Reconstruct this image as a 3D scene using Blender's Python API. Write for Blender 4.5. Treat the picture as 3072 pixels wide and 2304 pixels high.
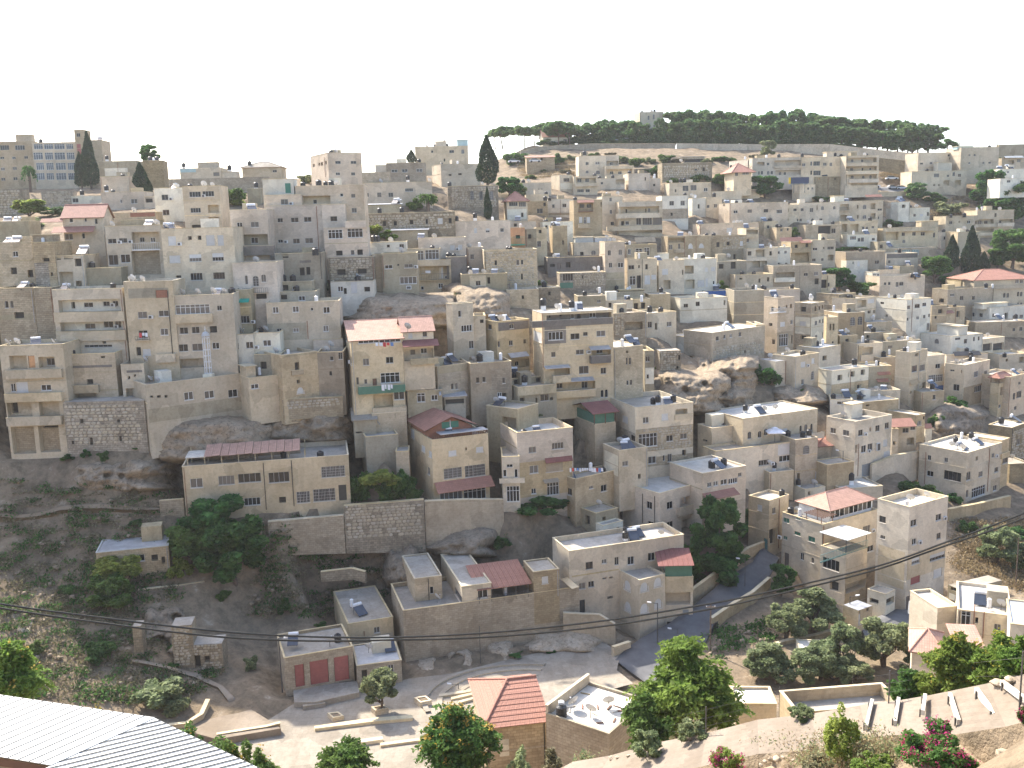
import bpy,math,random
import numpy as np
# ------------------------------------------------------------------ camera, sky, sun, exposure
scn=bpy.context.scene
for o in list(bpy.data.objects):
 bpy.data.objects.remove(o)
FPX=2900.0
PITCH,ROLL=math.radians(9.6),math.radians(1.5)
CAM=np.array([0.0,0.0,62.0])
F_=np.array([0,math.cos(PITCH),-math.sin(PITCH)])
U0=np.array([0,math.sin(PITCH),math.cos(PITCH)]);R0=np.array([1.0,0,0])
U_=U0*math.cos(ROLL)+R0*math.sin(ROLL)
R_=R0*math.cos(ROLL)-U0*math.sin(ROLL)
from mathutils import Matrix,Vector
cam=bpy.data.cameras.new('camera');camo=bpy.data.objects.new('camera',cam)
scn.collection.objects.link(camo)
M=Matrix(((R_[0],U_[0],-F_[0],CAM[0]),(R_[1],U_[1],-F_[1],CAM[1]),(R_[2],U_[2],-F_[2],CAM[2]),(0,0,0,1)))
camo.matrix_world=M
cam.sensor_width=36.0;cam.lens=FPX/3072.0*36.0
cam.clip_start=0.5;cam.clip_end=6000.0
scn.camera=camo
SUN_EL=math.radians(43.0)
SUN_H=(-0.60,0.80)
world=bpy.data.worlds.new('World');scn.world=world;world.use_nodes=True
wn=world.node_tree
sky=wn.nodes.new('ShaderNodeTexSky');sky.sky_type='NISHITA';sky.sun_disc=False
sky.sun_elevation=SUN_EL;sky.sun_rotation=math.atan2(SUN_H[0],SUN_H[1])
sky.altitude=700.0;sky.air_density=0.9;sky.dust_density=4.0;sky.ozone_density=0.8
bgn=wn.nodes['Background'];bgn.inputs['Strength'].default_value=0.15
wn.links.new(sky.outputs[0],bgn.inputs[0])
sl=bpy.data.lights.new('sun','SUN');sl.energy=3.3;sl.angle=math.radians(0.55);sl.color=(1.0,0.93,0.82)
so=bpy.data.objects.new('sun',sl);scn.collection.objects.link(so)
ce=math.cos(SUN_EL)
so.rotation_euler=Vector((-SUN_H[0]*ce,-SUN_H[1]*ce,-math.sin(SUN_EL))).to_track_quat('-Z','Y').to_euler()
so.location=(0,0,200)
scn.view_settings.view_transform='Standard';scn.view_settings.look='None'
scn.view_settings.exposure=1.58;scn.view_settings.gamma=1.0
scn.view_settings.use_curve_mapping=False
scn.cycles.max_bounces=6;scn.cycles.diffuse_bounces=3;scn.cycles.glossy_bounces=2
scn.cycles.transparent_max_bounces=6;scn.cycles.caustics_reflective=False;scn.cycles.caustics_refractive=False
scn.cycles.use_denoising=True;scn.cycles.volume_bounces=0
# ------------------------------------------------------------------ picture <-> place
TS=800.0/2212.0
TILES=dict(A=(0,300),B=(760,300),C=(1520,300),E=(2272,300),F=(0,850),G=(760,850),H=(1520,850),I=(2272,850),J=(0,1250),K=(760,1250),L=(1520,1250),M=(2272,1250),N=(0,1704),O=(760,1704),P=(1520,1704),Q=(2272,1704))
def src(t,x,y):
 if t=='':return x,y
 o=TILES[t];return o[0]+x*TS,o[1]+y*TS
def ray(x,y):
 return F_+R_*((x-1536.0)/FPX)+U_*((1152.0-y)/FPX)
def atY(x,y,Y):
 d=ray(x,y);return CAM+d*(Y/d[1])
def atZ(x,y,z):
 d=ray(x,y);return CAM+d*((z-CAM[2])/d[2])
 # ------------------------------------------------------------------ the shape of the land
CTRL=[(100,1950,122),(100,1700,138),(100,1450,150),(100,1350,153),(100,1100,158),(100,900,164),(100,720,190),(100,600,300),(100,562,330),(800,2060,120),(800,1900,136),(800,1700,143),(800,1500,148),(800,1250,156),(800,1060,163),(800,900,172),(800,800,180),(800,650,225),(800,560,268),(1300,2000,128),(1300,1880,138),(1300,1700,146),(1300,1550,150),(1300,1400,156),(1300,1250,162),(1300,1100,170),(1300,900,190),(1300,820,200),(1300,700,228),(1300,600,265),(1300,525,315),(1900,1914,135),(1900,1800,142),(1900,1650,152),(1900,1500,160),(1900,1300,170),(1900,1150,182),(1900,1000,205),(1900,900,232),(1900,800,255),(1900,700,290),(1900,600,325),(1900,520,360),(1900,445,425),(2330,1640,165),(2330,1800,146),(2500,1830,142),(2500,1650,160),(2500,1500,172),(2500,1300,190),(2500,1150,210),(2500,1000,238),(2500,900,262),(2500,800,285),(2500,700,310),(2500,600,345),(2500,520,385),(2500,450,440),(3050,1850,140),(3050,1650,165),(3050,1450,190),(3050,1300,212),(3050,1150,240),(3050,1000,270),(3050,900,290),(3050,800,315),(3050,700,345),(3050,600,380),(3050,500,430),(450,1950,124),(450,1700,139),(450,1450,149),(450,1200,156),(450,1000,161),(450,700,195),(450,565,300),(1600,430,440),(2200,440,440),(2850,470,440)]
WPTS=[(-260,30,40),(-260,160,14),(-260,260,62),(-260,340,72),(-260,480,60),(-120,420,66),(-120,520,50),(0,380,78),(20,460,80),(0,600,50),(120,520,88),(240,520,88),(340,480,84),(120,700,60),(300,700,60),(340,160,-6),(340,260,18),(340,60,30),(-60,-40,70),(60,-40,70),(300,-40,66),(-260,-40,66),(0,0,56),(0,25,43),(18,22,43.5),(45,18,44.5),(-25,15,47),(0,12,50),(-30,35,39),(-60,35,37),(-20,55,27),(-50,60,24),(-100,60,26),(-100,95,10),(-45,85,6),(-20,80,7),(-45,104,0),(0,104,0),(-20,92,1),(5,68,16),(5,82,4),(15,74,10),(30,66,18),(28,90,3),(50,84,6),(45,66,18),(70,90,6),(70,60,26),(50,106,0),(70,110,-1),(95,120,-3),(110,90,4),(25,108,0),(45,130,0),(-10,33,39.0),(-14,27,41.0),(-6,42,34.5),(-24,30,39.5)]
PATH=[((1640,2330),(1860,2420),59),((1720,2290),(1950,2400),57.5),((1830,2272),(2050,2370),56),((1960,2235),(2130,2320),54),((2120,2205),(2200,2290),52),((2272,2165),(2272,2277),50),((2430,2148),(2424,2254),48),((2580,2122),(2600,2218),46),((2706,2106),(2724,2210),44.5),((2796,2091),(2870,2210),43),((2960,2058),(3017,2188),40.5),((3072,2031),(3158,2152),38.5),((3250,1990),(3330,2100),36)]
PATH=[(atY(*a,Y),atZ(*c,atY(*a,Y)[2]-.15)if Y<47 else atY(*a,Y)+np.array([-.4-(Y-47)*.12,-3.3,-.1]))for a,c,Y in PATH]
WPTS+=[tuple(q)for a,c in PATH for q in(a,c)]+[(a[0]+(a[0]-c[0])*.8,a[1]+(a[1]-c[1])*.8,a[2]-2.6)for a,c in PATH]+[(c[0]-(a[0]-c[0])*.9,c[1]-(a[1]-c[1])*.9,c[2]+.5)for a,c in PATH]
_P=np.array([tuple(atY(*c))for c in CTRL]+WPTS,float)
def _fit(P):
 n=len(P);d=np.hypot(P[:,None,0]-P[None,:,0],P[:,None,1]-P[None,:,1])
 A=np.zeros((n+3,n+3));A[:n,:n]=d+np.eye(n)*-0.6;A[:n,n]=1;A[:n,n+1:]=P[:,:2]
 A[n,:n]=1;A[n+1:,:n]=P[:,:2].T
 b=np.zeros(n+3);b[:n]=P[:,2]
 return np.linalg.solve(A,b)
_W=_fit(_P)
def H(X,Y):
 X=np.atleast_1d(np.asarray(X,float));Y=np.atleast_1d(np.asarray(Y,float));n=len(_P)
 d=np.hypot(X[:,None]-_P[None,:,0],Y[:,None]-_P[None,:,1])
 return d@_W[:n]+_W[n]+X*_W[n+1]+Y*_W[n+2]
def hit(x,y,ymin=100.0,ymax=560.0):
 d=ray(x,y);Ys=np.arange(ymin,ymax,0.5);t=Ys/d[1]
 X=CAM[0]+d[0]*t;Z=CAM[2]+d[2]*t
 below=np.nonzero(Z<=H(X,Ys))[0]
 k=below[0]if len(below)else len(Ys)-1
 return np.array([X[k],Ys[k],Z[k]])
 # ------------------------------------------------------------------ materials
MATS={}
def newmat(name):
 m=bpy.data.materials.new(name);m.use_nodes=True;MATS[name]=m
 nt=m.node_tree;return m,nt,nt.nodes['Principled BSDF']
def nd(nt,t,**kw):
 n=nt.nodes.new(t)
 for k,v in kw.items():
  if k in n.inputs:n.inputs[k].default_value=v
  else:setattr(n,k,v)
 return n
def mixc(nt,fac,a,b,mode='MIX'):
 n=nt.nodes.new('ShaderNodeMix');n.data_type='RGBA';n.blend_type=mode
 for i,v in((0,fac),(6,a),(7,b)):
  if hasattr(v,'type')and not isinstance(v,(tuple,list)):nt.links.new(v,n.inputs[i])
  else:n.inputs[i].default_value=v if i==0 else(tuple(v)+(1,))[:4]
 return n.outputs[2]
def ramp(nt,src_,stops):
 r=nt.nodes.new('ShaderNodeValToRGB');e=r.color_ramp.elements
 while len(e)<len(stops):e.new(0.5)
 for k,(p,c)in enumerate(stops):
  e[k].position=p;e[k].color=(c,c,c,1)if not isinstance(c,tuple)else tuple(c)+(1,)
 nt.links.new(src_,r.inputs[0]);return r.outputs[0]
def sc(c,f):return tuple(min(1,v*f)for v in c)
def wallmat(name,col,block=None,rough=0.9,stain=0.32,mortar=0.5,bump=0.25,blotch=0.5):
 m,nt,bs=newmat(name);L=nt.links
 tc=nd(nt,'ShaderNodeTexCoord');oi=nd(nt,'ShaderNodeObjectInfo')
 n1=nd(nt,'ShaderNodeTexNoise',Scale=0.22,Detail=5.0,Roughness=0.65)
 gp=nd(nt,'ShaderNodeNewGeometry');L.new(gp.outputs['Position'],n1.inputs['Vector'])
 mp=nd(nt,'ShaderNodeMapping');mp.inputs['Scale'].default_value=(0.8,0.2,1);L.new(tc.outputs['UV'],mp.inputs[0])
 n2=nd(nt,'ShaderNodeTexNoise',Scale=1.0,Detail=4.0,Roughness=0.6);L.new(mp.outputs[0],n2.inputs['Vector'])
 n3=nd(nt,'ShaderNodeTexNoise',Scale=2.2,Detail=4.0,Roughness=0.7);L.new(tc.outputs['UV'],n3.inputs['Vector'])
 dark=(col[0]*0.52,col[1]*0.49,col[2]*0.46)
 c=mixc(nt,ramp(nt,n1.outputs['Fac'],[(0.36,0.0),(0.66,blotch*1.4)]),col,(col[0]*0.78,col[1]*0.74,col[2]*0.68))
 c=mixc(nt,ramp(nt,n2.outputs['Fac'],[(0.48,0.0),(0.8,stain*1.1)]),c,dark)
 c=mixc(nt,ramp(nt,n3.outputs['Fac'],[(0.46,0.0),(0.74,stain*1.3)]),c,dark)
 vp=nd(nt,'ShaderNodeTexVoronoi',Scale=0.42);vp.inputs['Randomness'].default_value=1.0
 vw=nd(nt,'ShaderNodeVectorMath',operation='MULTIPLY_ADD');L.new(n1.outputs['Color'],vw.inputs[0]);vw.inputs[1].default_value=(3,3,3);L.new(tc.outputs['UV'],vw.inputs[2]);L.new(vw.outputs[0],vp.inputs['Vector'])
 sx=nd(nt,'ShaderNodeSeparateColor');L.new(vp.outputs['Color'],sx.inputs[0])
 c=mixc(nt,1.0,c,ramp(nt,sx.outputs[0],[(0.0,0.80),(0.35,0.95),(1.0,1.06)]),'MULTIPLY')
 n5=nd(nt,'ShaderNodeTexNoise',Scale=7.0,Detail=3.0,Roughness=0.7);L.new(tc.outputs['UV'],n5.inputs['Vector'])
 c=mixc(nt,ramp(nt,n5.outputs['Fac'],[(0.58,0.0),(0.7,stain)]),c,dark)
 v=nd(nt,'ShaderNodeMapRange');v.inputs[3].default_value=0.84;v.inputs[4].default_value=1.1
 L.new(oi.outputs['Random'],v.inputs[0])
 hs=nd(nt,'ShaderNodeHueSaturation');L.new(v.outputs[0],hs.inputs['Value'])
 v2=nd(nt,'ShaderNodeMapRange');v2.inputs[3].default_value=0.78;v2.inputs[4].default_value=1.08
 mm=nd(nt,'ShaderNodeMath',operation='FRACT');mm2=nd(nt,'ShaderNodeMath',operation='MULTIPLY');mm2.inputs[1].default_value=7.31
 L.new(oi.outputs['Random'],mm2.inputs[0]);L.new(mm2.outputs[0],mm.inputs[0]);L.new(mm.outputs[0],v2.inputs[0]);L.new(v2.outputs[0],hs.inputs['Saturation'])
 bh=n3.outputs['Fac']
 if block:
  bt=nd(nt,'ShaderNodeTexBrick');bt.inputs['Scale'].default_value=1.0
  bt.inputs['Brick Width'].default_value=block[0];bt.inputs['Row Height'].default_value=block[1]
  bt.inputs['Mortar Size'].default_value=0.016;bt.inputs['Mortar Smooth'].default_value=0.3;bt.inputs['Bias'].default_value=-0.1
  bt.inputs['Color1'].default_value=(1,1,1,1);k=1-mortar*.55;bt.inputs['Color2'].default_value=(k,k*.98,k*.96,1)
  k=1-mortar;bt.inputs['Mortar'].default_value=(k,k*0.97,k*0.93,1)
  nj=nd(nt,'ShaderNodeTexNoise',Scale=0.7,Detail=2.0);L.new(tc.outputs['UV'],nj.inputs['Vector'])
  vm=nd(nt,'ShaderNodeVectorMath',operation='MULTIPLY_ADD');L.new(nj.outputs['Color'],vm.inputs[0]);vm.inputs[1].default_value=(0.12,0.10,0);L.new(tc.outputs['UV'],vm.inputs[2])
  L.new(vm.outputs[0],bt.inputs['Vector'])
  c=mixc(nt,0.8,c,bt.outputs['Color'],'MULTIPLY')
  mu=nd(nt,'ShaderNodeMath',operation='MULTIPLY_ADD');L.new(bt.outputs['Fac'],mu.inputs[0]);mu.inputs[1].default_value=-1.2;L.new(n3.outputs['Fac'],mu.inputs[2]);bh=mu.outputs[0]
 L.new(c,hs.inputs['Color']);L.new(hs.outputs[0],bs.inputs['Base Color'])
 bp=nd(nt,'ShaderNodeBump');bp.inputs['Strength'].default_value=bump;bp.inputs['Distance'].default_value=0.06
 L.new(bh,bp.inputs['Height']);L.new(bp.outputs[0],bs.inputs['Normal'])
 bs.inputs['Roughness'].default_value=rough;bs.inputs['Specular IOR Level'].default_value=0.2
 return m
def plainmat(name,col,rough=0.6,var=0.15,scale=1.5,metal=0.0,spec=0.4,rand=0.12):
 m,nt,bs=newmat(name);L=nt.links
 gp=nd(nt,'ShaderNodeNewGeometry');n1=nd(nt,'ShaderNodeTexNoise',Scale=scale,Detail=4.0,Roughness=0.65);L.new(gp.outputs['Position'],n1.inputs['Vector'])
 c=mixc(nt,ramp(nt,n1.outputs['Fac'],[(0.35,0.0),(0.7,1.0)]),sc(col,1+var*0.5),sc(col,1-var))
 oi=nd(nt,'ShaderNodeObjectInfo');v=nd(nt,'ShaderNodeMapRange');v.inputs[3].default_value=1-rand;v.inputs[4].default_value=1+rand
 L.new(oi.outputs['Random'],v.inputs[0]);hs=nd(nt,'ShaderNodeHueSaturation');L.new(v.outputs[0],hs.inputs['Value'])
 L.new(c,hs.inputs['Color']);L.new(hs.outputs[0],bs.inputs['Base Color'])
 bs.inputs['Roughness'].default_value=rough;bs.inputs['Metallic'].default_value=metal;bs.inputs['Specular IOR Level'].default_value=spec
 return m
def leafmat(name,col,col2,trans=0.45,var=0.35):
 m,nt,bs=newmat(name);L=nt.links
 gp=nd(nt,'ShaderNodeNewGeometry');oi=nd(nt,'ShaderNodeObjectInfo')
 n1=nd(nt,'ShaderNodeTexNoise',Scale=0.55,Detail=3.0);L.new(gp.outputs['Position'],n1.inputs['Vector'])
 c=mixc(nt,ramp(nt,n1.outputs['Fac'],[(0.38,0.0),(0.66,1.0)]),col,col2)
 v=nd(nt,'ShaderNodeMapRange');v.inputs[3].default_value=1-var;v.inputs[4].default_value=1+var
 L.new(gp.outputs['Random Per Island'],v.inputs[0])
 hs=nd(nt,'ShaderNodeHueSaturation');L.new(v.outputs[0],hs.inputs['Value']);L.new(c,hs.inputs['Color'])
 v2=nd(nt,'ShaderNodeMapRange');v2.inputs[3].default_value=0.485;v2.inputs[4].default_value=0.515
 L.new(oi.outputs['Random'],v2.inputs[0]);L.new(v2.outputs[0],hs.inputs['Hue'])
 L.new(hs.outputs[0],bs.inputs['Base Color']);bs.inputs['Roughness'].default_value=0.7;bs.inputs['Specular IOR Level'].default_value=0.15
 tr=nd(nt,'ShaderNodeBsdfTranslucent');L.new(hs.outputs[0],tr.inputs['Color'])
 mx=nd(nt,'ShaderNodeMixShader');mx.inputs[0].default_value=trans
 L.new(bs.outputs[0],mx.inputs[1]);L.new(tr.outputs[0],mx.inputs[2]);L.new(mx.outputs[0],nt.nodes['Material Output'].inputs['Surface'])
 return m
def tilemat(name,col,wl=0.28,amp=0.5):
 m,nt,bs=newmat(name);L=nt.links
 tc=nd(nt,'ShaderNodeTexCoord');bt=nd(nt,'ShaderNodeTexBrick');bt.offset=0.0
 bt.inputs['Scale'].default_value=1.0;bt.inputs['Brick Width'].default_value=wl;bt.inputs['Row Height'].default_value=wl*1.35
 bt.inputs['Mortar Size'].default_value=0.03;bt.inputs['Mortar Smooth'].default_value=0.6
 bt.inputs['Color1'].default_value=(1,1,1,1);bt.inputs['Color2'].default_value=(0.74,0.72,0.70,1);bt.inputs['Mortar'].default_value=(0.42,0.4,0.38,1)
 L.new(tc.outputs['UV'],bt.inputs['Vector'])
 n1=nd(nt,'ShaderNodeTexNoise',Scale=0.8,Detail=5.0);L.new(tc.outputs['UV'],n1.inputs['Vector'])
 c=mixc(nt,ramp(nt,n1.outputs['Fac'],[(0.4,0.0),(0.75,0.6)]),col,sc(col,0.62))
 c=mixc(nt,amp,c,bt.outputs['Color'],'MULTIPLY');L.new(c,bs.inputs['Base Color'])
 bp=nd(nt,'ShaderNodeBump');bp.inputs['Strength'].default_value=0.5;bp.inputs['Distance'].default_value=0.06;bp.invert=True
 L.new(bt.outputs['Fac'],bp.inputs['Height']);L.new(bp.outputs[0],bs.inputs['Normal']);bs.inputs['Roughness'].default_value=0.75
 bs.inputs['Specular IOR Level'].default_value=0.25
 return m
wallmat('pink',(0.7,0.578,0.426),(0.6,0.3),mortar=0.22,stain=0.22)
wallmat('pale',(0.72,0.619,0.452),(0.6,0.3),mortar=0.15,stain=0.25)
wallmat('white',(0.802,0.75,0.6),None,stain=0.25)
wallmat('cream',(0.68,0.569,0.385),None,stain=0.35)
wallmat('yellow',(0.67,0.544,0.349),None,stain=0.35)
wallmat('tan',(0.573,0.463,0.301),(0.7,0.35),mortar=0.18,stain=0.42)
wallmat('tanplain',(0.66,0.549,0.377),None,stain=0.35)
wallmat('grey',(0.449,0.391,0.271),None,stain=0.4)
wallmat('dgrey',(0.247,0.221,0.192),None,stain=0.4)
wallmat('stone',(0.558,0.453,0.301),(0.62,0.32),mortar=0.5,stain=0.4,bump=0.7)
wallmat('ashlar',(0.68,0.573,0.404),(0.55,0.28),mortar=0.45,stain=0.3,bump=0.6)
wallmat('rubble',(0.448,0.378,0.272),(0.55,0.36),mortar=0.65,stain=0.5,bump=1.0)
wallmat('greystone',(0.414,0.337,0.201),(0.6,0.33),mortar=0.5,stain=0.5,bump=0.8)
wallmat('stonepiece',(0.547,0.475,0.354),None,stain=0.4,bump=0.6)
wallmat('stonedark',(0.375,0.27,0.161),None,stain=0.5,bump=0.6)
wallmat('roof',(0.51,0.463,0.389),None,stain=0.45,blotch=0.8)
wallmat('roofwhite',(0.673,0.635,0.554),None,stain=0.3)
wallmat('roofgrey',(0.418,0.383,0.326),None,stain=0.4,blotch=0.8)
wallmat('coping',(0.753,0.625,0.392),None,stain=0.3)
wallmat('brown',(0.437,0.347,0.228),None,stain=0.4)
wallmat('orange',(0.671,0.382,0.199),None,stain=0.3)
wallmat('concrete',(0.511,0.428,0.271),None,stain=0.45)
tilemat('redtile',(0.44,0.225,0.165));tilemat('pinktile',(0.60,0.36,0.27));tilemat('maroon',(0.29,0.125,0.105))
tilemat('rust',(0.36,0.17,0.11),0.4,0.3)
plainmat('ribshade',(0.12,0.12,0.115),0.7);plainmat('tin',(0.45,0.46,0.47),0.45,0.25,0.8,metal=0.3);plainmat('whitetin',(0.52,0.53,0.50),0.55,0.15)  # ribs of the white roof: their shadow side is put into the colour
plainmat('frame_white',(0.72,0.72,0.70),0.5);plainmat('frame_grey',(0.42,0.41,0.39),0.5);plainmat('frame_dark',(0.16,0.13,0.11),0.5)
plainmat('sill',(0.60,0.56,0.49),0.8);plainmat('shutter',(0.60,0.585,0.55),0.6,0.1);plainmat('greenpaint',(0.05,0.19,0.13),0.5);plainmat('redpaint',(0.34,0.115,0.10),0.6)
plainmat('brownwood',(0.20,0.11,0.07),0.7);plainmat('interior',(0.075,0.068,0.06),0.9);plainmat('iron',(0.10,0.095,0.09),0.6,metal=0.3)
plainmat('tankblack',(0.025,0.026,0.028),0.45,spec=0.4);plainmat('tankwhite',(0.74,0.74,0.73),0.45);plainmat('dishmat',(0.55,0.55,0.54),0.45)
plainmat('panelblue',(0.04,0.05,0.07),0.2,spec=0.7);plainmat('blue',(0.05,0.13,0.34),0.6);plainmat('greennet',(0.02,0.36,0.26),0.7);plainmat('greentarp',(0.10,0.22,0.15),0.7)
plainmat('teal',(0.11,0.24,0.23),0.3);plainmat('teallight',(0.42,0.56,0.55),0.25);plainmat('doorgrey',(0.25,0.27,0.28),0.5);plainmat('darkpipe',(0.035,0.035,0.03),0.7)
plainmat('clothwhite',(0.72,0.72,0.74),0.9);plainmat('clothred',(0.5,0.06,0.06),0.9);plainmat('clothblue',(0.16,0.28,0.55),0.9)
plainmat('bark',(0.13,0.095,0.07),0.95,0.4);plainmat('pole',(0.16,0.12,0.09),0.9,0.3);plainmat('signyellow',(0.75,0.5,0.03),0.6);plainmat('signblue',(0.03,0.05,0.11),0.5)
plainmat('timber',(0.66,0.60,0.50),0.85,0.25);plainmat('carpaint',(0.62,0.63,0.64),0.25,0.05,spec=0.6,rand=0.4);plainmat('tyre',(0.03,0.03,0.03),0.9)
leafmat('leaf_pine',(0.081,0.156,0.06),(0.165,0.253,0.091));leafmat('leaf_cypress',(0.028,0.053,0.028),(0.054,0.085,0.04),0.2)
leafmat('leaf_olive',(0.179,0.22,0.103),(0.323,0.359,0.184));leafmat('leaf_green',(0.082,0.156,0.037),(0.152,0.231,0.061),0.42)
leafmat('leaf_bright',(0.20,0.27,0.055),(0.33,0.38,0.09),0.5);leafmat('leaf_dark',(0.051,0.122,0.035),(0.115,0.228,0.058))
leafmat('leaf_yellow',(0.30,0.27,0.05),(0.45,0.36,0.07),0.4);leafmat('leaf_dry',(0.25,0.19,0.10),(0.36,0.29,0.16),0.3,0.25)
leafmat('leaf_scrub',(0.163,0.147,0.085),(0.256,0.225,0.132),0.25);leafmat('flower_pink',(0.42,0.03,0.16),(0.55,0.06,0.13),0.4);leafmat('flower_gold',(0.42,0.27,0.05),(0.5,0.34,0.10),0.4)
leafmat('leaf_ailanthus',(0.135,0.215,0.042),(0.223,0.305,0.066),0.45)
# window glass: dark room behind, some with pale curtains
def glassmat(name,col,curtain):
 m,nt,bs=newmat(name);L=nt.links;oi=nd(nt,'ShaderNodeObjectInfo')
 c=mixc(nt,ramp(nt,oi.outputs['Random'],[(0.5,0.0),(1.0,1.0)]),col,curtain)
 L.new(c,bs.inputs['Base Color']);bs.inputs['Roughness'].default_value=0.12;bs.inputs['Specular IOR Level'].default_value=0.5
glassmat('glass',(0.018,0.02,0.022),(0.17,0.155,0.135));glassmat('glassblue',(0.06,0.08,0.10),(0.12,0.15,0.18))
def groundmat():
 m,nt,bs=newmat('ground');L=nt.links
 gp=nd(nt,'ShaderNodeNewGeometry');pos=gp.outputs['Position']
 n1=nd(nt,'ShaderNodeTexNoise',Scale=0.05,Detail=6.0,Roughness=0.7);L.new(pos,n1.inputs['Vector'])
 n2=nd(nt,'ShaderNodeTexNoise',Scale=0.4,Detail=6.0,Roughness=0.72);L.new(pos,n2.inputs['Vector'])
 n3=nd(nt,'ShaderNodeTexVoronoi',Scale=0.9);L.new(pos,n3.inputs['Vector'])
 c=mixc(nt,ramp(nt,n1.outputs['Fac'],[(0.35,0.0),(0.65,1.0)]),(0.245,0.185,0.125),(0.32,0.25,0.165))
 c=mixc(nt,ramp(nt,n2.outputs['Fac'],[(0.45,0.0),(0.62,0.9)]),c,(0.15,0.118,0.08))
 c=mixc(nt,ramp(nt,n2.outputs['Fac'],[(0.28,1.0),(0.42,0.0)]),c,(0.45,0.385,0.29))
 c=mixc(nt,0.35,c,ramp(nt,n3.outputs['Distance'],[(0.0,0.55),(0.7,1.0)]),'MULTIPLY')
 L.new(c,bs.inputs['Base Color']);bs.inputs['Roughness'].default_value=0.97;bs.inputs['Specular IOR Level'].default_value=0.1
 bp=nd(nt,'ShaderNodeBump');bp.inputs['Strength'].default_value=0.9;bp.inputs['Distance'].default_value=0.5
 L.new(n2.outputs['Fac'],bp.inputs['Height']);L.new(bp.outputs[0],bs.inputs['Normal'])
groundmat()
def rockmat(name,a,b):
 m,nt,bs=newmat(name);L=nt.links;gp=nd(nt,'ShaderNodeNewGeometry');pos=gp.outputs['Position']
 n1=nd(nt,'ShaderNodeTexNoise',Scale=0.5,Detail=8.0,Roughness=0.75);L.new(pos,n1.inputs['Vector'])
 v=nd(nt,'ShaderNodeTexVoronoi',Scale=0.7);v.feature='DISTANCE_TO_EDGE';mp=nd(nt,'ShaderNodeMapping');mp.inputs['Scale'].default_value=(1,1,2.4);L.new(pos,mp.inputs[0])
 vm=nd(nt,'ShaderNodeVectorMath',operation='MULTIPLY_ADD');L.new(n1.outputs['Color'],vm.inputs[0]);vm.inputs[1].default_value=(1.6,1.6,1.6);L.new(mp.outputs[0],vm.inputs[2]);L.new(vm.outputs[0],v.inputs['Vector'])
 n4=nd(nt,'ShaderNodeTexNoise',Scale=1.6,Detail=5.0,Roughness=0.8);L.new(pos,n4.inputs['Vector'])
 c=mixc(nt,ramp(nt,n1.outputs['Fac'],[(0.35,0.0),(0.65,1.0)]),a,b)
 c=mixc(nt,ramp(nt,n4.outputs['Fac'],[(0.52,0.0),(0.64,.75)]),c,sc(b,.45))
 c=mixc(nt,0.3,c,ramp(nt,v.outputs['Distance'],[(0.0,0.45),(0.12,1.0)]),'MULTIPLY')
 L.new(c,bs.inputs['Base Color']);bs.inputs['Roughness'].default_value=0.95;bs.inputs['Specular IOR Level'].default_value=0.1
 bp=nd(nt,'ShaderNodeBump');bp.inputs['Strength'].default_value=0.8;bp.inputs['Distance'].default_value=0.35
 L.new(n1.outputs['Fac'],bp.inputs['Height']);L.new(bp.outputs[0],bs.inputs['Normal'])
rockmat('rock',(0.43,0.345,0.245),(0.27,0.21,0.145));rockmat('rockpale',(0.58,0.485,0.365),(0.41,0.325,0.225));rockmat('rockgrey',(0.36,0.30,0.225),(0.22,0.175,0.125))
plainmat('asphalt',(0.15,0.148,0.148),0.9,0.25,0.5);wallmat('paving',(0.408,0.355,0.277),(1.0,1.0),mortar=0.25,stain=0.35);wallmat('pathdust',(0.337,0.271,0.198),None,stain=0.35,blotch=0.8)
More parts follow.
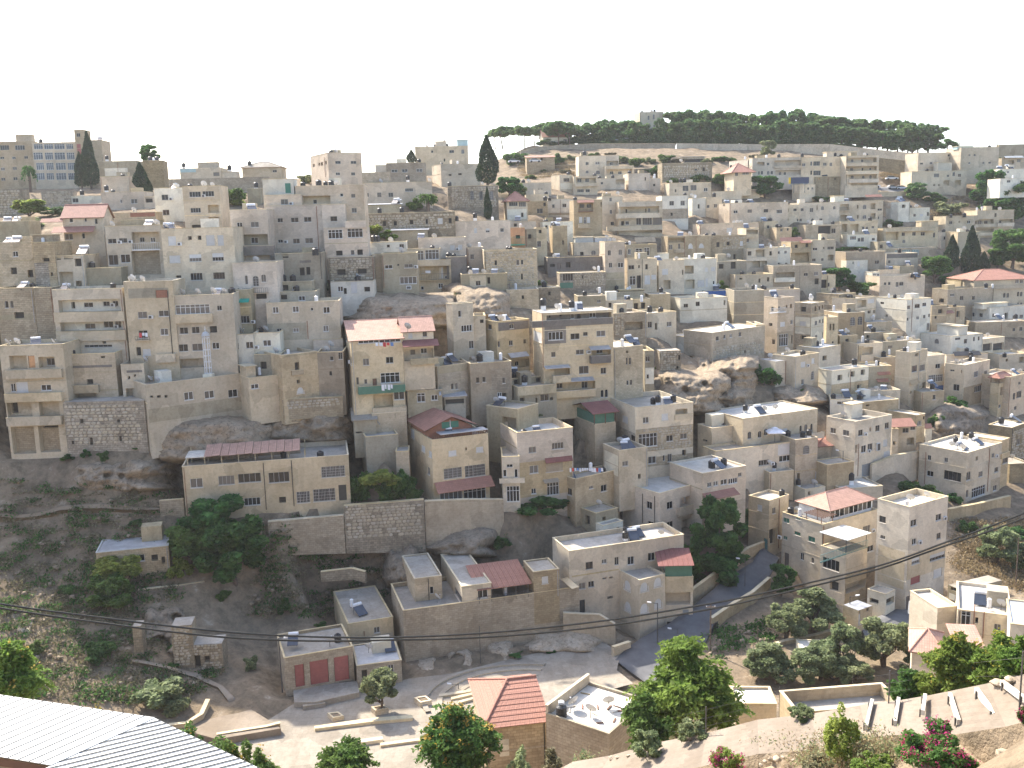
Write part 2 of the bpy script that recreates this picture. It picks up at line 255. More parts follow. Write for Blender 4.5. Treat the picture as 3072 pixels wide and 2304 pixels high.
# ------------------------------------------------------------------ mesh helpers
COL=scn.collection
RNG=random.Random(11)
class MB:
 def __init__(s):s.v=[];s.f=[];s.m=[];s.uv=[]
 def quad(s,a,b,c,d,mat,uv=None):
  i=len(s.v);s.v+=[tuple(a),tuple(b),tuple(c),tuple(d)];s.f.append((i,i+1,i+2,i+3));s.m.append(mat)
  if uv is None:
   w=float(np.linalg.norm(np.subtract(b,a)));h=float(np.linalg.norm(np.subtract(d,a)))
   o=a[2]if abs(b[2]-a[2])<0.02 else 0.0
   uv=((0,o),(w,o),(w,o+h),(0,o+h))
  s.uv+=list(uv)
 def poly(s,pts,mat,uv=None):
  i=len(s.v);s.v+=[tuple(p)for p in pts];s.f.append(tuple(range(i,i+len(pts))));s.m.append(mat)
  s.uv+=list(uv)if uv else[(p[0],p[1])for p in pts]
 def box(s,o,a,b,c,mat,skip=()):
  """box from corner o along vectors a, b, c (c is up); mat for all faces"""
  o,a,b,c=(np.asarray(t,float)for t in(o,a,b,c));p=lambda i,j,k:o+a*i+b*j+c*k
  fs=dict(bottom=(p(0,0,0),p(0,1,0),p(1,1,0),p(1,0,0)),top=(p(0,0,1),p(1,0,1),p(1,1,1),p(0,1,1)),f=(p(0,0,0),p(1,0,0),p(1,0,1),p(0,0,1)),b=(p(1,1,0),p(0,1,0),p(0,1,1),p(1,1,1)),l=(p(0,1,0),p(0,0,0),p(0,0,1),p(0,1,1)),r=(p(1,0,0),p(1,1,0),p(1,1,1),p(1,0,1)))
  for k,q in fs.items():
   if k not in skip:s.quad(*q,mat)
 def cyl(s,c,r,h,mat,n=12,r2=None,cap=True,axis=None):
  c=np.asarray(c,float);r2=r if r2 is None else r2
  ax=np.array([0,0,1.0])if axis is None else np.asarray(axis,float)/np.linalg.norm(axis)
  u=np.cross(ax,[0.3,1,0.2]);u/=np.linalg.norm(u);w=np.cross(ax,u)
  ring=lambda z,rr:[c+ax*z+(u*math.cos(t)+w*math.sin(t))*rr for t in[2*math.pi*k/n for k in range(n)]]
  A,B=ring(0,r),ring(h,r2)
  for k in range(n):s.quad(A[k],A[(k+1)%n],B[(k+1)%n],B[k],mat)
  if cap:
   s.poly(B,mat);s.poly(A[::-1],mat)
 def build(s,name,parent=None,base=(0,0,0),smooth=False):
  if not s.f:return None
  me=bpy.data.meshes.new(name);b=np.asarray(base,float)
  me.from_pydata([tuple(np.asarray(v)-b)for v in s.v],[],s.f)
  names=[]
  for k in s.m:
   if k not in names:names.append(k)
  for k in names:me.materials.append(MATS[k])
  idx={k:i for i,k in enumerate(names)}
  me.polygons.foreach_set('material_index',[idx[k]for k in s.m])
  uvl=me.uv_layers.new(name='UVMap');uvl.data.foreach_set('uv',np.asarray(s.uv,np.float32).ravel())
  if smooth:me.polygons.foreach_set('use_smooth',[True]*len(s.f))
  me.update()
  o=bpy.data.objects.new(name,me);COL.objects.link(o)
  if parent is not None:o.parent=parent
  else:o.location=tuple(b)
  return o
def tag(o,label=None,cat=None,group=None,kind=None):
 if label:o['label']=label
 if cat:o['category']=cat
 if group:o['group']=group
 if kind:o['kind']=kind
 return o
def empty(name,loc,label=None,cat=None,group=None):
 o=bpy.data.objects.new(name,None);COL.objects.link(o);o.location=tuple(float(v)for v in loc);o.empty_display_size=0.3
 return tag(o,label,cat,group)
def arr_mesh(name,V,Fq,matname,mats=None,midx=None):
 """mesh from numpy arrays: V (n,3), Fq (m,3 or 4)"""
 me=bpy.data.meshes.new(name);k=Fq.shape[1];m=len(Fq)
 me.vertices.add(len(V));me.vertices.foreach_set('co',np.asarray(V,np.float32).ravel())
 me.loops.add(m*k);me.loops.foreach_set('vertex_index',np.asarray(Fq,np.int32).ravel())
 me.polygons.add(m);me.polygons.foreach_set('loop_start',np.arange(0,m*k,k,dtype=np.int32));me.polygons.foreach_set('loop_total',np.full(m,k,np.int32))
 for q in(mats or[matname]):me.materials.append(MATS[q])
 if midx is not None:me.polygons.foreach_set('material_index',np.asarray(midx,np.int32))
 me.update(calc_edges=True);return me
def link(name,me,parent=None,loc=(0,0,0),rot=(0,0,0),scale=(1,1,1)):
 o=bpy.data.objects.new(name,me);COL.objects.link(o);o.parent=parent
 o.location=tuple(float(v)for v in loc);o.rotation_euler=rot;o.scale=scale;return o
def copy_tree(o,parent=None):
 c=o.copy();COL.objects.link(c);c.parent=parent
 for ch in o.children:copy_tree(ch,c)
 return c
 # ------------------------------------------------------------------ houses: builder
class Face:
 def __init__(s,C,d,n,flip):s.C=np.array([C[0],C[1],0.0]);s.d=np.array([d[0],d[1],0.0]);s.n=np.array([n[0],n[1],0.0]);s.flip=flip
 def P(s,a,z,o=0.0):p=s.C+s.d*a+s.n*o;p[2]=z;return p
 def px(s,x,y,o=0.0):
  r=ray(x,y);t=np.dot(s.C+s.n*o-CAM,s.n)/np.dot(r,s.n);p=CAM+r*t
  return float(np.dot(p-s.C,s.d)),float(p[2])
 def quad(s,mb,s0,s1,z0,z1,o,mat):
  q=[s.P(s0,z0,o),s.P(s1,z0,o),s.P(s1,z1,o),s.P(s0,z1,o)];uv=[(s0,z0),(s1,z0),(s1,z1),(s0,z1)]
  if s.flip:q.reverse();uv.reverse()
  mb.quad(*q,mat,uv)
 def box(s,mb,s0,s1,z0,z1,o0,o1,mat,skip=()):
  """a block on the face, from offset o0 (back) to o1 (front, outwards)"""
  if s.flip:mb.box(s.P(s1,z0,o1),s.d*(s0-s1),s.n*(o0-o1),(0,0,z1-z0),mat,skip)
  else:mb.box(s.P(s0,z0,o1),s.d*(s1-s0),s.n*(o0-o1),(0,0,z1-z0),mat,skip)
def wall(mb,fc,s0,s1,z0,z1,holes,mat,o=0.0):
 ss=sorted({s0,s1}|{min(max(v,s0),s1)for h in holes for v in(h['s0'],h['s1'])})
 zz=sorted({z0,z1}|{min(max(v,z0),z1)for h in holes for v in(h['z0'],h['z1'])})
 inside=lambda a,z:any(h['s0']<a<h['s1']and h['z0']<z<h['z1']for h in holes)
 for j in range(len(zz)-1):
  zm=(zz[j]+zz[j+1])/2;start=None
  for i in range(len(ss)):
   solid=i<len(ss)-1 and not inside((ss[i]+ss[i+1])/2,zm)
   if solid and start is None:start=ss[i]
   if not solid and start is not None:
    fc.quad(mb,start,ss[i],zz[j],zz[j+1],o,mat);start=None
 for h in holes:
  a0,a1,b0,b1,t=h['s0'],h['s1'],h['z0'],h['z1'],h['t'];m=h.get('mat',mat)
  P=lambda a,z,k:fc.P(a,z,o-k)
  mb.quad(P(a0,b0,0),P(a0,b0,t),P(a0,b1,t),P(a0,b1,0),m);mb.quad(P(a1,b0,t),P(a1,b0,0),P(a1,b1,0),P(a1,b1,t),m)
  mb.quad(P(a0,b1,0),P(a0,b1,t),P(a1,b1,t),P(a1,b1,0),m);mb.quad(P(a0,b0,t),P(a0,b0,0),P(a1,b0,0),P(a1,b0,t),m)
  if h.get('arch'):
   r=(a1-a0)/2;zc=b1-r;cm=(a0+a1)/2;N=6
   for side in(-1,1):
    arc=[(cm+side*r*math.cos(k*math.pi/2/N),zc+r*math.sin(k*math.pi/2/N))for k in range(N+1)]
    for k in range(N):
     mb.poly([fc.P(cm+side*r,b1,o),fc.P(*arc[k],o),fc.P(*arc[k+1],o)],mat,[(cm+side*r,b1),arc[k],arc[k+1]])
     mb.quad(fc.P(*arc[k],o),fc.P(*arc[k],o-t),fc.P(*arc[k+1],o-t),fc.P(*arc[k+1],o),mat)
BLD=[]
ROOFTOP=[]
class Bd:pass
def solve_yaw(x,fn,lo,hi,pref,reg):
 best=min(((fn(math.radians(a))+reg*abs(a-pref),a)for a in np.arange(lo,hi+0.01,1.0)),key=lambda t:t[0])
 return math.radians(best[1])
FR=dict(w='frame_grey',W='frame_white',g='frame_grey',a='frame_grey',h='frame_grey')
def window(bd,fc,h,kind,o):
 s0,s1,z0,z1=h['s0'],h['s1'],h['z0'],h['z1'];W,Hh=s1-s0,z1-z0;mb=MB();near=bd.Y<215
 name='window';pane=MB();fm=FR.get(kind,'frame_grey')
 if kind=='w' and WR.random()<.35:fm=WR.choice(['frame_white','frame_dark','frame_white'])
 if kind in 'wWgah' or(kind=='a'):
  zt=z1
  if kind=='h':
   zt=z1-Hh*0.5;fc.box(mb,s0+.02,s1-.02,zt,z1,o-.12,o-.05,'shutter')
  fw=0.055 if kind!='W' else 0.075
  for a,b_,c,d in((s0,s0+fw,z0,zt),(s1-fw,s1,z0,zt),(s0+fw,s1-fw,z0,z0+fw),(s0+fw,s1-fw,zt-fw,zt)):fc.box(mb,a,b_,c,d,o-.14,o-.09,fm)
  n=0 if W<0.7 else 1 if W<1.9 else 3 if W<3.4 else int(W/0.9)
  for k in range(n):
   c=s0+W*(k+1)/(n+1);fc.box(mb,c-fw*.5,c+fw*.5,z0+fw,zt-fw,o-.13,o-.10,fm)
  if kind=='W' and Hh>1.5:fc.box(mb,s0+fw,s1-fw,z0+Hh*.68,z0+Hh*.68+.06,o-.128,o-.102,fm)
  if kind=='g' or(kind=='a' and W>0.9):
   nb=max(3,int(W/0.22))
   for k in range(nb):c=s0+W*(k+.5)/nb;fc.box(mb,c-.02,c+.02,z0,z1,o+.01,o+.04,'frame_grey')
   for k in(0.25,0.5,0.75):fc.box(mb,s0,s1,z0+Hh*k-.02,z0+Hh*k+.02,o+.045,o+.07,'frame_grey')
  fc.quad(pane,s0,s1,z0,zt,o-.15,h.get('glass')or 'glass')
  if W>0.55 and near:fc.box(mb,s0-.08,s1+.08,z0-.10,z0-.002,o+.002,o+.09,'sill')
 elif kind=='s':
  m=h.get('mat2')or 'shutter';n=max(3,min(9,int(Hh/.16)));d=Hh/n
  for k in range(n):fc.box(mb,s0,s1,z0+d*k+.012,z0+d*(k+1)-.004,o-.12,o-.06,m)
  fc.quad(mb,s0,s1,z0,z1,o-.125,'frame_grey')
  if near:fc.box(mb,s0-.08,s1+.08,z0-.10,z0-.002,o+.002,o+.08,'sill')
 elif kind=='A':
  n=max(4,min(10,int(Hh/.14)));d=Hh/n
  for k in range(n):fc.box(mb,s0,s1,z0+d*k+.01,z0+d*(k+1)-.004,o-.15,o-.08,'shutter')
  for a in(s0-.14,s1+.02):fc.box(mb,a,a+.12,z0-.02,z1-W/2,o+.003,o+.05,'sill')
  fc.box(mb,s0-.2,s1+.2,z0-.14,z0-.022,o+.003,o+.1,'sill')
 elif kind=='o':
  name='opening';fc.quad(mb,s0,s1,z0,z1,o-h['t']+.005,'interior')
 elif kind=='d':
  name='door';m=h.get('mat2')or 'brownwood'
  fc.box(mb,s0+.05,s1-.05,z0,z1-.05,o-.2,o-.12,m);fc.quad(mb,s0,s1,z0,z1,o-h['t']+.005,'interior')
  for k in(0.12,0.56):fc.box(mb,s0+W*.2,s1-W*.2,z0+Hh*k,z0+Hh*(k+.32),o-.118,o-.10,m)
 ob=mb.build(name,bd.root,bd.base)
 if pane.f:
  if near:pane.build('pane',ob,bd.base)
  else:pane.build('pane',bd.root,bd.base)
 if kind in 'whs' and near and W>.8 and WR.random()<.14:
  ac=MB();c=s1+.25;fc.box(ac,c,c+.75,z0-.1,z0+.45,o+.05,o+.36,'frame_white');fc.box(ac,c+.08,c+.52,z0-.03,z0+.38,o+.361,o+.37,'iron');ac.build('air_conditioner',bd.root,bd.base)
 return ob
WR=random.Random(77)
STONES=[]
def stone_meshes():
 R=random.Random(5)
 for k in range(5):
  mb=MB();pts=[]
  n=7;ang=sorted(R.uniform(0,6.283)for _ in range(n));ang=[2*math.pi*i/n+R.uniform(-.25,.25)for i in range(n)]
  ring=[(0.5*max(-1,min(1,1.25*math.cos(a)))*R.uniform(.86,1),0.5*max(-1,min(1,1.25*math.sin(a)))*R.uniform(.86,1))for a in ang]
  A=[(x,0.0,z)for x,z in ring];B=[(x*.84,-R.uniform(.75,1.0),z*.84)for x,z in ring]
  for i in range(n):mb.quad(A[i],A[(i+1)%n],B[(i+1)%n],B[i],'stonepiece')
  mb.poly(B,'stonepiece',[(x,z)for x,_,z in B])
  me=bpy.data.meshes.new('stone');me.from_pydata(mb.v,[],mb.f);me.materials.append(MATS['stonepiece']);me.uv_layers.new(name='UVMap').data.foreach_set('uv',np.asarray(mb.uv,np.float32).ravel())
  STONES.append(me)
stone_meshes()
def stones(root,base,fc,s0,s1,z0,z1,holes,size=0.62,limit=220,seed=1):
 """separate proud stones laid in rough courses over a face"""
 R=random.Random(seed);z=z0;ang=math.atan2(fc.d[1],fc.d[0])if not fc.flip else math.atan2(-fc.d[1],-fc.d[0]);n=0
 area=(s1-s0)*(z1-z0);size=max(size,math.sqrt(area/(limit*1.45)))
 while z<z1-size*.3:
  h=size*R.uniform(.55,.85);a=s0+R.uniform(0,size*.5)
  while a<s1-size*.4:
   w=size*R.uniform(.7,1.5);c,zc=a+w/2,z+h/2
   if a+w<s1 and R.random()<0.9 and not any(q['s0']-w*.5<c<q['s1']+w*.5 and q['z0']-h*.5<zc<q['z1']+h*.5 for q in holes)and n<limit:
    o=bpy.data.objects.new('stone',R.choice(STONES));COL.objects.link(o);o.parent=root;o.location=tuple(fc.P(c,zc,-0.02)-base)
    o.rotation_euler=(0,R.uniform(-.08,.08),ang);o.scale=(w*.96,R.uniform(.08,.2),h*.95);n+=1
   a+=w
  z+=h
def rail(mb,fc,s0,s1,z0,z1,o,mat='iron',step=0.35,half=0.018):
 fc.box(mb,s0,s1,z1-.05,z1,o-.05,o,mat);fc.box(mb,s0,s1,z0+.05,z0+.09,o-.045,o-.005,mat)
 n=max(2,int((s1-s0)/step))
 for k in range(n+1):
  c=s0+(s1-s0)*k/n;fc.box(mb,c-half,c+half,z0,z1-.05,o-.04,o-.008,mat)
def b(tile,top,yb,els='',label='',mat='pale',roof='roof',par=0.5,dep=8.0,Y=None,yaw=None,name='house',cat='house',into=None,under=4.0,kind='flat',rmat='redtile',rise=1.8,over=0.35,cop='coping',group=None):
 bd=Bd();pts=[src(tile,*p)for p in top];ybs=src(tile,0,yb)[1]
 three=len(pts)==3
 xl,xr=pts[0][0],pts[-1][0];xc=pts[1][0]if three else xl
 xm=xc if three else(xl+xr)/2
 A=hit(xm,ybs)if Y is None else atY(xm,ybs,Y)
 bd.Y=A[1]
 def faces(psi,C):
  c,s=math.cos(psi),math.sin(psi)
  return Face(C,(c,s),(s,-c),False),Face(C,(-s,c),(-c,-s),True)
 hz=652-(xm-1536)*math.tan(ROLL)
 if three:
  def err(p):
   r,l=faces(p,A);zc=r.px(*pts[1])[1]
   return abs(r.px(*pts[2])[1]-zc)+abs(l.px(*pts[0])[1]-zc)
  psi=math.radians(yaw)if yaw is not None else solve_yaw(0,err,12,78,42,0.012)
 else:
  def err(p):
   r,l=faces(p,A);return abs(r.px(*pts[1])[1]-r.px(*pts[0])[1])
  w=abs(pts[0][1]-hz);lim=6 if w<260 else 38
  psi=math.radians(yaw)if yaw is not None else solve_yaw(0,err,-lim,lim,4,0.01)
 fr,fl=faces(psi,A)
 if three:
  wR=max(1.0,fr.px(*pts[2])[0]);wL=max(1.0,fl.px(*pts[0])[0]);zt=fr.px(*pts[1])[1]
  wR,wL=min(wR,40),min(wL,40)
 else:
  s0,z0_=fr.px(*pts[0]);s1,z1_=fr.px(*pts[1]);C=fr.P(s0,0);fr,fl=faces(psi,C);wR=max(0.6,s1-s0);wL=dep;zt=(z0_+z1_)/2
 zb=fr.px(xm,ybs)[1];z0=min(zb,zt-1.0)-under
 bd.base=np.array([fr.C[0],fr.C[1],z0]);bd.fr,bd.fl,bd.wR,bd.wL,bd.zt,bd.zb=fr,fl,wR,wL,zt,zb
 bd.label=label or(into.label if into else '');bd.psi=psi;bd.par=par
 bd.root=into.root if into else empty(name,bd.base,label,cat,group)
 if into:bd.base=into.base
 bd.foot=(fr.C[:2].copy(),fr.d[:2].copy(),fl.d[:2].copy(),wR,wL,zb);BLD.append(bd)
 zr=zt-par if kind=='flat' else zt
 bd.zr=zr
 # elements in picture pixels -> holes and attachments
 E=[]
 for t in els.split():
  k=t[0];a=t[1:].split(',');num=[float(v)for v in a if v.lstrip('-').replace('.','').isdigit()];st=[v for v in a if not v.lstrip('-').replace('.','').isdigit()]
  E.append((k,num,st[0]if st else None))
 HO={0:[],1:[]};DEEP={0:[],1:[]};later=[]
 for k,q,m in E:
  if k in 'TUYSHN':later.append((k,q,m));continue
  x1,y1=src(tile,q[0],q[1]);x2,y2=src(tile,q[2],q[3]);xm_,ym_=(x1+x2)/2,(y1+y2)/2
  side=0 if(not three or xm_>=xc)else 1;fc=(fr,fl)[side];wd=(wR,wL)[side]
  if k in 'wWshaAodgr':
   sa,sb=sorted((fc.px(x1,ym_)[0],fc.px(x2,ym_)[0]));za,zb_=fc.px(xm_,y2)[1],fc.px(xm_,y1)[1]
   sa,sb=max(sa,.12),min(sb,wd-.12);zb_=min(zb_,zt-.12)
   if sb-sa<.2 or zb_-za<.2:continue
   h=dict(s0=sa,s1=sb,z0=za,z1=zb_,t=1.3 if k=='r' else.6 if k in 'od' else.22,k=k,mat2=m,arch=k in 'aA')
   if m and k in 'wW':h['glass']=m;
   if k=='r':
    h['sub']=[];HO[side].append(h);DEEP[side].append(h)
   else:
    c,z=(sa+sb)/2,(za+zb_)/2
    for r in DEEP[side]:
     if r['s0']<c<r['s1']and r['z0']<z<r['z1']:
      h['s0']=max(h['s0'],r['s0']+.1);h['s1']=min(h['s1'],r['s1']-.1);h['z0']=max(h['z0'],r['z0']+.05);h['z1']=min(h['z1'],r['z1']-.1)
      if h['s1']-h['s0']>.2 and h['z1']-h['z0']>.2:r['sub'].append(h)
      break
    else:
     clash=[g for g in HO[side]if g['s0']<h['s1']and g['s1']>h['s0']and g['z0']<h['z1']and g['z1']>h['z0']]
     if not clash:HO[side].append(h)
  else:later.append((k,q,m))
 mb=MB()
 gab=kind in('gable','hip','shed')
 for side,fc,wd in((0,fr,wR),(1,fl,wL)):
  wall(mb,fc,0,wd,z0,zt,HO[side],mat)
  for h in HO[side]:
   if h['k']=='r':
    wall(mb,fc,h['s0'],h['s1'],h['z0'],h['z1'],h['sub'],h['mat2']or mat,-h['t'])
    # the two walls that face away
 B1=Face(fr.P(wR,0),fl.d[:2],fr.d[:2],False);B2=Face(fl.P(wL,0),fr.d[:2],fl.d[:2],True)
 B1.quad(mb,0,wL,z0,zt,0,mat);B2.quad(mb,0,wR,z0,zt,0,mat)
 if gab and kind=='gable':
  for sA in(0,wR):
   mb.poly([fr.P(sA,zt),fr.P(sA,zt)+fl.d*wL,fr.P(sA,zt+rise)+fl.d*wL/2],mat,[(0,0),(wL,0),(wL/2,rise)])
 mb.build('wall',bd.root,bd.base)
 for side,fc in((0,fr),(1,fl)):
  for h in HO[side]:
   if h['k']!='r':window(bd,fc,h,h['k'],0.0)
   else:
    for g in h['sub']:window(bd,fc,g,g['k'],-h['t'])
 Q=lambda a,c,z:fr.P(a,z)+fl.d*c
 if kind=='flat':
  mb=MB();mb.quad(Q(.02,.02,zr),Q(wR-.02,.02,zr),Q(wR-.02,wL-.02,zr),Q(.02,wL-.02,zr),roof,((0,0),(wR,0),(wR,wL),(0,wL)));mb.build('roof',bd.root,bd.base)
  if par>0.05:
   mb=MB();e,i=.05,.2;hz_=.07
   ou=[(-e,-e),(wR+e,-e),(wR+e,wL+e),(-e,wL+e)];inn=[(i,i),(wR-i,i),(wR-i,wL-i),(i,wL-i)]
   for k in range(4):
    a,c=ou[k],ou[(k+1)%4];d_,f_=inn[(k+1)%4],inn[k]
    mb.quad(Q(*a,zt+hz_),Q(*c,zt+hz_),Q(*d_,zt+hz_),Q(*f_,zt+hz_),cop)
    mb.quad(Q(*a,zt-.02),Q(*c,zt-.02),Q(*c,zt+hz_),Q(*a,zt+hz_),cop)
    mb.quad(Q(*f_,zr),Q(*d_,zr),Q(*d_,zt+hz_),Q(*f_,zt+hz_),mat)
   mb.build('parapet',bd.root,bd.base)
 elif kind in('gable','hip'):
  mb=MB();v=over;zE=zt-rise*v/max(wL/2,1)+.03;zR=zt+rise+.03;th=np.array([0,0,.12])
  rl,rr=(-v,wR+v)if kind=='gable' else(min(wL/2,wR/2),wR-min(wL/2,wR/2))
  e0,e1,e2,e3=Q(-v,-v,zE),Q(wR+v,-v,zE),Q(wR+v,wL+v,zE),Q(-v,wL+v,zE);r0,r1=Q(rl,wL/2,zR),Q(rr,wL/2,zR)
  def slope(pts_):
   u=np.subtract(pts_[1],pts_[0]);u=u/np.linalg.norm(u);nrm=np.cross(u,np.subtract(pts_[2],pts_[0]));nrm/=np.linalg.norm(nrm);w_=np.cross(nrm,u)
   uv=[(float(np.dot(np.subtract(p,pts_[0]),u)),float(np.dot(np.subtract(p,pts_[0]),w_)))for p in pts_]
   mb.poly(pts_,rmat,uv);mb.poly([np.asarray(p)-th for p in pts_[::-1]],'brownwood')
   mb.quad(pts_[0]-th,pts_[1]-th,pts_[1],pts_[0],'brownwood')
  slope([e0,e1,r1,r0]);slope([e2,e3,r0,r1])
  if kind=='hip':slope([e1,e2,r1]if rr>rl+.01 or True else[]);slope([e3,e0,r0])
  ro=mb.build('roof',bd.root,bd.base)
  mb=MB()
  segs=[(r0,r1)]if kind=='gable' else[(r0,r1),(e0,r0),(e1,r1),(e2,r1),(e3,r0)]
  for p,q in segs:
   L_=float(np.linalg.norm(np.subtract(q,p)))
   if L_>.3:mb.cyl(np.asarray(p)+(0,0,.02),.11,L_,rmat,6,axis=np.subtract(q,p))
  mb.build('ridge',ro,bd.base)
 elif kind=='shed':
  mb=MB();v=over;mb.box(Q(-v,-v,zt+.04),fr.d*(wR+2*v),fl.d*(wL+2*v)+np.array([0,0,rise]),(0,0,.1),rmat);mb.build('roof',bd.root,bd.base)
  # roofs here are crowded: tanks, heaters, dishes, stair heads
 if kind=='flat' and cat not in('wall','ruin')and wR>3.5 and wL>3.5 and label and not label.startswith(('walled','pale flat roof','flat-roofed near')):
  if not any(k in 'TUSY' for k,_,_ in later):
   for _ in range(WR.choice((1,2,2,3))):ROOFTOP.append((WR.choice('TTUSYY'),bd,fr.P(WR.uniform(.1,.9)*wR,zr)+fl.d*WR.uniform(1.0,max(1.1,min(wL-1,4))),WR.choice((None,None,.5)),None,WR.random()))
  if wR>6 and WR.random()<.3 and not any(k=='H' for k,_,_ in later):
   mb=MB();a=WR.uniform(.1,.6)*wR;h_=WR.uniform(1.4,2.3);d_=min(wL-.4,5.5);fr.box(mb,a,a+WR.uniform(1.8,3),zr,zr+h_,-d_,-d_+2.2,WR.choice((mat,'grey','white','concrete')));mb.build('stair_head',bd.root,bd.base)
 if cat not in('wall','ruin')and zt-zb>4 and WR.random()<.45:
  mb=MB();a=WR.choice((.25,wR-.25,wR*.5));mb.cyl(fr.P(a,zb,.09),.05,zt-zb-.2,WR.choice(('rust','darkpipe','frame_grey')),6)
  if not any(h['s0']-.1<a<h['s1']+.1 for h in HO[0]):mb.build('drainpipe',bd.root,bd.base)
 if cat not in('wall','ruin')and zt-zb>4.5 and WR.random()<.6:
  zc=zt-WR.uniform(2.6,3.2);bm=WR.choice((mat,mat,'coping','concrete'));off_=WR.uniform(.03,.07)
  while zc>zb+1.2:
   for side,fc,wd in((0,fr,wR),(1,fl,wL)):
    if not any(h['z0']-.02<zc+.14 and h['z1']+.02>zc for h in HO[side]):
     mb=MB();fc.box(mb,.02,wd-.02,zc,zc+.13,.002,off_,bm);mb.build('floor_band',bd.root,bd.base)
   zc-=3.0
   # attachments
 for k,q,m in later:
  if k in 'TUYSN':
   xx=src(tile,q[0],0)[0];off=q[1]if len(q)>1 else 2.0;side=0 if(not three or xx>=xc)else 1;fc=(fr,fl)[side];wd=(wR,wL)[side]
   ty=pts[1][1]if three else(pts[0][1]+pts[-1][1])/2
   s_,_=fc.px(xx,ty,-off);s_=min(max(s_,.6),wd-.6);off=min(off,(wL,wR)[side]-.7)
   ROOFTOP.append((k,bd,fc.P(s_,zr,-off),q[2]if len(q)>2 else None,m,xx));continue
  x1,y1=src(tile,q[0],q[1]);x2,y2=src(tile,q[2],q[3]);xm_,ym_=(x1+x2)/2,(y1+y2)/2
  side=0 if(not three or xm_>=xc)else 1;fc=(fr,fl)[side];wd=(wR,wL)[side];mb=MB();pr=q[4]if len(q)>4 else 1.1
  if k in 'BR':
   sa,sb=sorted((fc.px(x1,ym_,pr)[0],fc.px(x2,ym_,pr)[0]));za,ze=fc.px(xm_,y2,pr)[1],fc.px(xm_,y1,pr)[1];mm=m or mat
   fc.box(mb,sa,sb,za-.16,za,.003,pr,mm)
   if k=='B':
    fc.box(mb,sa,sb,za,ze,pr-.12,pr,mm,('bottom',));fc.box(mb,sa,sa+.12,za,ze,.003,pr-.12,mm,('bottom',));fc.box(mb,sb-.12,sb,za,ze,.003,pr-.12,mm,('bottom',))
    fc.box(mb,sa-.03,sb+.03,ze,ze+.06,pr-.15,pr+.03,cop)
   ob=mb.build('balcony',bd.root,bd.base)
   if k=='R':
    rm=MB();rail(rm,fc,sa,sb,za,ze,pr,m or 'iron');rm.build('railing',ob,bd.base)
  elif k=='c':
   sa,sb=sorted((fc.px(x1,ym_,pr)[0],fc.px(x2,ym_,pr)[0]));za,ze=fc.px(xm_,y2,pr)[1],fc.px(xm_,y1,0)[1];ze=max(ze,za+.1)
   a,c,d_,e_=fc.P(sa,za,pr),fc.P(sb,za,pr),fc.P(sb,ze,.01),fc.P(sa,ze,.01);th=np.array([0,0,.07]);L_=float(np.linalg.norm(e_-a))
   mb.quad(a+th,c+th,d_+th,e_+th,m or 'redtile',((0,0),(sb-sa,0),(sb-sa,L_),(0,L_)));mb.quad(a,e_,d_,c,m or 'redtile');mb.quad(a,c,c+th,a+th,m or 'redtile')
   mb.quad(a,a+th,e_+th,e_,m or 'redtile');mb.quad(c,d_,d_+th,c+th,m or 'redtile')
   mb.build('awning',bd.root,bd.base)
  elif k=='p':
   sa,sb=sorted((fc.px(x1,ym_)[0],fc.px(x2,ym_)[0]));za,ze=fc.px(xm_,y2)[1],fc.px(xm_,y1)[1];sa,sb=max(sa,.01),min(sb,wd-.01);ze=min(ze,zt-.03)
   f2=Face(fc.P(0,0,.03),fc.d[:2],fc.n[:2],fc.flip)
   hs_=[dict(s0=h['s0'],s1=h['s1'],z0=h['z0'],z1=h['z1'],t=.03)for h in HO[side]]
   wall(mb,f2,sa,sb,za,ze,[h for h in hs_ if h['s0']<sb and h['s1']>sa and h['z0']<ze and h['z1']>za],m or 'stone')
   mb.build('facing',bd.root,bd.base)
  elif k=='x':
   sa,sb=sorted((fc.px(x1,ym_)[0],fc.px(x2,ym_)[0]));za,ze=fc.px(xm_,y2)[1],fc.px(xm_,y1)[1]
   stones(bd.root,np.asarray(bd.base),fc,max(sa,.05),min(sb,wd-.05),za,min(ze,zt-.1),HO[side],q[4]if len(q)>4 else.6,170,len(BLD))
  elif k=='k':
   sa,za=fc.px(x1,y2);sb,ze=fc.px(x2,y1);sa,sb=sorted((sa,sb));fc.box(mb,sa,sb,za,ze,.05,.38,'frame_white')
   fc.box(mb,sa+.1,sb-.1,za+.1,ze-.1,.381,.39,'iron');mb.build('air_conditioner',bd.root,bd.base)
  elif k=='t':
   sa,za=fc.px(x1,y2);sb,ze=fc.px(x2,y1);mb.cyl(fc.P(sa,za,.09),.055,ze-za,m or 'rust',7);mb.build('drainpipe',bd.root,bd.base)
  elif k=='H':
   off=q[4]if len(q)>4 else 1.5;sa,sb=sorted((fc.px(x1,ym_,-off)[0],fc.px(x2,ym_,-off)[0]));ze=max(fc.px(xm_,y1,-off)[1],zr+.6);d_=min(3.2,(wL,wR)[side]-off)
   fc.box(mb,sa,sb,zr,ze,-off-d_,-off,m or mat);fc.box(mb,sa-.25,sb+.25,ze,ze+.14,-off-d_-.25,-off+.25,cop);mb.build('stair_head',bd.root,bd.base)
 return bd
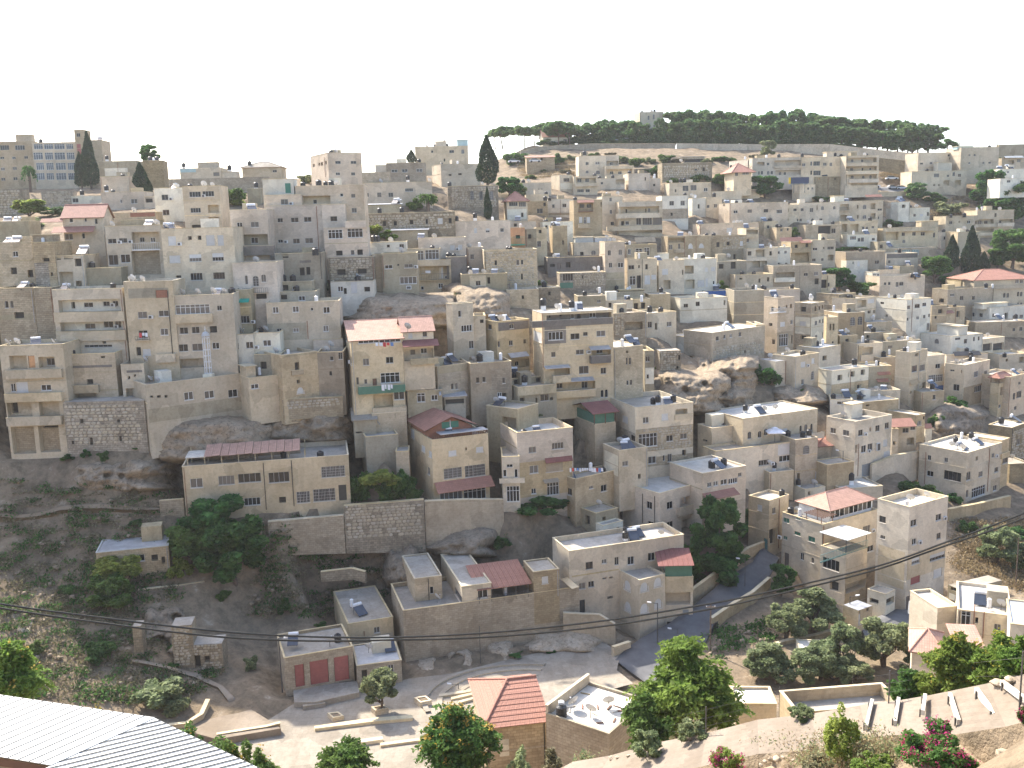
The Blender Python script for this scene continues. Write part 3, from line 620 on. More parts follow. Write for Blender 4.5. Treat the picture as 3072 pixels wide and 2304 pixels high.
 # ------------------------------------------------------------------ houses: upper hillside, northern end (photo tiles A and F)
b('A',[(-60,345),(262,345)],730,'w0,375,75,415 w125,375,205,415 w0,470,35,490 w100,470,130,490 w200,465,232,488 w5,560,40,585 w105,555,140,580 w10,645,45,670 w110,640,145,665 H130,290,255,345','long beige institution wing with small square windows on the crest','tan',Y=330,yaw=2,name='institution_building',cat='building',dep=14)
b('A',[(262,352),(625,352)],730,'W280,365,355,408,glassblue W365,365,440,408,glassblue W450,365,535,408,glassblue W548,365,608,408,glassblue W270,435,355,495,glassblue W372,435,440,495,glassblue W452,435,540,495,glassblue W552,435,618,495,glassblue W300,520,365,580,glassblue W383,520,445,580,glassblue W462,520,545,580,glassblue W560,520,622,580,glassblue W300,605,370,662,glassblue W385,605,448,662,glassblue W465,605,550,662,glassblue W565,605,625,662,glassblue','glazed institution block with rows of large blue windows','pale',Y=329,yaw=2,name='institution_building',cat='building',dep=14)
b('A',[(612,247),(690,248)],720,'w635,275,665,305 p640,365,672,450,redpaint','square stair tower with a red banner beside the glazed block','tan',Y=327,yaw=2,name='stair_tower',cat='building',dep=6)
b('A',[(690,322),(840,345)],650,'o700,312,720,325','plain beige wing behind the pair of tall cypresses','tan',Y=331,yaw=2,name='institution_building',cat='building')
b('A',[(815,500),(1130,515)],645,'p870,565,1060,630,white T888,2,1.2','grey crest house with a pale patched wall and chimney tank','grey',Y=290,yaw=2)
b('A',[(1180,500),(1350,505)],660,'','plain grey block below the crest conifer','greystone',Y=285,yaw=10)
b('A',[(830,640),(1065,630)],775,'','windowless pinkish house wall above the black tank','pink',Y=262,yaw=3)
b('A',[(835,772),(1200,755)],900,'w1085,820,1140,860 w995,825,1015,855 T885,1.5,1.0 T938,3','pinkish house with one wide window and black roof tank','pink',yaw=3)
b('A',[(1190,800),(1280,800)],890,'o1205,800,1265,850','small pinkish annex with an open corner loggia','pink',yaw=3)
b('A',[(590,800),(835,790)],865,'T683,1.5,.8 w600,815,650,850','low white outbuilding with a black tank below the rubble bank','white',yaw=3,dep=5)
b('A',[(340,762),(600,752)],895,'x345,765,595,890,.7','rough rubble terrace wall under the institution','rubble',dep=3,par=0,yaw=4,name='terrace_wall',cat='wall')
b('A',[(515,965),(850,970)],1300,'w575,975,605,1015 w700,980,720,1010 w785,985,810,1030 w535,1110,605,1160 w680,1105,705,1150 w440,1120,460,1150 c330,985,515,1015,redtile c420,1052,770,1100,redtile,2.0','cream villa with red tiled gable and red porch roofs','cream',kind='gable',rise=2.2,dep=7,yaw=8,cat='villa',name='villa')
b('A',[(-40,1188),(262,1175)],1570,'w105,1255,150,1300 o90,1390,140,1445 o230,1410,275,1470 S130,1.5 S60,3 T80,4','coursed stone house at the edge with roof solar panels','ashlar')
b('A',[(265,1182),(445,1180)],1570,'o355,1310,410,1340 p290,1350,410,1560,rubble o420,1430,440,1460 H270,1120,440,1180','narrow stone-patched house beside the red porch villa','stone')
b('A',[(445,1292),(690,1290)],1570,'o465,1285,505,1325 o530,1290,605,1320 o620,1315,675,1380 r495,1425,610,1560 r630,1500,680,1560','cream house with square black openings under the villa','cream')
b('A',[(690,1400),(1000,1385)],1570,'T765,1,.3','bare grey yard house hung with a blue tarpaulin','grey')
b('A',[(868,1045),(1332,1040)],1460,'w895,1150,965,1190 w985,1145,1055,1185 r1095,1095,1325,1240,tanplain w1140,1140,1180,1180 w1230,1140,1270,1180 R1095,1185,1325,1240,.25,frame_white r1095,1250,1330,1450,stone w895,1285,980,1370 w1000,1280,1080,1350 S1230,2 Y1300,1 Y920,2','beige house with white balustraded loggia over a stone recess','pale')
b('A',[(1335,1075),(1930,1050)],1570,'o1560,1130,1590,1160 o1640,1125,1670,1160 s1395,1130,1460,1205 s1710,1120,1780,1205 s1805,1120,1855,1205 s1405,1290,1495,1350 h1570,1280,1670,1340 h1760,1270,1855,1335 w1580,1435,1680,1495 w1770,1430,1865,1485 o1460,1455,1505,1500 S1400,1.5 Y1350,1 Y1420,2.5 S1330,4','broad pale apartment facade with a row of spouts','pale',dep=9,cat='apartment house',name='apartment_house')
b('A',[(885,945),(1290,925)],1045,'p1080,930,1285,968,rust o900,960,940,1000 Y1110,1','shabby tan shack wall with rusty sheeting','tan',dep=5)
b('A',[(1275,738),(1508,722)],995,'w1340,785,1395,830 w1350,910,1405,955','shaded white wing with two stacked windows','white')
b('A',[(1510,718),(1820,710)],1070,'w1570,760,1665,805 w1680,755,1775,800 w1580,895,1665,935 o1590,1035,1675,1060 r1725,870,1815,935 r1730,970,1820,1050 Y1690,2 Y1760,1.5 T1530,4','four-storey pale house with two corner loggias','pale',cat='apartment house',name='apartment_house')
b('A',[(1490,572),(1830,560)],645,'p1495,572,1625,600,teallight T1505,2,1 w1770,600,1820,630 H1640,520,1800,565','beige crest house with a bluish glass terrace','pale',Y=270,yaw=3)
b('A',[(1835,600),(1955,590)],645,'T1905,1,1','small cream crest house with a black tank on top','cream',Y=271,yaw=3,dep=5)
b('B',[(-95,562),(230,548)],628,'w160,580,195,600 T-30,2,.6','low crest house with a pointed little roof','pale',kind='hip',rise=1.5,rmat='roofgrey',Y=282,yaw=3)
b('A',[(1400,652),(2230,640)],722,'','long weathered boundary wall along the crest','stone',dep=1.2,par=0,Y=255,yaw=2,name='boundary_wall',cat='wall')
b('A',[(2050,742),(2165,730)],862,'T2125,1,.8','small grey hut with black roof tank beside the garden','grey',dep=5)
b('B',[(-196,915),(110,905)],1348,'w-136,1015,-91,1060 w-21,1010,45,1055 o-236,1025,-211,1045 r-161,1115,120,1205,grey w-30,1140,30,1190 B-161,1210,172,1282,1.3,dgrey','pinkish house with a long dark grey balcony parapet','pink')
b('B',[(-175,1355),(190,1342)],1705,'a-70,1455,-45,1530 a-5,1460,45,1545 a65,1447,105,1510 o20,1600,110,1650 R-90,1560,120,1600,.6','rosy house with ornate white arched doorways','pink',Y=None)
# tile F
b('F',[(-40,45),(272,35)],330,'a40,145,70,205 a85,145,112,205 o120,240,200,290 p-30,260,270,300,grey','old stone house with twin arched windows at the edge','stone')
b('F',[(275,40),(432,32)],330,'','blank stone house end beside twin arches','stone')
b('F',[(430,55),(1012,42)],640,'r485,135,1000,235,white w665,165,740,205 w825,155,880,195 w905,150,950,195 o560,160,590,215 r500,310,1020,395,white w675,340,760,385 w830,320,910,375 w925,315,975,375 B445,240,1030,312,.5,pale B465,398,1042,470,.6,pale w700,510,930,530 o850,480,880,500 S280,3 Y560,3 T940,2,.3','white house with three tiers of long balcony parapets','pale',cat='apartment house',name='apartment_house')
b('F',[(1022,-10),(1432,-20)],650,'p1065,40,1400,120,grey d1290,55,1390,120,rust w1145,235,1220,290 w1315,225,1400,275 w1150,390,1225,455 w1330,375,1395,430 o1130,530,1170,600 s1185,545,1250,600 R1120,440,1240,470,.5 B1290,590,1450,650,.8 t1435,60,1440,600,darkpipe Y980,2 Y1180,1.5 Y1050,3','tall cream tenement with rusty rooftop door and laundry windows','tanplain',cat='apartment house',name='apartment_house')
b('F',[(1440,105),(1930,88)],700,'W1445,175,1740,255 w1490,365,1560,420 w1590,360,1655,415 o1740,355,1800,410 w1480,505,1560,565 w1595,500,1685,560 W1760,490,1820,545 r1470,625,1690,700 w1800,185,1840,225 B1450,258,1760,322,.6 Y1510,2 Y1640,2 Y1770,1.5 S1800,3 Y1860,2 T2010,3','apartment house with a glazed yellow gallery on top floor','tanplain',cat='apartment house',name='apartment_house')
b('F',[(1940,60),(2075,45)],330,'c1945,130,2060,160,greennet p1950,200,2070,260,concrete w1960,270,2070,330','narrow shaded grey house with green sheet awning','grey')
b('F',[(1830,432),(2100,420)],625,'w1895,495,1980,550 w2040,485,2100,540 Y2000,3','white block with shutters of rust beside the lattice minaret','white')
b('G',[(0,412),(218,408)],592,'W80,470,148,522 Y100,3 T40,4','bright white cube with one big white window','white')
b('G',[(5,592),(228,585)],760,'o60,650,110,710 o175,660,200,685','grey undercroft below the bright white cube','grey')
f6=b('F',[(-10,522),(520,505)],1440,'r80,600,225,712 d235,600,290,700,orange r320,610,455,700 w360,630,430,690 w90,830,130,900 s135,820,232,905 W340,840,425,890 r60,985,265,1105 r325,980,495,1100 o60,1000,120,1090 r100,1190,290,1415,stone r325,1180,495,1400,stone o330,1180,490,1210 B45,720,510,782,.7 B35,915,510,975,.9 B50,1110,505,1172,.9 Y60,1 Y140,2 S300,2 Y440,2','four-storey concrete terrace house on tall bare pillars','tanplain',cat='apartment house',name='apartment_house')
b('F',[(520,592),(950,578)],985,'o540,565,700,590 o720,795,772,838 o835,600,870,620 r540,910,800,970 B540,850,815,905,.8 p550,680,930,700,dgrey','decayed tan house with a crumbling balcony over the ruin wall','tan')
b('F',[(520,985),(1195,972)],1360,'o665,1125,692,1160 o970,1130,995,1155 o745,1280,770,1340 o990,1265,1010,1310 o595,1305,615,1335 x540,1010,1180,1330,.75','massive ruined stone wall with small black holes','rubble',par=0.05,name='ruined_house',cat='ruin',dep=9)
b('F',[(1000,680),(1190,662)],985,'o1060,770,1080,795 o1110,755,1128,775 p1050,720,1180,740,dgrey r1045,870,1190,950','small beige hut with twin peepholes behind the ruin wall','pale')
mosque=b('F',[(1210,845),(2068,738)],1045,'o1248,930,1270,950 o1302,928,1335,950 o1365,928,1390,948 W1527,900,1605,968 W1697,890,1778,955 W1893,880,1972,945 p1215,990,2060,1100,concrete Y1300,2 Y1240,4','long tan prayer hall with three white windows','tanplain',name='prayer_hall',cat='mosque',dep=9,under=7)
b('G',[(-40,788),(242,756)],965,'W-20,835,45,875 H-60,690,20,790,1','yellow cube joined to the long tan prayer hall','yellow')
b('A',[(-60,748),(186,736)],965,'x-40,755,180,950,.8','rough rubble bank wall at the edge below the institution','rubble',yaw=4,dep=4,par=.05,name='terrace_wall',cat='wall')
b('A',[(-60,1012),(232,1003)],1195,'S60,2 S130,2 Y150,1 T80,3','low grey roof at the edge crowded with solar panels','grey',yaw=4,dep=6)
b('A',[(1000,1002),(1290,985)],1050,'Y1210,1 Y1250,2','low flat roof with dishes behind the balustraded house','grey',yaw=4,dep=6)
# ------------------------------------------------------------------ houses: middle of the hillside (tiles B, G, K)
b('B',[(470,447),(630,437),(895,432)],690,'o495,530,510,555 o540,520,555,545 o560,515,578,545 o595,505,610,535 w680,505,725,530 w808,505,855,530 w685,600,720,625 w812,600,845,625 t600,470,604,640','tall rosy corner house with two storeys of windows on the crest','pink',Y=262,yaw=28,cat='house')
b('B',[(1340,395),(1780,375)],535,'w1475,418,1492,438 w1625,415,1665,440 a1725,410,1750,445 o1580,485,1592,510 w1645,495,1670,515 H1510,345,1600,375 H1690,330,1780,375,1,teallight N1585,3','white crest house topped by a bluish glass rooftop room','pale',Y=330,yaw=5)
b('B',[(1480,542),(1560,532),(1880,525)],672,'o1620,615,1645,628 o1700,608,1730,622','plain beige corner house beside the tallest cypress','pale',Y=296,yaw=20)
b('B',[(1100,527),(1425,515)],672,'W1145,575,1195,600 W1232,572,1280,600 W1352,570,1402,598 T1375,2,.3','greyish stone house with three white-framed windows','stone',Y=288,yaw=3)
b('B',[(1010,550),(1100,530)],615,'','small bright gabled shed beside the three-window house','white',Y=290,yaw=3,dep=5)
b('B',[(905,702),(1480,667)],866,'w920,770,958,805 w1028,768,1062,805 w1120,768,1160,805 w1258,732,1325,760 T1283,2,1.2 Y1470,1 T1085,3,.2 Y1055,2','long low pinkish house with four windows and tall tank','pink',yaw=5)
b('B',[(900,602),(1130,595)],692,'','rough stone garden wall above the four-window house','stone',dep=1.5,par=0,Y=255,yaw=3,name='garden_wall',cat='wall')
YA=hit(*src('B',330,1295))[1]+4
ap=b('B',[(345,724),(912,695)],1065,'r390,795,640,862,pale o400,830,412,860 w490,825,520,860 w720,775,745,800 w812,780,845,810 w815,895,858,935 T412,2,.2 T543,3,.4 T600,3,.4 T648,3,.2 Y690,1','great stepped rosy apartment block with many terraces','pink',cat='apartment house',name='apartment_house',dep=10,Y=YA)
b('B',[(75,670),(330,642)],795,'p265,690,310,772,greenpaint','','white',into=ap,Y=ap.Y-1,dep=5,par=.3)
b('B',[(90,790),(396,785)],878,'w228,822,288,868','','pink',into=ap,Y=ap.Y-2.5,dep=8)
b('B',[(90,878),(566,870)],1295,'o137,985,160,1012 w200,980,245,1015 w312,975,375,1015 w420,970,482,1012 w205,1158,245,1185 w328,1150,385,1192 w430,1145,495,1188 t545,880,548,1260','','pink',into=ap,Y=ap.Y-3.5,dep=9)
b('B',[(566,868),(757,862)],1066,'w640,965,695,1005','','pink',into=ap,Y=ap.Y-3,dep=5)
b('B',[(583,1066),(945,1050)],1315,'W620,1075,740,1150 W780,1065,908,1140 o685,1250,740,1290 w808,1245,838,1285 o862,1240,908,1285 B760,1004,932,1055,.3','','pink',into=ap,Y=ap.Y-5.5,dep=6)
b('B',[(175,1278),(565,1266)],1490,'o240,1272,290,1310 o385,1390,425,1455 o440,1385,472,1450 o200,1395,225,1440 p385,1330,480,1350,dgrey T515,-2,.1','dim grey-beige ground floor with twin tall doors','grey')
b('B',[(205,1512),(485,1500)],1605,'w325,1545,360,1575 o220,1535,290,1580 T330,1,.1 T250,2,.1','cluttered grey lean-to with barrels','grey',dep=5,par=.2)
b('B',[(212,1597),(520,1582)],1720,'o225,1615,280,1655 W375,1625,430,1665','grey patched shack with one white window','grey',dep=5,par=.2)
b('B',[(622,1308),(1000,1298)],1505,'o695,1405,765,1450 o865,1400,940,1440 x630,1320,995,1490,.62','rubble stone storey of big golden blocks with two openings','rubble',par=.3)
b('B',[(640,1512),(1000,1497)],1615,'W700,1545,745,1590 o750,1560,775,1610 o920,1550,968,1590 s810,1510,860,1600','white enclosed veranda under the golden rubble storey','white',dep=6,par=.3)
b('B',[(1062,1278),(1357,1266)],1590,'w1090,1368,1155,1400 w1252,1360,1322,1392 o1195,1360,1210,1375 W1215,1465,1355,1525 k1270,1540,1310,1570 t1085,1290,1088,1560','grey concrete house with a white enclosed balcony','grey')
b('B',[(985,1284),(1062,1280)],1500,'','narrow tan wall strip beside the grey concrete house','tan',dep=5)
b('B',[(958,1187),(1268,1172)],1282,'w1108,1200,1132,1222 w1212,1195,1250,1260 T1000,2,.6 T1030,2.5,.6 S1020,3.5 Y1130,1.5 Y1140,2.5','brilliant white low house with roof heater and dish','white',dep=7)
b('B',[(1365,1147),(1762,1137)],1310,'s1632,1205,1670,1245 s1698,1200,1732,1240 Y1500,1 S1330,2','pinkish box house with two closed shutters','pink')
cb=b('B',[(1270,1242),(1550,1230)],1338,'W1362,1250,1412,1328 W1425,1242,1540,1322','cream house with white-glazed sunroom over a columned balcony','cream',dep=7)
b('B',[(1365,1332),(1637,1326)],1600,'r1380,1378,1625,1490,yellow W1395,1380,1420,1440 s1540,1390,1575,1480 W1390,1545,1415,1575 W1535,1520,1575,1560 B1365,1327,1637,1370,.5,cream R1380,1440,1632,1492,.6 ','','yellow',into=cb,Y=cb.Y-1.2,dep=6)
b('B',[(1665,1012),(2130,992)],1232,'s1832,1062,1855,1105 h1928,1065,1960,1098 w2048,1062,2078,1095 T1840,2,1.2 U1985,1 T1580,1,.5','broad pinkish house with tank standing before the slim cypress','pink')
b('B',[(1770,1226),(1905,1218)],1380,'w1800,1280,1830,1320 t1775,1230,1778,1370','pinkish lower wall with thin pipe below broad house','pink',dep=6)
b('B',[(1610,708),(2030,716)],905,'a1800,755,1828,828 a1875,755,1902,828 a1960,755,1990,825 T1600,2,.2 Y1900,2 T1522,3,.2 x1640,730,2020,890,.7','old rubble house with three tall arched windows','rubble',par=.2)
b('B',[(930,942),(1672,926)],1088,'o1075,1005,1100,1045 o1165,1005,1190,1040 o1298,995,1325,1030 w1428,985,1450,1030 s1530,980,1570,1030 o1620,980,1645,1020 x940,950,1665,1075,.7 T1048,-2,.2 T1232,-2,.2','long brown rubble row with open shutters','rubble',par=.15)
b('B',[(910,872),(1222,866)],936,'S1180,1 S1230,1.5 Y1290,1','low tin-roofed shed with solar heaters','grey',dep=6,par=0,kind='shed',rmat='tin',rise=.3,name='shed',cat='shed')
b('B',[(1150,1085),(1445,1078)],1140,'','flat tin-roofed shed beneath the brown rubble row','grey',kind='shed',rmat='tin',rise=.3,dep=5,name='shed',cat='shed')
b('B',[(1600,1308),(1768,1292)],1430,'','bare dark grey wall under the closed-shutter house','dgrey',dep=5)
b('B',[(1722,1452),(2105,1432)],1600,'w1845,1500,1885,1540 o1942,1470,1965,1525 p1795,1455,1930,1560,cream Y1800,1 S1840,2 S2000,2 T1795,3,.9 Y1910,1.5','low cream cottage with one door on the cliff edge','grey',dep=7)
# tile G
b('G',[(105,168),(712,142)],478,'W160,195,210,248 W325,190,378,240 w475,200,498,228 W580,195,635,248 w195,375,235,400 W330,370,378,405 W578,350,625,400 p110,330,440,470,grey t455,310,458,460','plain tan two-storey house with seven white windows','tanplain',dep=8)
b('G',[(495,472),(742,458)],565,'','low rosy plinth wall below the plain tan house','pink',dep=5,par=.2,name='terrace_wall',cat='wall')
b('G',[(230,602),(528,560)],960,'o345,655,382,745 o360,800,385,830 A365,862,415,912 p235,580,520,600,concrete B320,720,420,752,.3 U290,1.5','old tan house with a pale arched doorway at its foot','tan')
b('G',[(530,578),(745,562)],905,'w635,605,665,640 w705,568,740,630 o632,730,652,765','brown recessed house beside the arched doorway house','brown')
g5=b('G',[(742,452),(842,472),(1237,440)],1130,'w758,432,775,470 w795,445,818,490 w755,615,778,665 w805,620,828,680 w855,780,875,840 W870,468,1040,497 W1045,458,1222,490 w910,625,960,680 w1100,610,1162,662 W1055,740,1215,825 w920,795,945,835 d990,790,1025,862 r995,925,1160,1030 W1165,897,1262,965 B872,848,1262,905,1.2,greentarp B990,1030,1272,1062,.8','four-storey cream house with long salmon tiled roof','cream',kind='gable',rmat='pinktile',rise=2.4,cat='apartment house',name='apartment_house',yaw=14)
g5b=b('G',[(1237,400),(1492,380)],690,'s1285,410,1320,455 w1405,395,1440,440 r1242,540,1530,640 w1310,560,1350,600 W1395,545,1450,590 B1305,625,1535,665,.9,concrete c1240,468,1542,525,maroon,2.2 Y1280,-2.2','','cream',into=g5,Y=g5.Y+3,kind='gable',rmat='pinktile',rise=2.0,dep=7,yaw=12)
b('G',[(1245,692),(1545,662)],890,'a1340,770,1365,815 a1378,768,1402,810 Y1360,-1','tan stone house with twin arches below maroon awning','tan')
b('G',[(1275,892),(1565,880)],1040,'W1358,910,1425,985 W1475,925,1530,970 c1540,900,1560,930,tin','grey rendered house with two white sash windows','grey',dep=6,par=.2)
b('G',[(1585,945),(1758,935)],1040,'o1590,960,1750,1000','dark shed with bluish tin roof behind the leafy tree','grey',kind='shed',rmat='tin',rise=.4,dep=4,name='shed',cat='shed')
b('G',[(1525,695),(1802,656)],930,'a1640,830,1662,880 a1675,825,1698,880 p1528,660,1798,735,grey','pale ashlar house with twin little arches','ashlar')
b('G',[(1797,668),(2140,645)],990,'w1848,780,1875,825 w1900,775,1928,820 p1975,700,2130,880,stone w2065,780,2090,830 W2025,905,2060,960 o2065,910,2100,970','brown rendered house with golden stone corner','brown')
b('G',[(1598,178),(1668,172),(1822,164)],630,'w1700,225,1725,280 W1725,345,1815,400 w1790,475,1840,540','slender grey tower house with corner bay windows','pale',yaw=30)
b('G',[(1825,278),(1925,262)],610,'o1880,300,1910,330','stepped annex of slender tower house with green net','pale',dep=6)
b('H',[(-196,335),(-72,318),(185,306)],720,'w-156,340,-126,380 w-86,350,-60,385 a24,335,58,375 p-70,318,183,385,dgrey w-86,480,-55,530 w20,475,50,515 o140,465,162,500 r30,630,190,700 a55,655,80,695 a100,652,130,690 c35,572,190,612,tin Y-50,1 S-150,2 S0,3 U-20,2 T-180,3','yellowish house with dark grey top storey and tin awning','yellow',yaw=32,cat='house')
# tile K
kb=b('J',[(1510,415),(2890,318)],780,'w1578,512,1682,590 w1812,490,1945,565 w1975,470,2165,545 w2228,460,2400,545 g2665,410,2862,500 w2025,672,2160,735 o2316,665,2372,715 g2460,620,2572,715 g2598,598,2782,700 d2810,565,2875,695,interior t2210,380,2212,770,darkpipe t2440,360,2442,740,darkpipe','long two-storey cream house under a torn pink sheet roof','tanplain',dep=11,par=.7,cat='house')
ch=b('K',[(1262,62),(1500,192),(1947,142)],720,'s1395,240,1425,290 s1455,285,1480,335 s1305,95,1335,180 s1620,280,1685,325 o1758,255,1772,280 s1848,250,1908,295 g1580,425,1730,510 g1755,400,1925,495 w1445,420,1465,480 W1548,590,1735,700 W1745,585,1930,690 c1530,515,2005,610,redtile,1.8','cream four-storey house with red chalet attic and red veranda roof','tanplain',par=.5,cat='apartment house',name='apartment_house')
b('G',[(832,1142),(1015,1130)],1250,'o850,1230,900,1245','low shed with sloping stone-grey roof in the shady yard','grey',kind='shed',rmat='roofgrey',rise=1.2,dep=5,name='shed',cat='shed',Y=158)
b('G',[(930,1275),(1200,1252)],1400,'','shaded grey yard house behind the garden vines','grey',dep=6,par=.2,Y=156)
b('G',[(985,1085),(1270,1060)],1270,'','tan undercroft below the four-storey cream house','tan',dep=5,par=.1,Y=160)
b('G',[(1180,1400),(1290,1390)],1540,'','ochre terrace wall stub beside the chalet house','tan',dep=4,par=.1,Y=154,name='terrace_wall',cat='wall')
# ------------------------------------------------------------------ houses: upper centre and south (tiles C, E)
b('C',[(1105,112),(1300,88)],352,'w1170,130,1185,165 w1212,120,1228,160 w1218,205,1232,250','square stone tower house rising out of the pine wood','pale',Y=445,yaw=8,dep=10,name='tower_house',cat='tower')
b('C',[(300,318),(505,290)],390,'w320,330,340,360 w470,325,500,355','white cottage with orange tiled roof among ridge pines','white',kind='gable',rise=3,dep=8,Y=430,yaw=8)
b('C',[(165,482),(398,472)],532,'o280,475,300,500','small stone cottage with low orange tiled roof','stone',kind='shed',rmat='redtile',rise=1.0,dep=6,Y=380,yaw=4)
c2=b('C',[(597,468),(822,458)],640,'w655,515,680,540 w735,512,772,535 a655,585,680,608 a740,585,775,615 T645,2,.8','stepped beige house alone below the ridge wall','pale',Y=358,yaw=4)
b('C',[(822,458),(930,456)],640,'r830,505,925,540 w860,515,885,540','','pale',into=c2,Y=358.5,yaw=4)
b('C',[(822,548),(1052,545)],640,'r830,560,1040,620 w860,590,890,615 w930,590,960,615 B820,546,1052,570,.6','','pale',into=c2,Y=354,yaw=4)
b('C',[(370,632),(440,622),(545,618)],745,'w472,648,520,678 p445,690,545,740,white','bright cornered cream house with dark twin window','pale',yaw=24)
b('C',[(555,642),(752,626)],775,'r575,632,740,690 w590,650,625,680 w655,650,690,680 B568,690,752,713,.9 w585,740,640,765 w655,740,690,765 T820,2','beige house with pale balcony under the dry slope','pale',yaw=4)
b('C',[(1010,614),(1192,602)],740,'o1145,640,1157,668 T885,1','blank rosy cube with one slit window','pink',yaw=6,dep=8)
b('C',[(1192,652),(1275,650)],728,'o1215,695,1235,715','low rosy annex beside the slit-window cube','pink',yaw=6,dep=6)
b('C',[(750,652),(980,648)],735,'w780,680,800,700 r905,655,980,700 T880,1,.4 T770,2','beige row house with washing terrace','pale',yaw=4,dep=6)
b('C',[(1350,692),(1697,680)],806,'w1460,710,1508,755 w1525,705,1575,750 W1635,728,1668,758 o1395,740,1408,765 T1440,1.5,.7 T1475,1.5,.7 Y1330,1','cream flat-roofed house with twin roof tanks','cream',yaw=3)
b('C',[(1290,532),(1705,512)],650,'w1560,570,1580,585 o1625,560,1645,590 x1300,540,1690,640,.8','grey rough stone compound below the ridge wall','greystone',Y=352,yaw=3,par=.1)
b('C',[(1465,475),(1642,468)],520,'o1475,490,1630,515','open shed with flat dark roof under the ridge wall','stone',kind='shed',rmat='tin',rise=.2,Y=385,yaw=3,name='shed',cat='shed',dep=6)
b('C',[(1845,532),(2000,492),(2215,478)],650,'w1850,540,1870,560 r2003,512,2060,548 r2063,512,2145,548 w2155,520,2180,540 a2075,590,2098,620 a2105,588,2128,620 a2160,588,2180,618 a2185,588,2205,618','angled pale apartment wing beside the tiled kiosk','pale',Y=350,yaw=20,cat='apartment house',name='apartment_house')
b('C',[(1885,586),(2032,582)],695,'W1955,595,2010,620 w1895,600,1920,630','small villa kiosk with orange pyramid roof','pale',kind='hip',rise=2.6,over=1.2,Y=335,yaw=8,dep=9)
b('C',[(105,692),(368,682)],775,'a258,735,275,760 a285,735,300,760 T138,2,.2 Y180,1','beige house with two tiny arched windows','pale',yaw=4)
b('C',[(160,787),(347,783)],850,'T430,1,.2','low plain wall house below tiny arches','pale',yaw=4,dep=6)
b('C',[(0,832),(172,827)],1000,'w20,845,90,880 w100,845,160,885 p5,905,165,990,white o120,935,140,970','house with orange pyramid roof over a glazed room','pale',kind='hip',rise=2.4,over=.6,yaw=6,dep=8)
b('C',[(172,842),(340,838)],945,'w250,900,300,940 o305,845,325,880 T330,1,.5','shabby beige house between pyramid roof and pale cube','stone',yaw=4)
b('C',[(340,827),(552,816)],955,'w378,865,398,895 w462,860,495,890 p345,935,550,955,stone T260,0,.1','pale cube with two square windows','pale',yaw=4)
b('C',[(555,832),(792,826)],1115,'r597,855,715,922,tanplain w610,862,650,895 w670,862,710,895 W640,970,660,1030 s600,970,628,1020 s665,970,692,1020 o780,845,792,885 c588,830,728,852,redtile R595,890,718,924,.8,brownwood B592,1028,695,1060,.6 T262,1','tan house with wooden balcony beneath small tiled awning','tan',yaw=5)
c13=b('C',[(792,806),(960,792)],1070,'w852,810,872,840 w855,910,875,945 w862,1010,890,1040','large terraced beige apartment house with curved balconies','pale',yaw=6,cat='apartment house',name='apartment_house')
b('C',[(928,848),(1292,838)],1105,'r945,885,1265,940 o995,905,1008,935 o1158,900,1168,932 w1180,898,1200,930 w1075,975,1115,1035 w1128,975,1205,1035 w1212,975,1290,1035 o950,1005,975,1040 w985,1005,1015,1035 r1105,1080,1310,1105 B930,843,1240,880,.5 B910,940,1272,975,.9 B832,1045,1292,1078,1.0','','pale',into=c13,Y=c13.Y-3,yaw=6)
b('C',[(1285,797),(1507,790)],990,'w1350,838,1388,875 w1442,835,1478,875 p1290,902,1505,985,stone o1360,935,1380,960 T1515,2 W1175,790,1280,820','white house on a stone base with dark twin windows','white',yaw=4)
b('C',[(1540,818),(1652,810)],945,'o1585,865,1602,900 d1525,870,1545,920,redpaint','narrow white house beside the red door','white',yaw=8)
b('C',[(1655,810),(1785,806)],945,'w1660,870,1682,895 w1718,862,1745,893 T1720,1,.6','small cream house between white houses and staircase','pale',yaw=6)
b('C',[(1760,842),(1846,856),(2335,848)],1045,'o1795,860,1810,880 w1882,915,1918,940 w1998,908,2035,935 w2132,905,2170,932 w2125,1015,2180,1038 w2240,910,2285,940 Y1800,2 S1830,2 T1905,3 S2030,3 T2000,2','large rosy corner house with sunlit white side','pink',yaw=22,cat='apartment house',name='apartment_house')
b('C',[(1600,1032),(2092,1016)],1140,'w1915,1072,1955,1095 s1825,1060,1870,1100 w1990,1075,2015,1105 Y1885,1 Y1915,1 Y1945,1 S1540,1 S1600,2','long pinkish house with three little roof aerial dishes','pink',yaw=4)
b('C',[(1690,1128),(1990,1120)],1340,'o1740,1180,1765,1220 o1825,1175,1850,1205 s1935,1170,1960,1210 p1790,1240,1985,1330,grey x1790,1135,1980,1235,.6 o1880,1280,1900,1320','rubble-faced house with dark shaded end','stone',yaw=3)
b('C',[(1985,1068),(2092,1062)],1330,'r1990,1078,2085,1120 B1985,1115,2090,1140,.5 w1990,1150,2010,1180 B1985,1190,2090,1235,.4 o1995,1250,2030,1290','beige tower of stacked balconies beside the rubble house','pale',yaw=4)
b('C',[(380,1048),(502,1042)],1262,'o462,1165,475,1200 T265,1 S420,2 S390,3 T350,3,.2','tall blank tan house with clutter of roof pipes','tan',yaw=4)
b('C',[(22,1068),(150,1052)],1215,'o75,1120,112,1150 R28,1135,150,1200,.6,greennet','small orange house with bright green balcony net','orange',yaw=4)
b('C',[(152,1076),(246,1062)],1215,'o178,1115,205,1150','grey plaster house beside the green net','grey',yaw=4,dep=6)
b('C',[(246,1066),(332,1056)],1240,'o265,1065,290,1105 w250,1170,285,1220','narrow cream house with high black window','cream',yaw=4,dep=6)
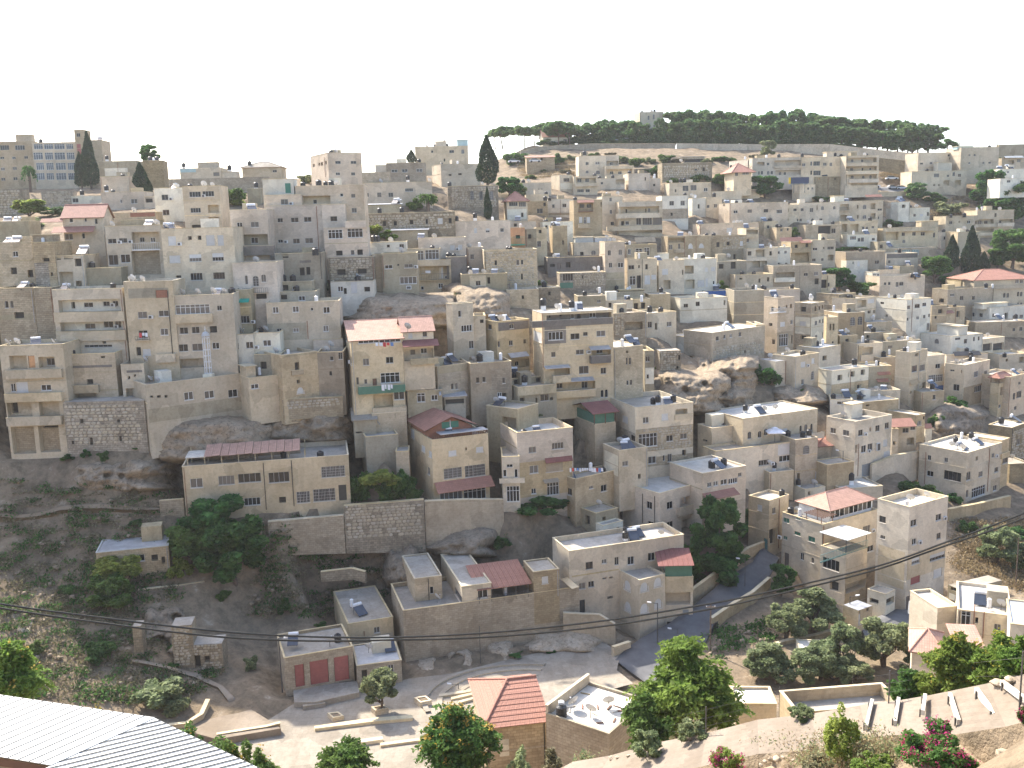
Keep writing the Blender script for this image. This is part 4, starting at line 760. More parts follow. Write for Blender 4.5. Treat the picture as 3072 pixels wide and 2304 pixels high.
b('C',[(555,1187),(812,1180)],1310,'o610,1260,638,1290 a700,1248,740,1285 H570,1140,720,1180,1,whitetin H730,1140,870,1180,1,tin','beige house under a white-framed rooftop greenhouse','pale',yaw=4)
b('C',[(815,1182),(977,1172)],1600,'a838,1245,865,1290 a928,1240,958,1285 w848,1350,875,1390 W922,1348,968,1390 p820,1430,972,1590,grey','tall narrow rosy house with two arched top windows','pink',yaw=4)
b('C',[(340,1312),(815,1292)],1440,'o360,1360,400,1385 d418,1350,448,1405,frame_dark o490,1345,530,1390','windowless dark grey concrete house','dgrey',yaw=4)
b('C',[(440,1435),(822,1430)],1560,'o625,1455,635,1480 w465,1440,550,1500 x555,1435,815,1540,.55 p440,1515,550,1560,greentarp','rubble basement with green sheet below dark concrete','rubble',yaw=4,dep=6,par=.1)
b('C',[(-190,1248),(252,1236)],1575,'w80,1325,105,1370 w118,1325,138,1365 o120,1440,135,1490 o-100,1330,-80,1370 x-185,1250,248,1540,.75','big pale rubble house with a bricked-up arch','ashlar',yaw=4)
b('C',[(992,1218),(1246,1182)],1330,'W1070,1230,1125,1295 W1140,1225,1185,1290 W1005,1235,1030,1280 U1020,2 T880,2 c1070,1140,1240,1180,brown','grey house with two big white grid windows','grey',yaw=8)
b('C',[(1000,1325),(1247,1312)],1585,'w1010,1370,1058,1405 o1092,1370,1105,1395 o1150,1362,1172,1405 W1020,1460,1070,1535 o1080,1455,1115,1560 s1145,1455,1190,1530 s1200,1450,1240,1490 t990,1220,993,1560 t1125,1320,1127,1560,darkpipe','cream tenement front with rust-red downpipe','tanplain',yaw=8)
b('C',[(1335,1134),(1692,1120)],1320,'r1340,1140,1475,1182 a1422,1190,1442,1235 A1510,1190,1540,1230 A1598,1190,1632,1225 w1345,1200,1375,1240 t1475,1130,1478,1300 t1570,1130,1573,1300 B1390,1240,1475,1262,.4 T1660,2 S1440,2 Y1520,2','tan ribbed house with pale arched shutters','tan',yaw=4)
b('C',[(1260,1338),(1472,1324)],1600,'s1290,1400,1340,1450 o1455,1410,1466,1450 r1300,1495,1360,1570','shaded stone side wing of white modern house','pale',yaw=10)
b('C',[(1472,1324),(1742,1310)],1600,'r1478,1375,1552,1440,tanplain s1645,1390,1670,1425 s1695,1385,1728,1420 r1484,1490,1560,1565 s1585,1495,1640,1550 s1650,1480,1670,1550 w1710,1500,1725,1530 o1555,1480,1568,1560','white modern house with pillared open ground floor','white',yaw=10,par=.4)
b('C',[(1250,1260),(1345,1285)],1330,'','small white roof hut behind the modern house','white',dep=4,par=.2)
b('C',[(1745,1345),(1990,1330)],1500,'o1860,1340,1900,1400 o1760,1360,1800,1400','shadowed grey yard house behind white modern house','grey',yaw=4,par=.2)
b('C',[(1992,1238),(2250,1222)],1415,'w2000,1255,2030,1290 r2065,1240,2140,1300 r2040,1335,2105,1390 r2112,1335,2160,1390 o2180,1255,2200,1290 B1990,1310,2160,1330,.5','beige house with pillared porches beside the white cottage','pale',yaw=5)
b('C',[(1895,1452),(2212,1442)],1580,'o2090,1480,2105,1515 o2160,1470,2178,1505 o1930,1475,1955,1490 T1955,2 T2050,2','plain cream house with two slit windows','cream',yaw=4)
b('C',[(1700,762),(1950,752)],815,'Y1840,1 T1895,1,.5 T1905,2','low beige house with a pale vaulted roof','pale',yaw=3,dep=6)
b('C',[(1950,748),(2098,735)],810,'r1960,730,2080,760 T2020,1,.4 Y1960,1','cream roof house with small open porch','cream',yaw=3,dep=6)
# tile E
b('E',[(-40,482),(365,475)],650,'r0,515,60,545 r140,500,360,548 a5,590,22,620 a30,588,48,618 a80,588,102,620 a110,588,130,618 r150,582,360,622 a190,595,210,620 a230,595,250,620 B140,546,362,560,.4 w78,520,100,542','long pale apartment row with arched ground-floor windows','pale',Y=347,yaw=5,cat='apartment house',name='apartment_house',dep=10)
b('E',[(367,476),(738,470)],650,'w370,525,400,550 w440,510,455,545 w465,508,520,545 w545,520,575,545 w600,520,622,548 w440,585,455,620 w465,585,525,625 H575,430,835,442,3 T345,1,.6 T645,3,.8 S680,3 S720,3 T750,3','pale apartment row middle with a flat rooftop shelter','pale',Y=348,yaw=5,cat='apartment house',name='apartment_house',dep=10)
b('E',[(738,470),(1010,456)],710,'r745,478,990,518 r745,552,990,588 r760,618,990,655 w790,490,812,515 w875,490,895,515 o980,480,998,515 w785,562,810,585 w880,562,895,585 w945,560,960,580 a885,625,905,650 a945,622,965,652 a790,625,815,652 B738,520,1008,545,.9 B742,588,1008,612,.9 B765,655,1008,682,.9 r780,685,1000,708','apartment end with three long tiers of balconies','pale',Y=345,yaw=8,cat='apartment house',name='apartment_house',dep=10)
b('E',[(480,642),(696,630)],810,'o505,645,522,665 o640,642,655,662','blank dark grey stone block beside billboard','greystone',yaw=4,dep=8)
b('E',[(290,706),(350,702),(482,696)],838,'w415,725,430,745 w450,725,465,742','cream cottage below the yellow-edged billboard','cream',yaw=24)
b('E',[(236,870),(347,866)],1005,'w300,900,328,922 o245,900,258,930 o245,985,258,1005 w328,985,345,1008','small round-cornered cream tower with white canopy','pale',yaw=20,dep=5)
b('E',[(347,857),(682,846)],1010,'w360,898,385,922 w435,895,465,930 a530,880,553,912 a628,880,650,908 w350,985,370,1008 a448,982,468,1005 w515,982,540,1005 o492,875,500,915','cream terrace house with arched upper windows','pale',yaw=5)
b('E',[(682,852),(1046,822)],1012,'r685,865,760,910 r690,955,745,1000 o828,870,840,900 a875,868,905,905 r940,857,980,905 w995,822,1025,838 w998,900,1035,918 a875,955,905,985 o828,955,840,985 r940,940,980,985 w1000,965,1012,988 R675,890,765,915,.8 S740,2 T770,3 H640,795,720,850,1,white c905,785,1040,805,redtile','white-cornered apartment house with stacked loggias and arches','pale',yaw=7,cat='apartment house',name='apartment_house')
b('E',[(690,1012),(1000,1000)],1120,'r700,1030,745,1095 r770,1030,840,1095 w870,1050,888,1075 w900,1050,918,1072 w948,1045,970,1065','cream pillared basement of the arched apartment house','cream',yaw=6,dep=6,par=.2)
b('E',[(748,1122),(992,1110)],1205,'w770,1130,820,1160 w832,1145,855,1175 w860,1140,885,1175 w950,1145,975,1165','low white house with a line of dark windows','white',yaw=4,dep=6,par=.3)
b('E',[(400,1040),(690,1030)],1140,'o505,1045,610,1110 w615,1065,650,1105','shabby beige terrace with dark open porch','tan',yaw=4,dep=6,par=.3)
b('E',[(1108,852),(1167,846),(1268,826)],998,'o1200,868,1228,895','white stepped house with sunlit side and single black window','white',yaw=18)
b('E',[(1166,898),(1432,890)],1000,'w1190,948,1210,970 o1238,940,1250,960 w1295,945,1315,968 s1350,945,1375,965 o1408,930,1425,960','long low white house under the wooded bank','white',yaw=8)
b('E',[(1055,1068),(1502,1050)],1210,'r1065,1090,1170,1160 w1198,1098,1225,1128 w1285,1095,1315,1125 w1355,1095,1390,1125 a1203,1160,1228,1185 a1458,1100,1475,1140 B1055,1056,1478,1085,1.0 H1360,1005,1500,1055,.5','cream villa with long terrace parapet','cream',yaw=7)
b('E',[(1000,1238),(1480,1218)],1300,'W1140,1245,1190,1290,teal W1200,1242,1270,1288,teal W1280,1240,1340,1285,teal','low teal-glazed garden pavilion','grey',yaw=4,dep=7,roof='roofwhite',par=.15,name='pavilion',cat='pavilion')
b('E',[(1565,967),(1832,956)],1100,'w1592,1005,1618,1030 o1670,1005,1682,1018 w1740,1000,1768,1025 r1805,1000,1828,1030 T1605,-1 T1718,-1','pale apartment house with slim balconies on the wooded slope','pale',yaw=6,cat='apartment house',name='apartment_house')
b('E',[(1826,916),(2132,912)],1130,'o1968,940,1985,970 r1830,990,1960,1032 r2005,990,2120,1022 r1830,1068,1960,1102 r2005,1070,2110,1100 w1850,1000,1880,1030 w1900,1000,1930,1030 w2020,1000,2045,1020 B1808,1028,1988,1052,.9 B1995,1020,2132,1046,.9 B1810,1100,1990,1122,.9 N1860,1','apartment house with deep corner balconies on the wooded slope','pale',yaw=6,cat='apartment house',name='apartment_house')
b('E',[(1530,1097),(1666,1095)],1190,'W1545,1130,1575,1160 W1620,1135,1650,1160 T1545,2','brilliant white box with two white windows','white',yaw=4,dep=6)
b('E',[(1666,1097),(1852,1090)],1290,'w1800,1135,1825,1165','cream house half hidden by the two cypresses','cream',yaw=4)
b('E',[(1335,462),(1690,412)],590,'w1350,520,1375,535 w1430,515,1452,532 w1580,450,1605,468 w1640,448,1665,466 w1590,475,1605,495 S1620,3 S1680,3','beige apartment house with solar racks on the southern crest','pale',Y=385,yaw=14,cat='apartment house',name='apartment_house')
b('E',[(1692,400),(2008,385)],605,'w1752,450,1768,465 w1795,448,1812,465 w1752,515,1768,530 w1868,512,1885,530 w1918,512,1938,528 H1660,385,1790,400,2,teallight T1925,3','tallest beige block on the southern crest','pale',Y=380,yaw=8,cat='apartment house',name='apartment_house',dep=10)
b('E',[(2005,372),(2240,365)],470,'','long grey crest wall beyond the tallest block','grey',Y=430,yaw=4,dep=2,par=0,name='boundary_wall',cat='wall')
b('E',[(1282,598),(1742,580)],778,'w1465,610,1508,640 w1572,620,1592,638 w1620,598,1640,632 w1665,612,1690,638 o1460,700,1475,712 o1500,700,1512,712 r1545,668,1592,710 r1640,665,1690,708 H1500,518,1615,575,3,white','wide pale house with two balcony recesses above the white road','pale',yaw=8,cat='apartment house',name='apartment_house')
b('E',[(2030,492),(2240,470)],570,'w2155,490,2185,515 c2060,465,2212,480,whitetin r2080,500,2130,530','white house with flat canopy at the edge of the view','pale',Y=385,yaw=5)
b('E',[(2010,575),(2240,566)],655,'w2070,590,2090,605','low white terrace below the flat-canopy house','white',Y=365,yaw=4)
b('E',[(2015,648),(2240,652)],715,'w2070,665,2100,685','small white house against the dark trees','white',Y=352,yaw=4)
b('E',[(75,1228),(276,1218)],1380,'w95,1262,120,1285 w162,1255,185,1278 w225,1250,245,1275 o152,1318,168,1338 o170,1350,190,1370 o230,1350,250,1370','white cottage with three even upper windows','white',yaw=6)
b('E',[(-15,1300),(80,1296)],1395,'r0,1325,30,1385 r38,1325,78,1385','open-pillared porch house beside the white cottage','pale',yaw=6,dep=5)
b('E',[(280,1172),(456,1182)],1360,'r310,1265,430,1345 o310,1200,335,1230 o400,1190,425,1220 B284,1228,442,1262,.7 c195,1140,378,1172,redtile c362,1165,452,1186,redtile','tan house with two small orange roofs over its balcony','tan',yaw=4)
b('E',[(456,1168),(650,1156)],1380,'w460,1225,498,1248 w582,1215,635,1240 w455,1315,485,1340 w530,1312,550,1335 r585,1285,632,1330 T545,1 o545,1220,558,1235','pale two-storey house with corner balcony below orange roofs','pale',yaw=5)
b('E',[(133,1378),(535,1366)],1570,'w385,1435,420,1460 w470,1425,505,1455 o475,1480,510,1530 r155,1430,310,1475 B148,1474,314,1506,.8,white p350,1370,353,1560,dgrey','tan house with white balcony over a dark carport','tan',yaw=4)
b('E',[(515,1452),(650,1446)],1580,'w585,1515,600,1550 o520,1490,575,1560','cream annex with dark gateway','cream',yaw=4,dep=6)
b('E',[(735,1262),(1065,1256)],1400,'w975,1330,1010,1360 T855,1,.3','brownish house with pale roof awning','brown',yaw=4)
b('E',[(740,1332),(916,1326)],1405,'o790,1340,800,1360 s830,1340,850,1380','little white-fronted house before the brownish house','white',yaw=4,dep=4)
b('E',[(1070,1278),(1335,1266)],1400,'p1075,1275,1330,1310,dgrey w1085,1330,1105,1355 w1230,1330,1250,1352 T1178,1,.6','beige house with dark grey parapet and tank','pale',yaw=4)
b('E',[(1010,1412),(1182,1402)],1510,'','rosy rear house behind the grey cube','pink',yaw=6,dep=6)
b('E',[(1182,1382),(1302,1376)],1480,'','blank grey concrete cube on the rosy house','grey',yaw=6,dep=6)
b('E',[(955,1432),(1016,1428)],1530,'W960,1440,985,1500 W990,1440,1012,1500','white arched porch wing of the rosy house','white',yaw=6,dep=5)
b('E',[(1016,1467),(1392,1452)],1640,'w1050,1512,1070,1535 w1085,1510,1105,1535 w1148,1510,1172,1550 w1178,1510,1212,1540 a1300,1460,1320,1490 T1285,-1 S1320,-1 T1340,-1','rosy two-storey house with stone-trimmed windows','pink',yaw=8)
b('E',[(1690,1503),(1960,1494),],1600,'T1740,1 T1780,1 H1770,1500,1940,1560,-1,white o1750,1540,1930,1590','cream house with white veranda before the red hip roof','cream',yaw=8)
b('E',[(1800,1492),(2300,1480)],1720,'w2140,1490,2170,1520 w2180,1490,2205,1520 a2040,1600,2060,1640 a2068,1600,2088,1640 a2155,1590,2172,1630 a2180,1590,2200,1630 a2155,1680,2172,1715 a2180,1680,2200,1715 B1960,1540,2210,1560,.5,cream','large cream building with wide red hipped roof','cream',kind='hip',rise=2.6,dep=14,yaw=6,cat='building',name='large_house')
b('I',[(1450,62),(1572,52),(1962,40)],215,'o1508,125,1548,160 w1600,85,1635,108 w1680,105,1710,140 w1780,105,1805,138 T1895,0,.3 U1990,0','long tan house below the red hipped roof','tan',yaw=22)
b('C',[(300,1012),(550,1004)],1135,'o320,1040,340,1070 T265,1 T330,2 S430,2','white patched house crowded with tanks beside the tall tan one','white',yaw=4,dep=7)
b('C',[(20,1012),(240,1003)],1072,'o60,1025,85,1050','low beige roof house above the green net','pale',yaw=4,dep=6)
b('C',[(250,1562),(445,1550)],1700,'o345,1590,365,1620','small rubble house with hanging ivy','rubble',yaw=4,dep=6,par=.2)
b('E',[(160,1062),(286,1056)],1170,'w190,1068,210,1090 w245,1063,262,1085','small tan hut below the round-cornered tower','tan',yaw=4,dep=6)
b('I',[(512,548),(692,502)],690,'o540,600,575,640','grey-roofed lean-to house beside the white corner tower','pale',dep=6,roof='tin',par=.1)
b('I',[(1448,188),(1572,182)],345,'o1500,215,1535,250 w1470,270,1490,295','brown stair house beside the big white block','brown',dep=6)
b('I',[(1565,205),(1725,192)],330,'c1560,225,1640,250,redtile o1650,230,1680,280','tan house with little red shelter by the stair','tan',dep=6)
b('M',[(580,402),(802,372)],610,'','tall tan court wall under the vine','tan',dep=4,par=.1,name='court_wall',cat='wall')
b('M',[(395,605),(565,580)],700,'o420,620,440,650 W480,470,525,520','whitewashed entrance stair house below the stone link','white',dep=5,par=.3)
b('M',[(700,602),(1042,575)],690,'T775,3,.9','pale junk-strewn roof behind the salmon hipped roof','pale',dep=7,par=.2,roof='roofwhite')
b('E',[(1000,1180),(1070,1175)],1300,'o1015,1200,1040,1230','narrow grey house beside the cream villa','grey',yaw=4,dep=6)
b('E',[(60,1010),(170,1003)],1100,'w80,1040,100,1065','small cream house under the large rosy corner house','cream',yaw=4,dep=6)
b('I',[(880,415),(1120,400)],480,'o905,430,930,455','low tan roof house full of dishes','tan',dep=6,par=.2)
b('I',[(685,425),(830,440)],520,'o730,460,760,500','shadowed tan house with dark doorway','tan',dep=6,par=.2)
# ------------------------------------------------------------------ houses: lower centre (tiles H, L, P)
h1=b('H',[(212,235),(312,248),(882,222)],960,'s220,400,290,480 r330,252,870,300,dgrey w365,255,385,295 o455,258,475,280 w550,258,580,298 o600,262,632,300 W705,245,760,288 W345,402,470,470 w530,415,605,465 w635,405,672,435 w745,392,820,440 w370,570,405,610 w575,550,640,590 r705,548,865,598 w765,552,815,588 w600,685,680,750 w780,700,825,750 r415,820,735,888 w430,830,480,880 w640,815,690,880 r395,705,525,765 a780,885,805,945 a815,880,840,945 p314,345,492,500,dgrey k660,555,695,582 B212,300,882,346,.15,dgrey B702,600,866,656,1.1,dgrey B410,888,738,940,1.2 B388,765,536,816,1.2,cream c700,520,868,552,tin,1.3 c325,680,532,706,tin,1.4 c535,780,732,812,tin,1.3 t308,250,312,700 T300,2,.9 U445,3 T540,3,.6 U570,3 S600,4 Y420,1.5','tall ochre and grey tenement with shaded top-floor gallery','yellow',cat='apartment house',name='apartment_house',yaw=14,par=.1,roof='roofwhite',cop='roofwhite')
b('H',[(885,537),(1130,514)],940,'o990,558,1008,578 a990,615,1005,675 a1015,615,1032,675 w995,805,1012,845 w1022,800,1040,842','plain pale stone tower with twin arched windows','ashlar',dep=9,roof='roofwhite',par=.1)
b('H',[(1145,568),(1222,552)],840,'w1152,605,1188,650 w1160,755,1180,790 p1150,700,1220,835,white','small grey annex of the plain stone tower','grey',dep=7)
b('H',[(40,792),(395,762)],880,'W118,790,148,855 o245,770,330,850 o60,800,110,860','untidy grey flat with coloured bundles on its terrace','grey',dep=7,par=.3)
b('H',[(92,865),(412,835)],1070,'o110,950,150,1010 w280,920,350,975 o360,945,385,970 o240,950,255,1000 B95,850,412,915,.8,concrete','grey lower flat with a broken wall','grey',dep=6,par=.2)
b('H',[(885,252),(1160,237)],450,'r980,320,1130,385 x890,260,975,430,.6','old stone house with a columned porch on the cliff','stone')
b('H',[(1160,252),(1407,232)],430,'w1170,318,1205,368 o1230,330,1250,385 w1328,318,1368,358','cream house perched at the cliff top','cream')
b('H',[(818,148),(1046,136)],245,'o845,160,870,200 T1010,1,.1 S1000,3','low cream roof house with black barrel','cream',dep=7)
b('H',[(1046,142),(1190,122)],245,'o1055,165,1090,215 o1115,160,1150,210 U1120,-1','small cream house with two black doorways','cream',dep=6)
b('H',[(590,118),(820,92)],180,'w750,135,780,160','grey retaining house wall behind the tenement roof','grey',dep=6,par=.2)
b('H',[(845,90),(1145,60)],150,'w845,110,890,130 H940,60,1140,90,1','grey wall house with potted bushes above','grey',dep=6,par=.2)
b('H',[(1180,110),(1358,70)],230,'o1265,190,1290,210','tan wall house with two hanging shrubs','tan',dep=6,par=.2)
b('H',[(0,60),(265,45)],190,'o125,100,145,130','rounded pale rubble terrace house below the big arch','ashlar',dep=6,par=.2)
b('H',[(1440,130),(1830,112)],305,'w1468,170,1505,200 w1568,152,1602,188 o1800,140,1815,180 Y1600,2','bright white house with a sagging curved roofline','white')
b('H',[(1640,66),(1832,58)],130,'','sheet-walled yard wrapped in deep blue tarpaulin','blue',dep=5,par=.1,name='tarpaulin_shelter',cat='shelter')
b('H',[(1888,62),(2138,56)],340,'','blank grey cement house beside the rosy tower','grey',dep=8)
b('H',[(1510,448),(1702,422)],505,'w1555,460,1590,495 o1655,440,1665,475 ','white hut on the rim of the cave cliff','white',dep=6,roof='roofwhite',par=.1)
b('H',[(1702,412),(2142,352)],640,'w1735,440,1760,475 w1800,425,1815,460 w1850,420,1870,450 w1925,405,1945,440 o1970,555,1985,578 x1705,500,2135,610,.8 U1800,2 S1850,3','long tan house on a tall wall above the cave','tan',dep=8,roof='roofwhite',par=.1,under=8)
b('H',[(1268,562),(1445,556)],740,'o1425,595,1440,635 o1408,685,1425,710 x1270,565,1440,720,.6','crumbling golden wall stub beside the leafy balcony','rubble',dep=4,par=.05,name='ruined_house',cat='ruin')
h10=b('H',[(815,1005),(1070,1032),(1548,962)],1510,'s960,1100,1005,1155 w1030,1260,1065,1310 w1130,1110,1180,1160 s1285,1080,1340,1135 r1400,1042,1500,1108 W1095,1245,1250,1355 w1325,1260,1380,1310 w1440,1245,1495,1290 W1175,1435,1240,1495 w1335,1415,1370,1480 w1295,1425,1315,1475 o1455,1380,1490,1430 p1072,1190,1548,1380,stone p820,1190,1068,1400,stone p1075,1430,1548,1505,stone B1398,1085,1548,1122,.2 T1215,4,.3 T1255,3,.8 T1380,3,.6 S1340,2.5 x1090,1195,1545,1375,.55','rosy-topped stone house with broad roof terrace and tanks','pale',yaw=18,par=.8)
b('H',[(560,1098),(732,1170),(905,1160)],1330,'','house with dark maroon roof over screened terrace','tan',yaw=22,par=.1)
h11=b('L',[(85,135),(548,88)],660,'w183,250,243,300 w375,215,472,268 w190,405,262,470 s325,372,465,455,brown W555,320,640,385 w205,595,245,640 W335,545,435,650 p95,360,545,650,tan c325,335,550,378,maroon,.5 c315,515,440,550,brown,.8','rosy brick-faced cube above a rough tan storey','pink',par=.9,roof='roofwhite',dep=9)
b('L',[(-170,-95),(88,-60)],200,'r-40,5,80,190,brown w40,230,85,300 S-60,2 Y-100,2','open concrete stairwell wing beside the rosy cube','concrete',dep=6,par=.3)
b('L',[(-40,335),(105,330)],770,'w0,395,50,420 W-60,440,0,500 w0,455,35,510 w65,435,92,505 W0,575,125,705 B-60,515,150,545,.5','white-windowed lower front beside the rough tan storey','pale',dep=7,par=.2)
h12=b('L',[(445,492),(572,518),(935,438)],760,'w500,595,540,650 w685,575,718,598 w782,565,830,620','tan terrace house with washing lines on its roof','tan',par=.5)
b('L',[(800,262),(935,282),(1168,240)],600,'w960,370,1008,410 o1090,475,1112,515 w1040,300,1043,500 p812,300,925,470,white S980,2 T870,4,.3 Y710,3 S1010,2.5','','tanplain',into=h12,Y=h12.Y+3,yaw=22)
l1=b('L',[(960,552),(1267,638),(1618,552)],990,'w1000,665,1045,720 w1160,705,1205,765 w1170,870,1220,930 w1330,705,1378,765 w1330,870,1380,930 r1440,655,1600,740 s1520,655,1590,705 o1445,675,1475,735 r1450,835,1610,930 o1510,830,1570,880 B1438,735,1622,800,.8 t968,600,970,750 t1130,640,1135,880,darkpipe t1230,660,1232,920,darkpipe T1030,1,.05 T1105,1.5,.05','broad pale house with drooping black cables on its wall','pink',par=.3,roof='roofwhite')
b('L',[(1625,492),(1985,388)],770,'W1665,545,1700,585 W1715,535,1755,575 W1775,520,1830,565 W1840,510,1915,555 w1920,465,1948,495 c1672,605,1938,672,redtile,1.6 S1760,2 T1800,3 T1700,3','','pink',into=l1,Y=l1.Y+4,par=.3,roof='roofwhite',yaw=28,dep=9)
l2=b('L',[(380,1038),(527,1115),(1468,1000)],1640,'w655,1205,715,1265 w788,1183,830,1220 w895,1165,930,1230 w1003,1160,1058,1228 w1172,1128,1230,1195 s1345,1105,1395,1150 w600,1380,652,1430 w678,1365,725,1415 o795,1335,830,1348 o848,1328,882,1342 d605,1520,650,1630,interior o835,1490,880,1510 p540,1290,930,1302,concrete T985,3,.4 T990,5,.4 S1050,3 S1090,4 Y1280,2 c450,1325,540,1390,cream','large cream house with white-edged roof terraces above the plaza','tanplain',par=.7,cat='house')
def meet(tile,xc,yc,xl,yl,yaw,main):
 c,s=math.cos(math.radians(yaw)),math.sin(math.radians(yaw));best=[]
 for Y in np.arange(main.Y-10,main.Y+3,.1):
  f=Face(atY(*src(tile,xc,yc),Y),(-s,c),(-c,-s),True);a,z=f.px(*src(tile,xl,yl));best.append((abs(float(np.dot(f.P(a,0)-main.fr.C,main.fr.n))),Y))
 return min(best)[1]
YB=meet('L',1105,1600,940,1600,30,l2)
b('L',[(940,1312),(1105,1358),(1312,1302)],1850,'A975,1360,1025,1440 A1110,1375,1170,1450 A1225,1335,1283,1410 A980,1535,1028,1615 A1112,1550,1172,1630 A1228,1510,1285,1590','','tanplain',into=l2,Y=YB,par=.25,yaw=30,roof='roof')
bay2=BLD[-1];YP=float(bay2.fr.P(bay2.wR,0)[1])
b('L',[(1312,1335),(1546,1330)],1820,'r1320,1420,1525,1560 B1310,1330,1548,1450,.1 s1460,1600,1510,1690,doorgrey o1330,1700,1420,1800','','tanplain',into=l2,Y=YP+.3,par=.1,dep=7)
b('L',[(615,818),(742,802),(922,772)],940,'o650,820,690,900 o795,830,822,862','pair of grey lean-to sheds on the slope','grey',par=.1,name='shed',cat='shed',yaw=35)
b('L',[(740,905),(800,905),(965,872)],1030,'o912,915,935,945','little white washhouse behind the big roof terrace','white',par=.1,name='shed',cat='shed',yaw=35)
lc=b('M',[(-70,640),(92,700),(262,580)],1120,'w125,755,150,805 s0,730,40,780 o95,930,150,1060 d50,1010,85,1110,teal T275,1,.1','orange-tinted corner house with white curved terrace by the road','tanplain',par=.4,roof='roofwhite',yaw=38)
# stone front on the plaza, red sheet roof
tb=b('O',[(1145,225),(1262,352),(2700,130)],760,'s1820,160,1870,240 o1500,560,1505,565','long golden stone house on boulders with red sheet roof','stone',Y=None,par=.55,roof='roofgrey',yaw=16)
b('O',[(1240,30),(1345,90),(1562,50)],310,'w1465,155,1495,215 d1578,150,1600,240,brown','','tan',into=tb,Y=tb.Y+4.5,par=.15,yaw=16)
b('O',[(1562,88),(1735,155),(1972,92)],320,'w1675,205,1735,265 W1862,170,1945,250','','pale',into=tb,Y=tb.Y+2.5,par=.12,yaw=16)
YT=float(tb.fr.P(tb.fr.px(*src('L',330,1400))[0],0)[1])
b('L',[(222,1298),(434,1255)],1500,'s292,1325,345,1385','','stone',into=tb,Y=YT-.06,yaw=16,dep=5,par=.15,roof='roof')
b('O',[(668,278),(798,465),(1160,435)],700,'t920,520,921,560 p805,560,1160,650,ashlar w1000,490,1050,540 U825,5,.6 S890,3','square stone house with pale flat roof and one barrel','cream',par=.06,roof='roof',yaw=19)
gb=b('O',[(255,748),(825,650)],1000,'d345,800,425,985,redpaint d470,765,625,960,redpaint d672,732,795,935,redpaint','low stone garage row with three red doors','stone',par=.35,roof='roofgrey',dep=8,name='garage',cat='garage')
b('O',[(825,720),(868,812),(1228,745)],1010,'o900,845,945,925 w1050,815,1098,890 w1118,803,1165,885','small stone kiosk with pale bluish roof','stone',par=.08,roof='tin',yaw=14,name='kiosk',cat='kiosk')
# ------------------------------------------------------------------ houses: lower south (tiles I, M, Q)
b('I',[(0,68),(355,38)],200,'','long rosy parapet house behind the pink tower','pink',dep=7)
b('I',[(-10,345),(60,340)],600,'a15,470,45,540','tan lower house with arched gate beside the pink tower','tan',dep=7)
b('I',[(55,132),(162,124),(308,108)],570,'w115,195,135,235 w165,190,192,232 o235,180,250,205 o272,172,288,205 o95,330,125,355 s190,320,230,360 w275,305,295,340 W180,420,255,520 o120,465,145,505 o280,430,292,500 R110,205,240,240,.5,frame_white p60,405,305,560,tan','pink tower house with a balcony at the top','pink',yaw=25)
b('I',[(312,162),(440,168),(556,150)],530,'o360,195,403,235 s352,315,403,352 o358,432,403,465 o475,192,490,230 o508,188,522,220 o535,180,548,210 a475,310,495,348 a510,300,525,330 a538,295,553,330 a475,430,495,490 w538,405,555,445 p314,280,438,420,white p442,278,554,520,white','white corner tower with grey top floor and flat white roof','stone',yaw=40,roof='roofwhite',par=.1)
b('I',[(490,98),(672,92),(816,82)],260,'a700,150,735,230','golden stone house with vine-covered archway','stone',yaw=30,par=.3)
b('I',[(670,248),(892,238)],460,'a770,280,812,350 a832,275,872,345','brown house with two tall arched windows','brown',par=.2)
b('I',[(575,292),(672,272)],500,'o600,335,615,390 o625,335,640,390 w618,480,635,500','narrow cream house with slim paired windows','cream',dep=6)
b('I',[(815,128),(985,108)],330,'r830,140,905,200 s915,130,970,165 o915,225,940,250 o960,220,980,250','pale house with shaded porch beside white block','pale',dep=7)
b('I',[(985,142),(1232,136),(1442,112)],395,'w1020,155,1050,172 o1060,260,1080,282 w1230,185,1268,215 w1305,172,1348,205 w1370,160,1402,192 w1240,285,1255,312 w1320,272,1342,300 w1375,262,1395,292 w1418,252,1435,280 w1405,330,1440,390 t1275,130,1278,400,rust T1140,3,.2 Y1200,2 Y1290,2 U1090,4','big plain white block with two rows of windows','white',yaw=24,cat='apartment house',name='apartment_house')
b('I',[(910,325),(1120,318)],420,'','low round-roofed tan house before the white block','tan',par=.1,dep=6)
b('I',[(1960,32),(2260,18)],200,'a2040,80,2058,115 a2063,78,2080,112 a2155,70,2172,105 a2180,68,2198,102 a2155,155,2172,190 a2180,152,2198,190','cream arcade house with paired arches','cream',dep=8)
b('I',[(1722,208),(1922,202),(2250,206)],330,'w1740,240,1800,275 w1840,248,1868,280 w1950,250,1978,280 o2050,245,2080,300 w2118,265,2145,298 w2175,260,2205,290 T1885,2,.2 H1870,165,2075,205,1,white','long white terrace house with outdoor stair','white',yaw=18)
b('I',[(1812,325),(2240,312)],440,'w2118,370,2140,398 w2175,362,2200,395','tan lower storey beneath the long white terrace house','tan',dep=6,par=.1)
b('I',[(1355,424),(1602,442),(1872,412)],600,'a1470,460,1505,500 w1640,450,1685,470 w1715,462,1740,500 w1790,445,1805,480 w1830,440,1845,475 H1490,350,1670,420,3','white house with bright slab roof and roof shelter','white',yaw=24,roof='roofwhite',par=.1)
b('I',[(1860,466),(2052,442)],580,'o1870,500,1945,560 o1955,495,2045,555','beige garage house with two wide dark openings','pale',dep=7)
b('I',[(1570,596),(1912,582)],690,'c1640,565,1860,600,iron T1735,2,.6 T1770,-1','grey-beige house under dark awning cloth','pale',dep=7)
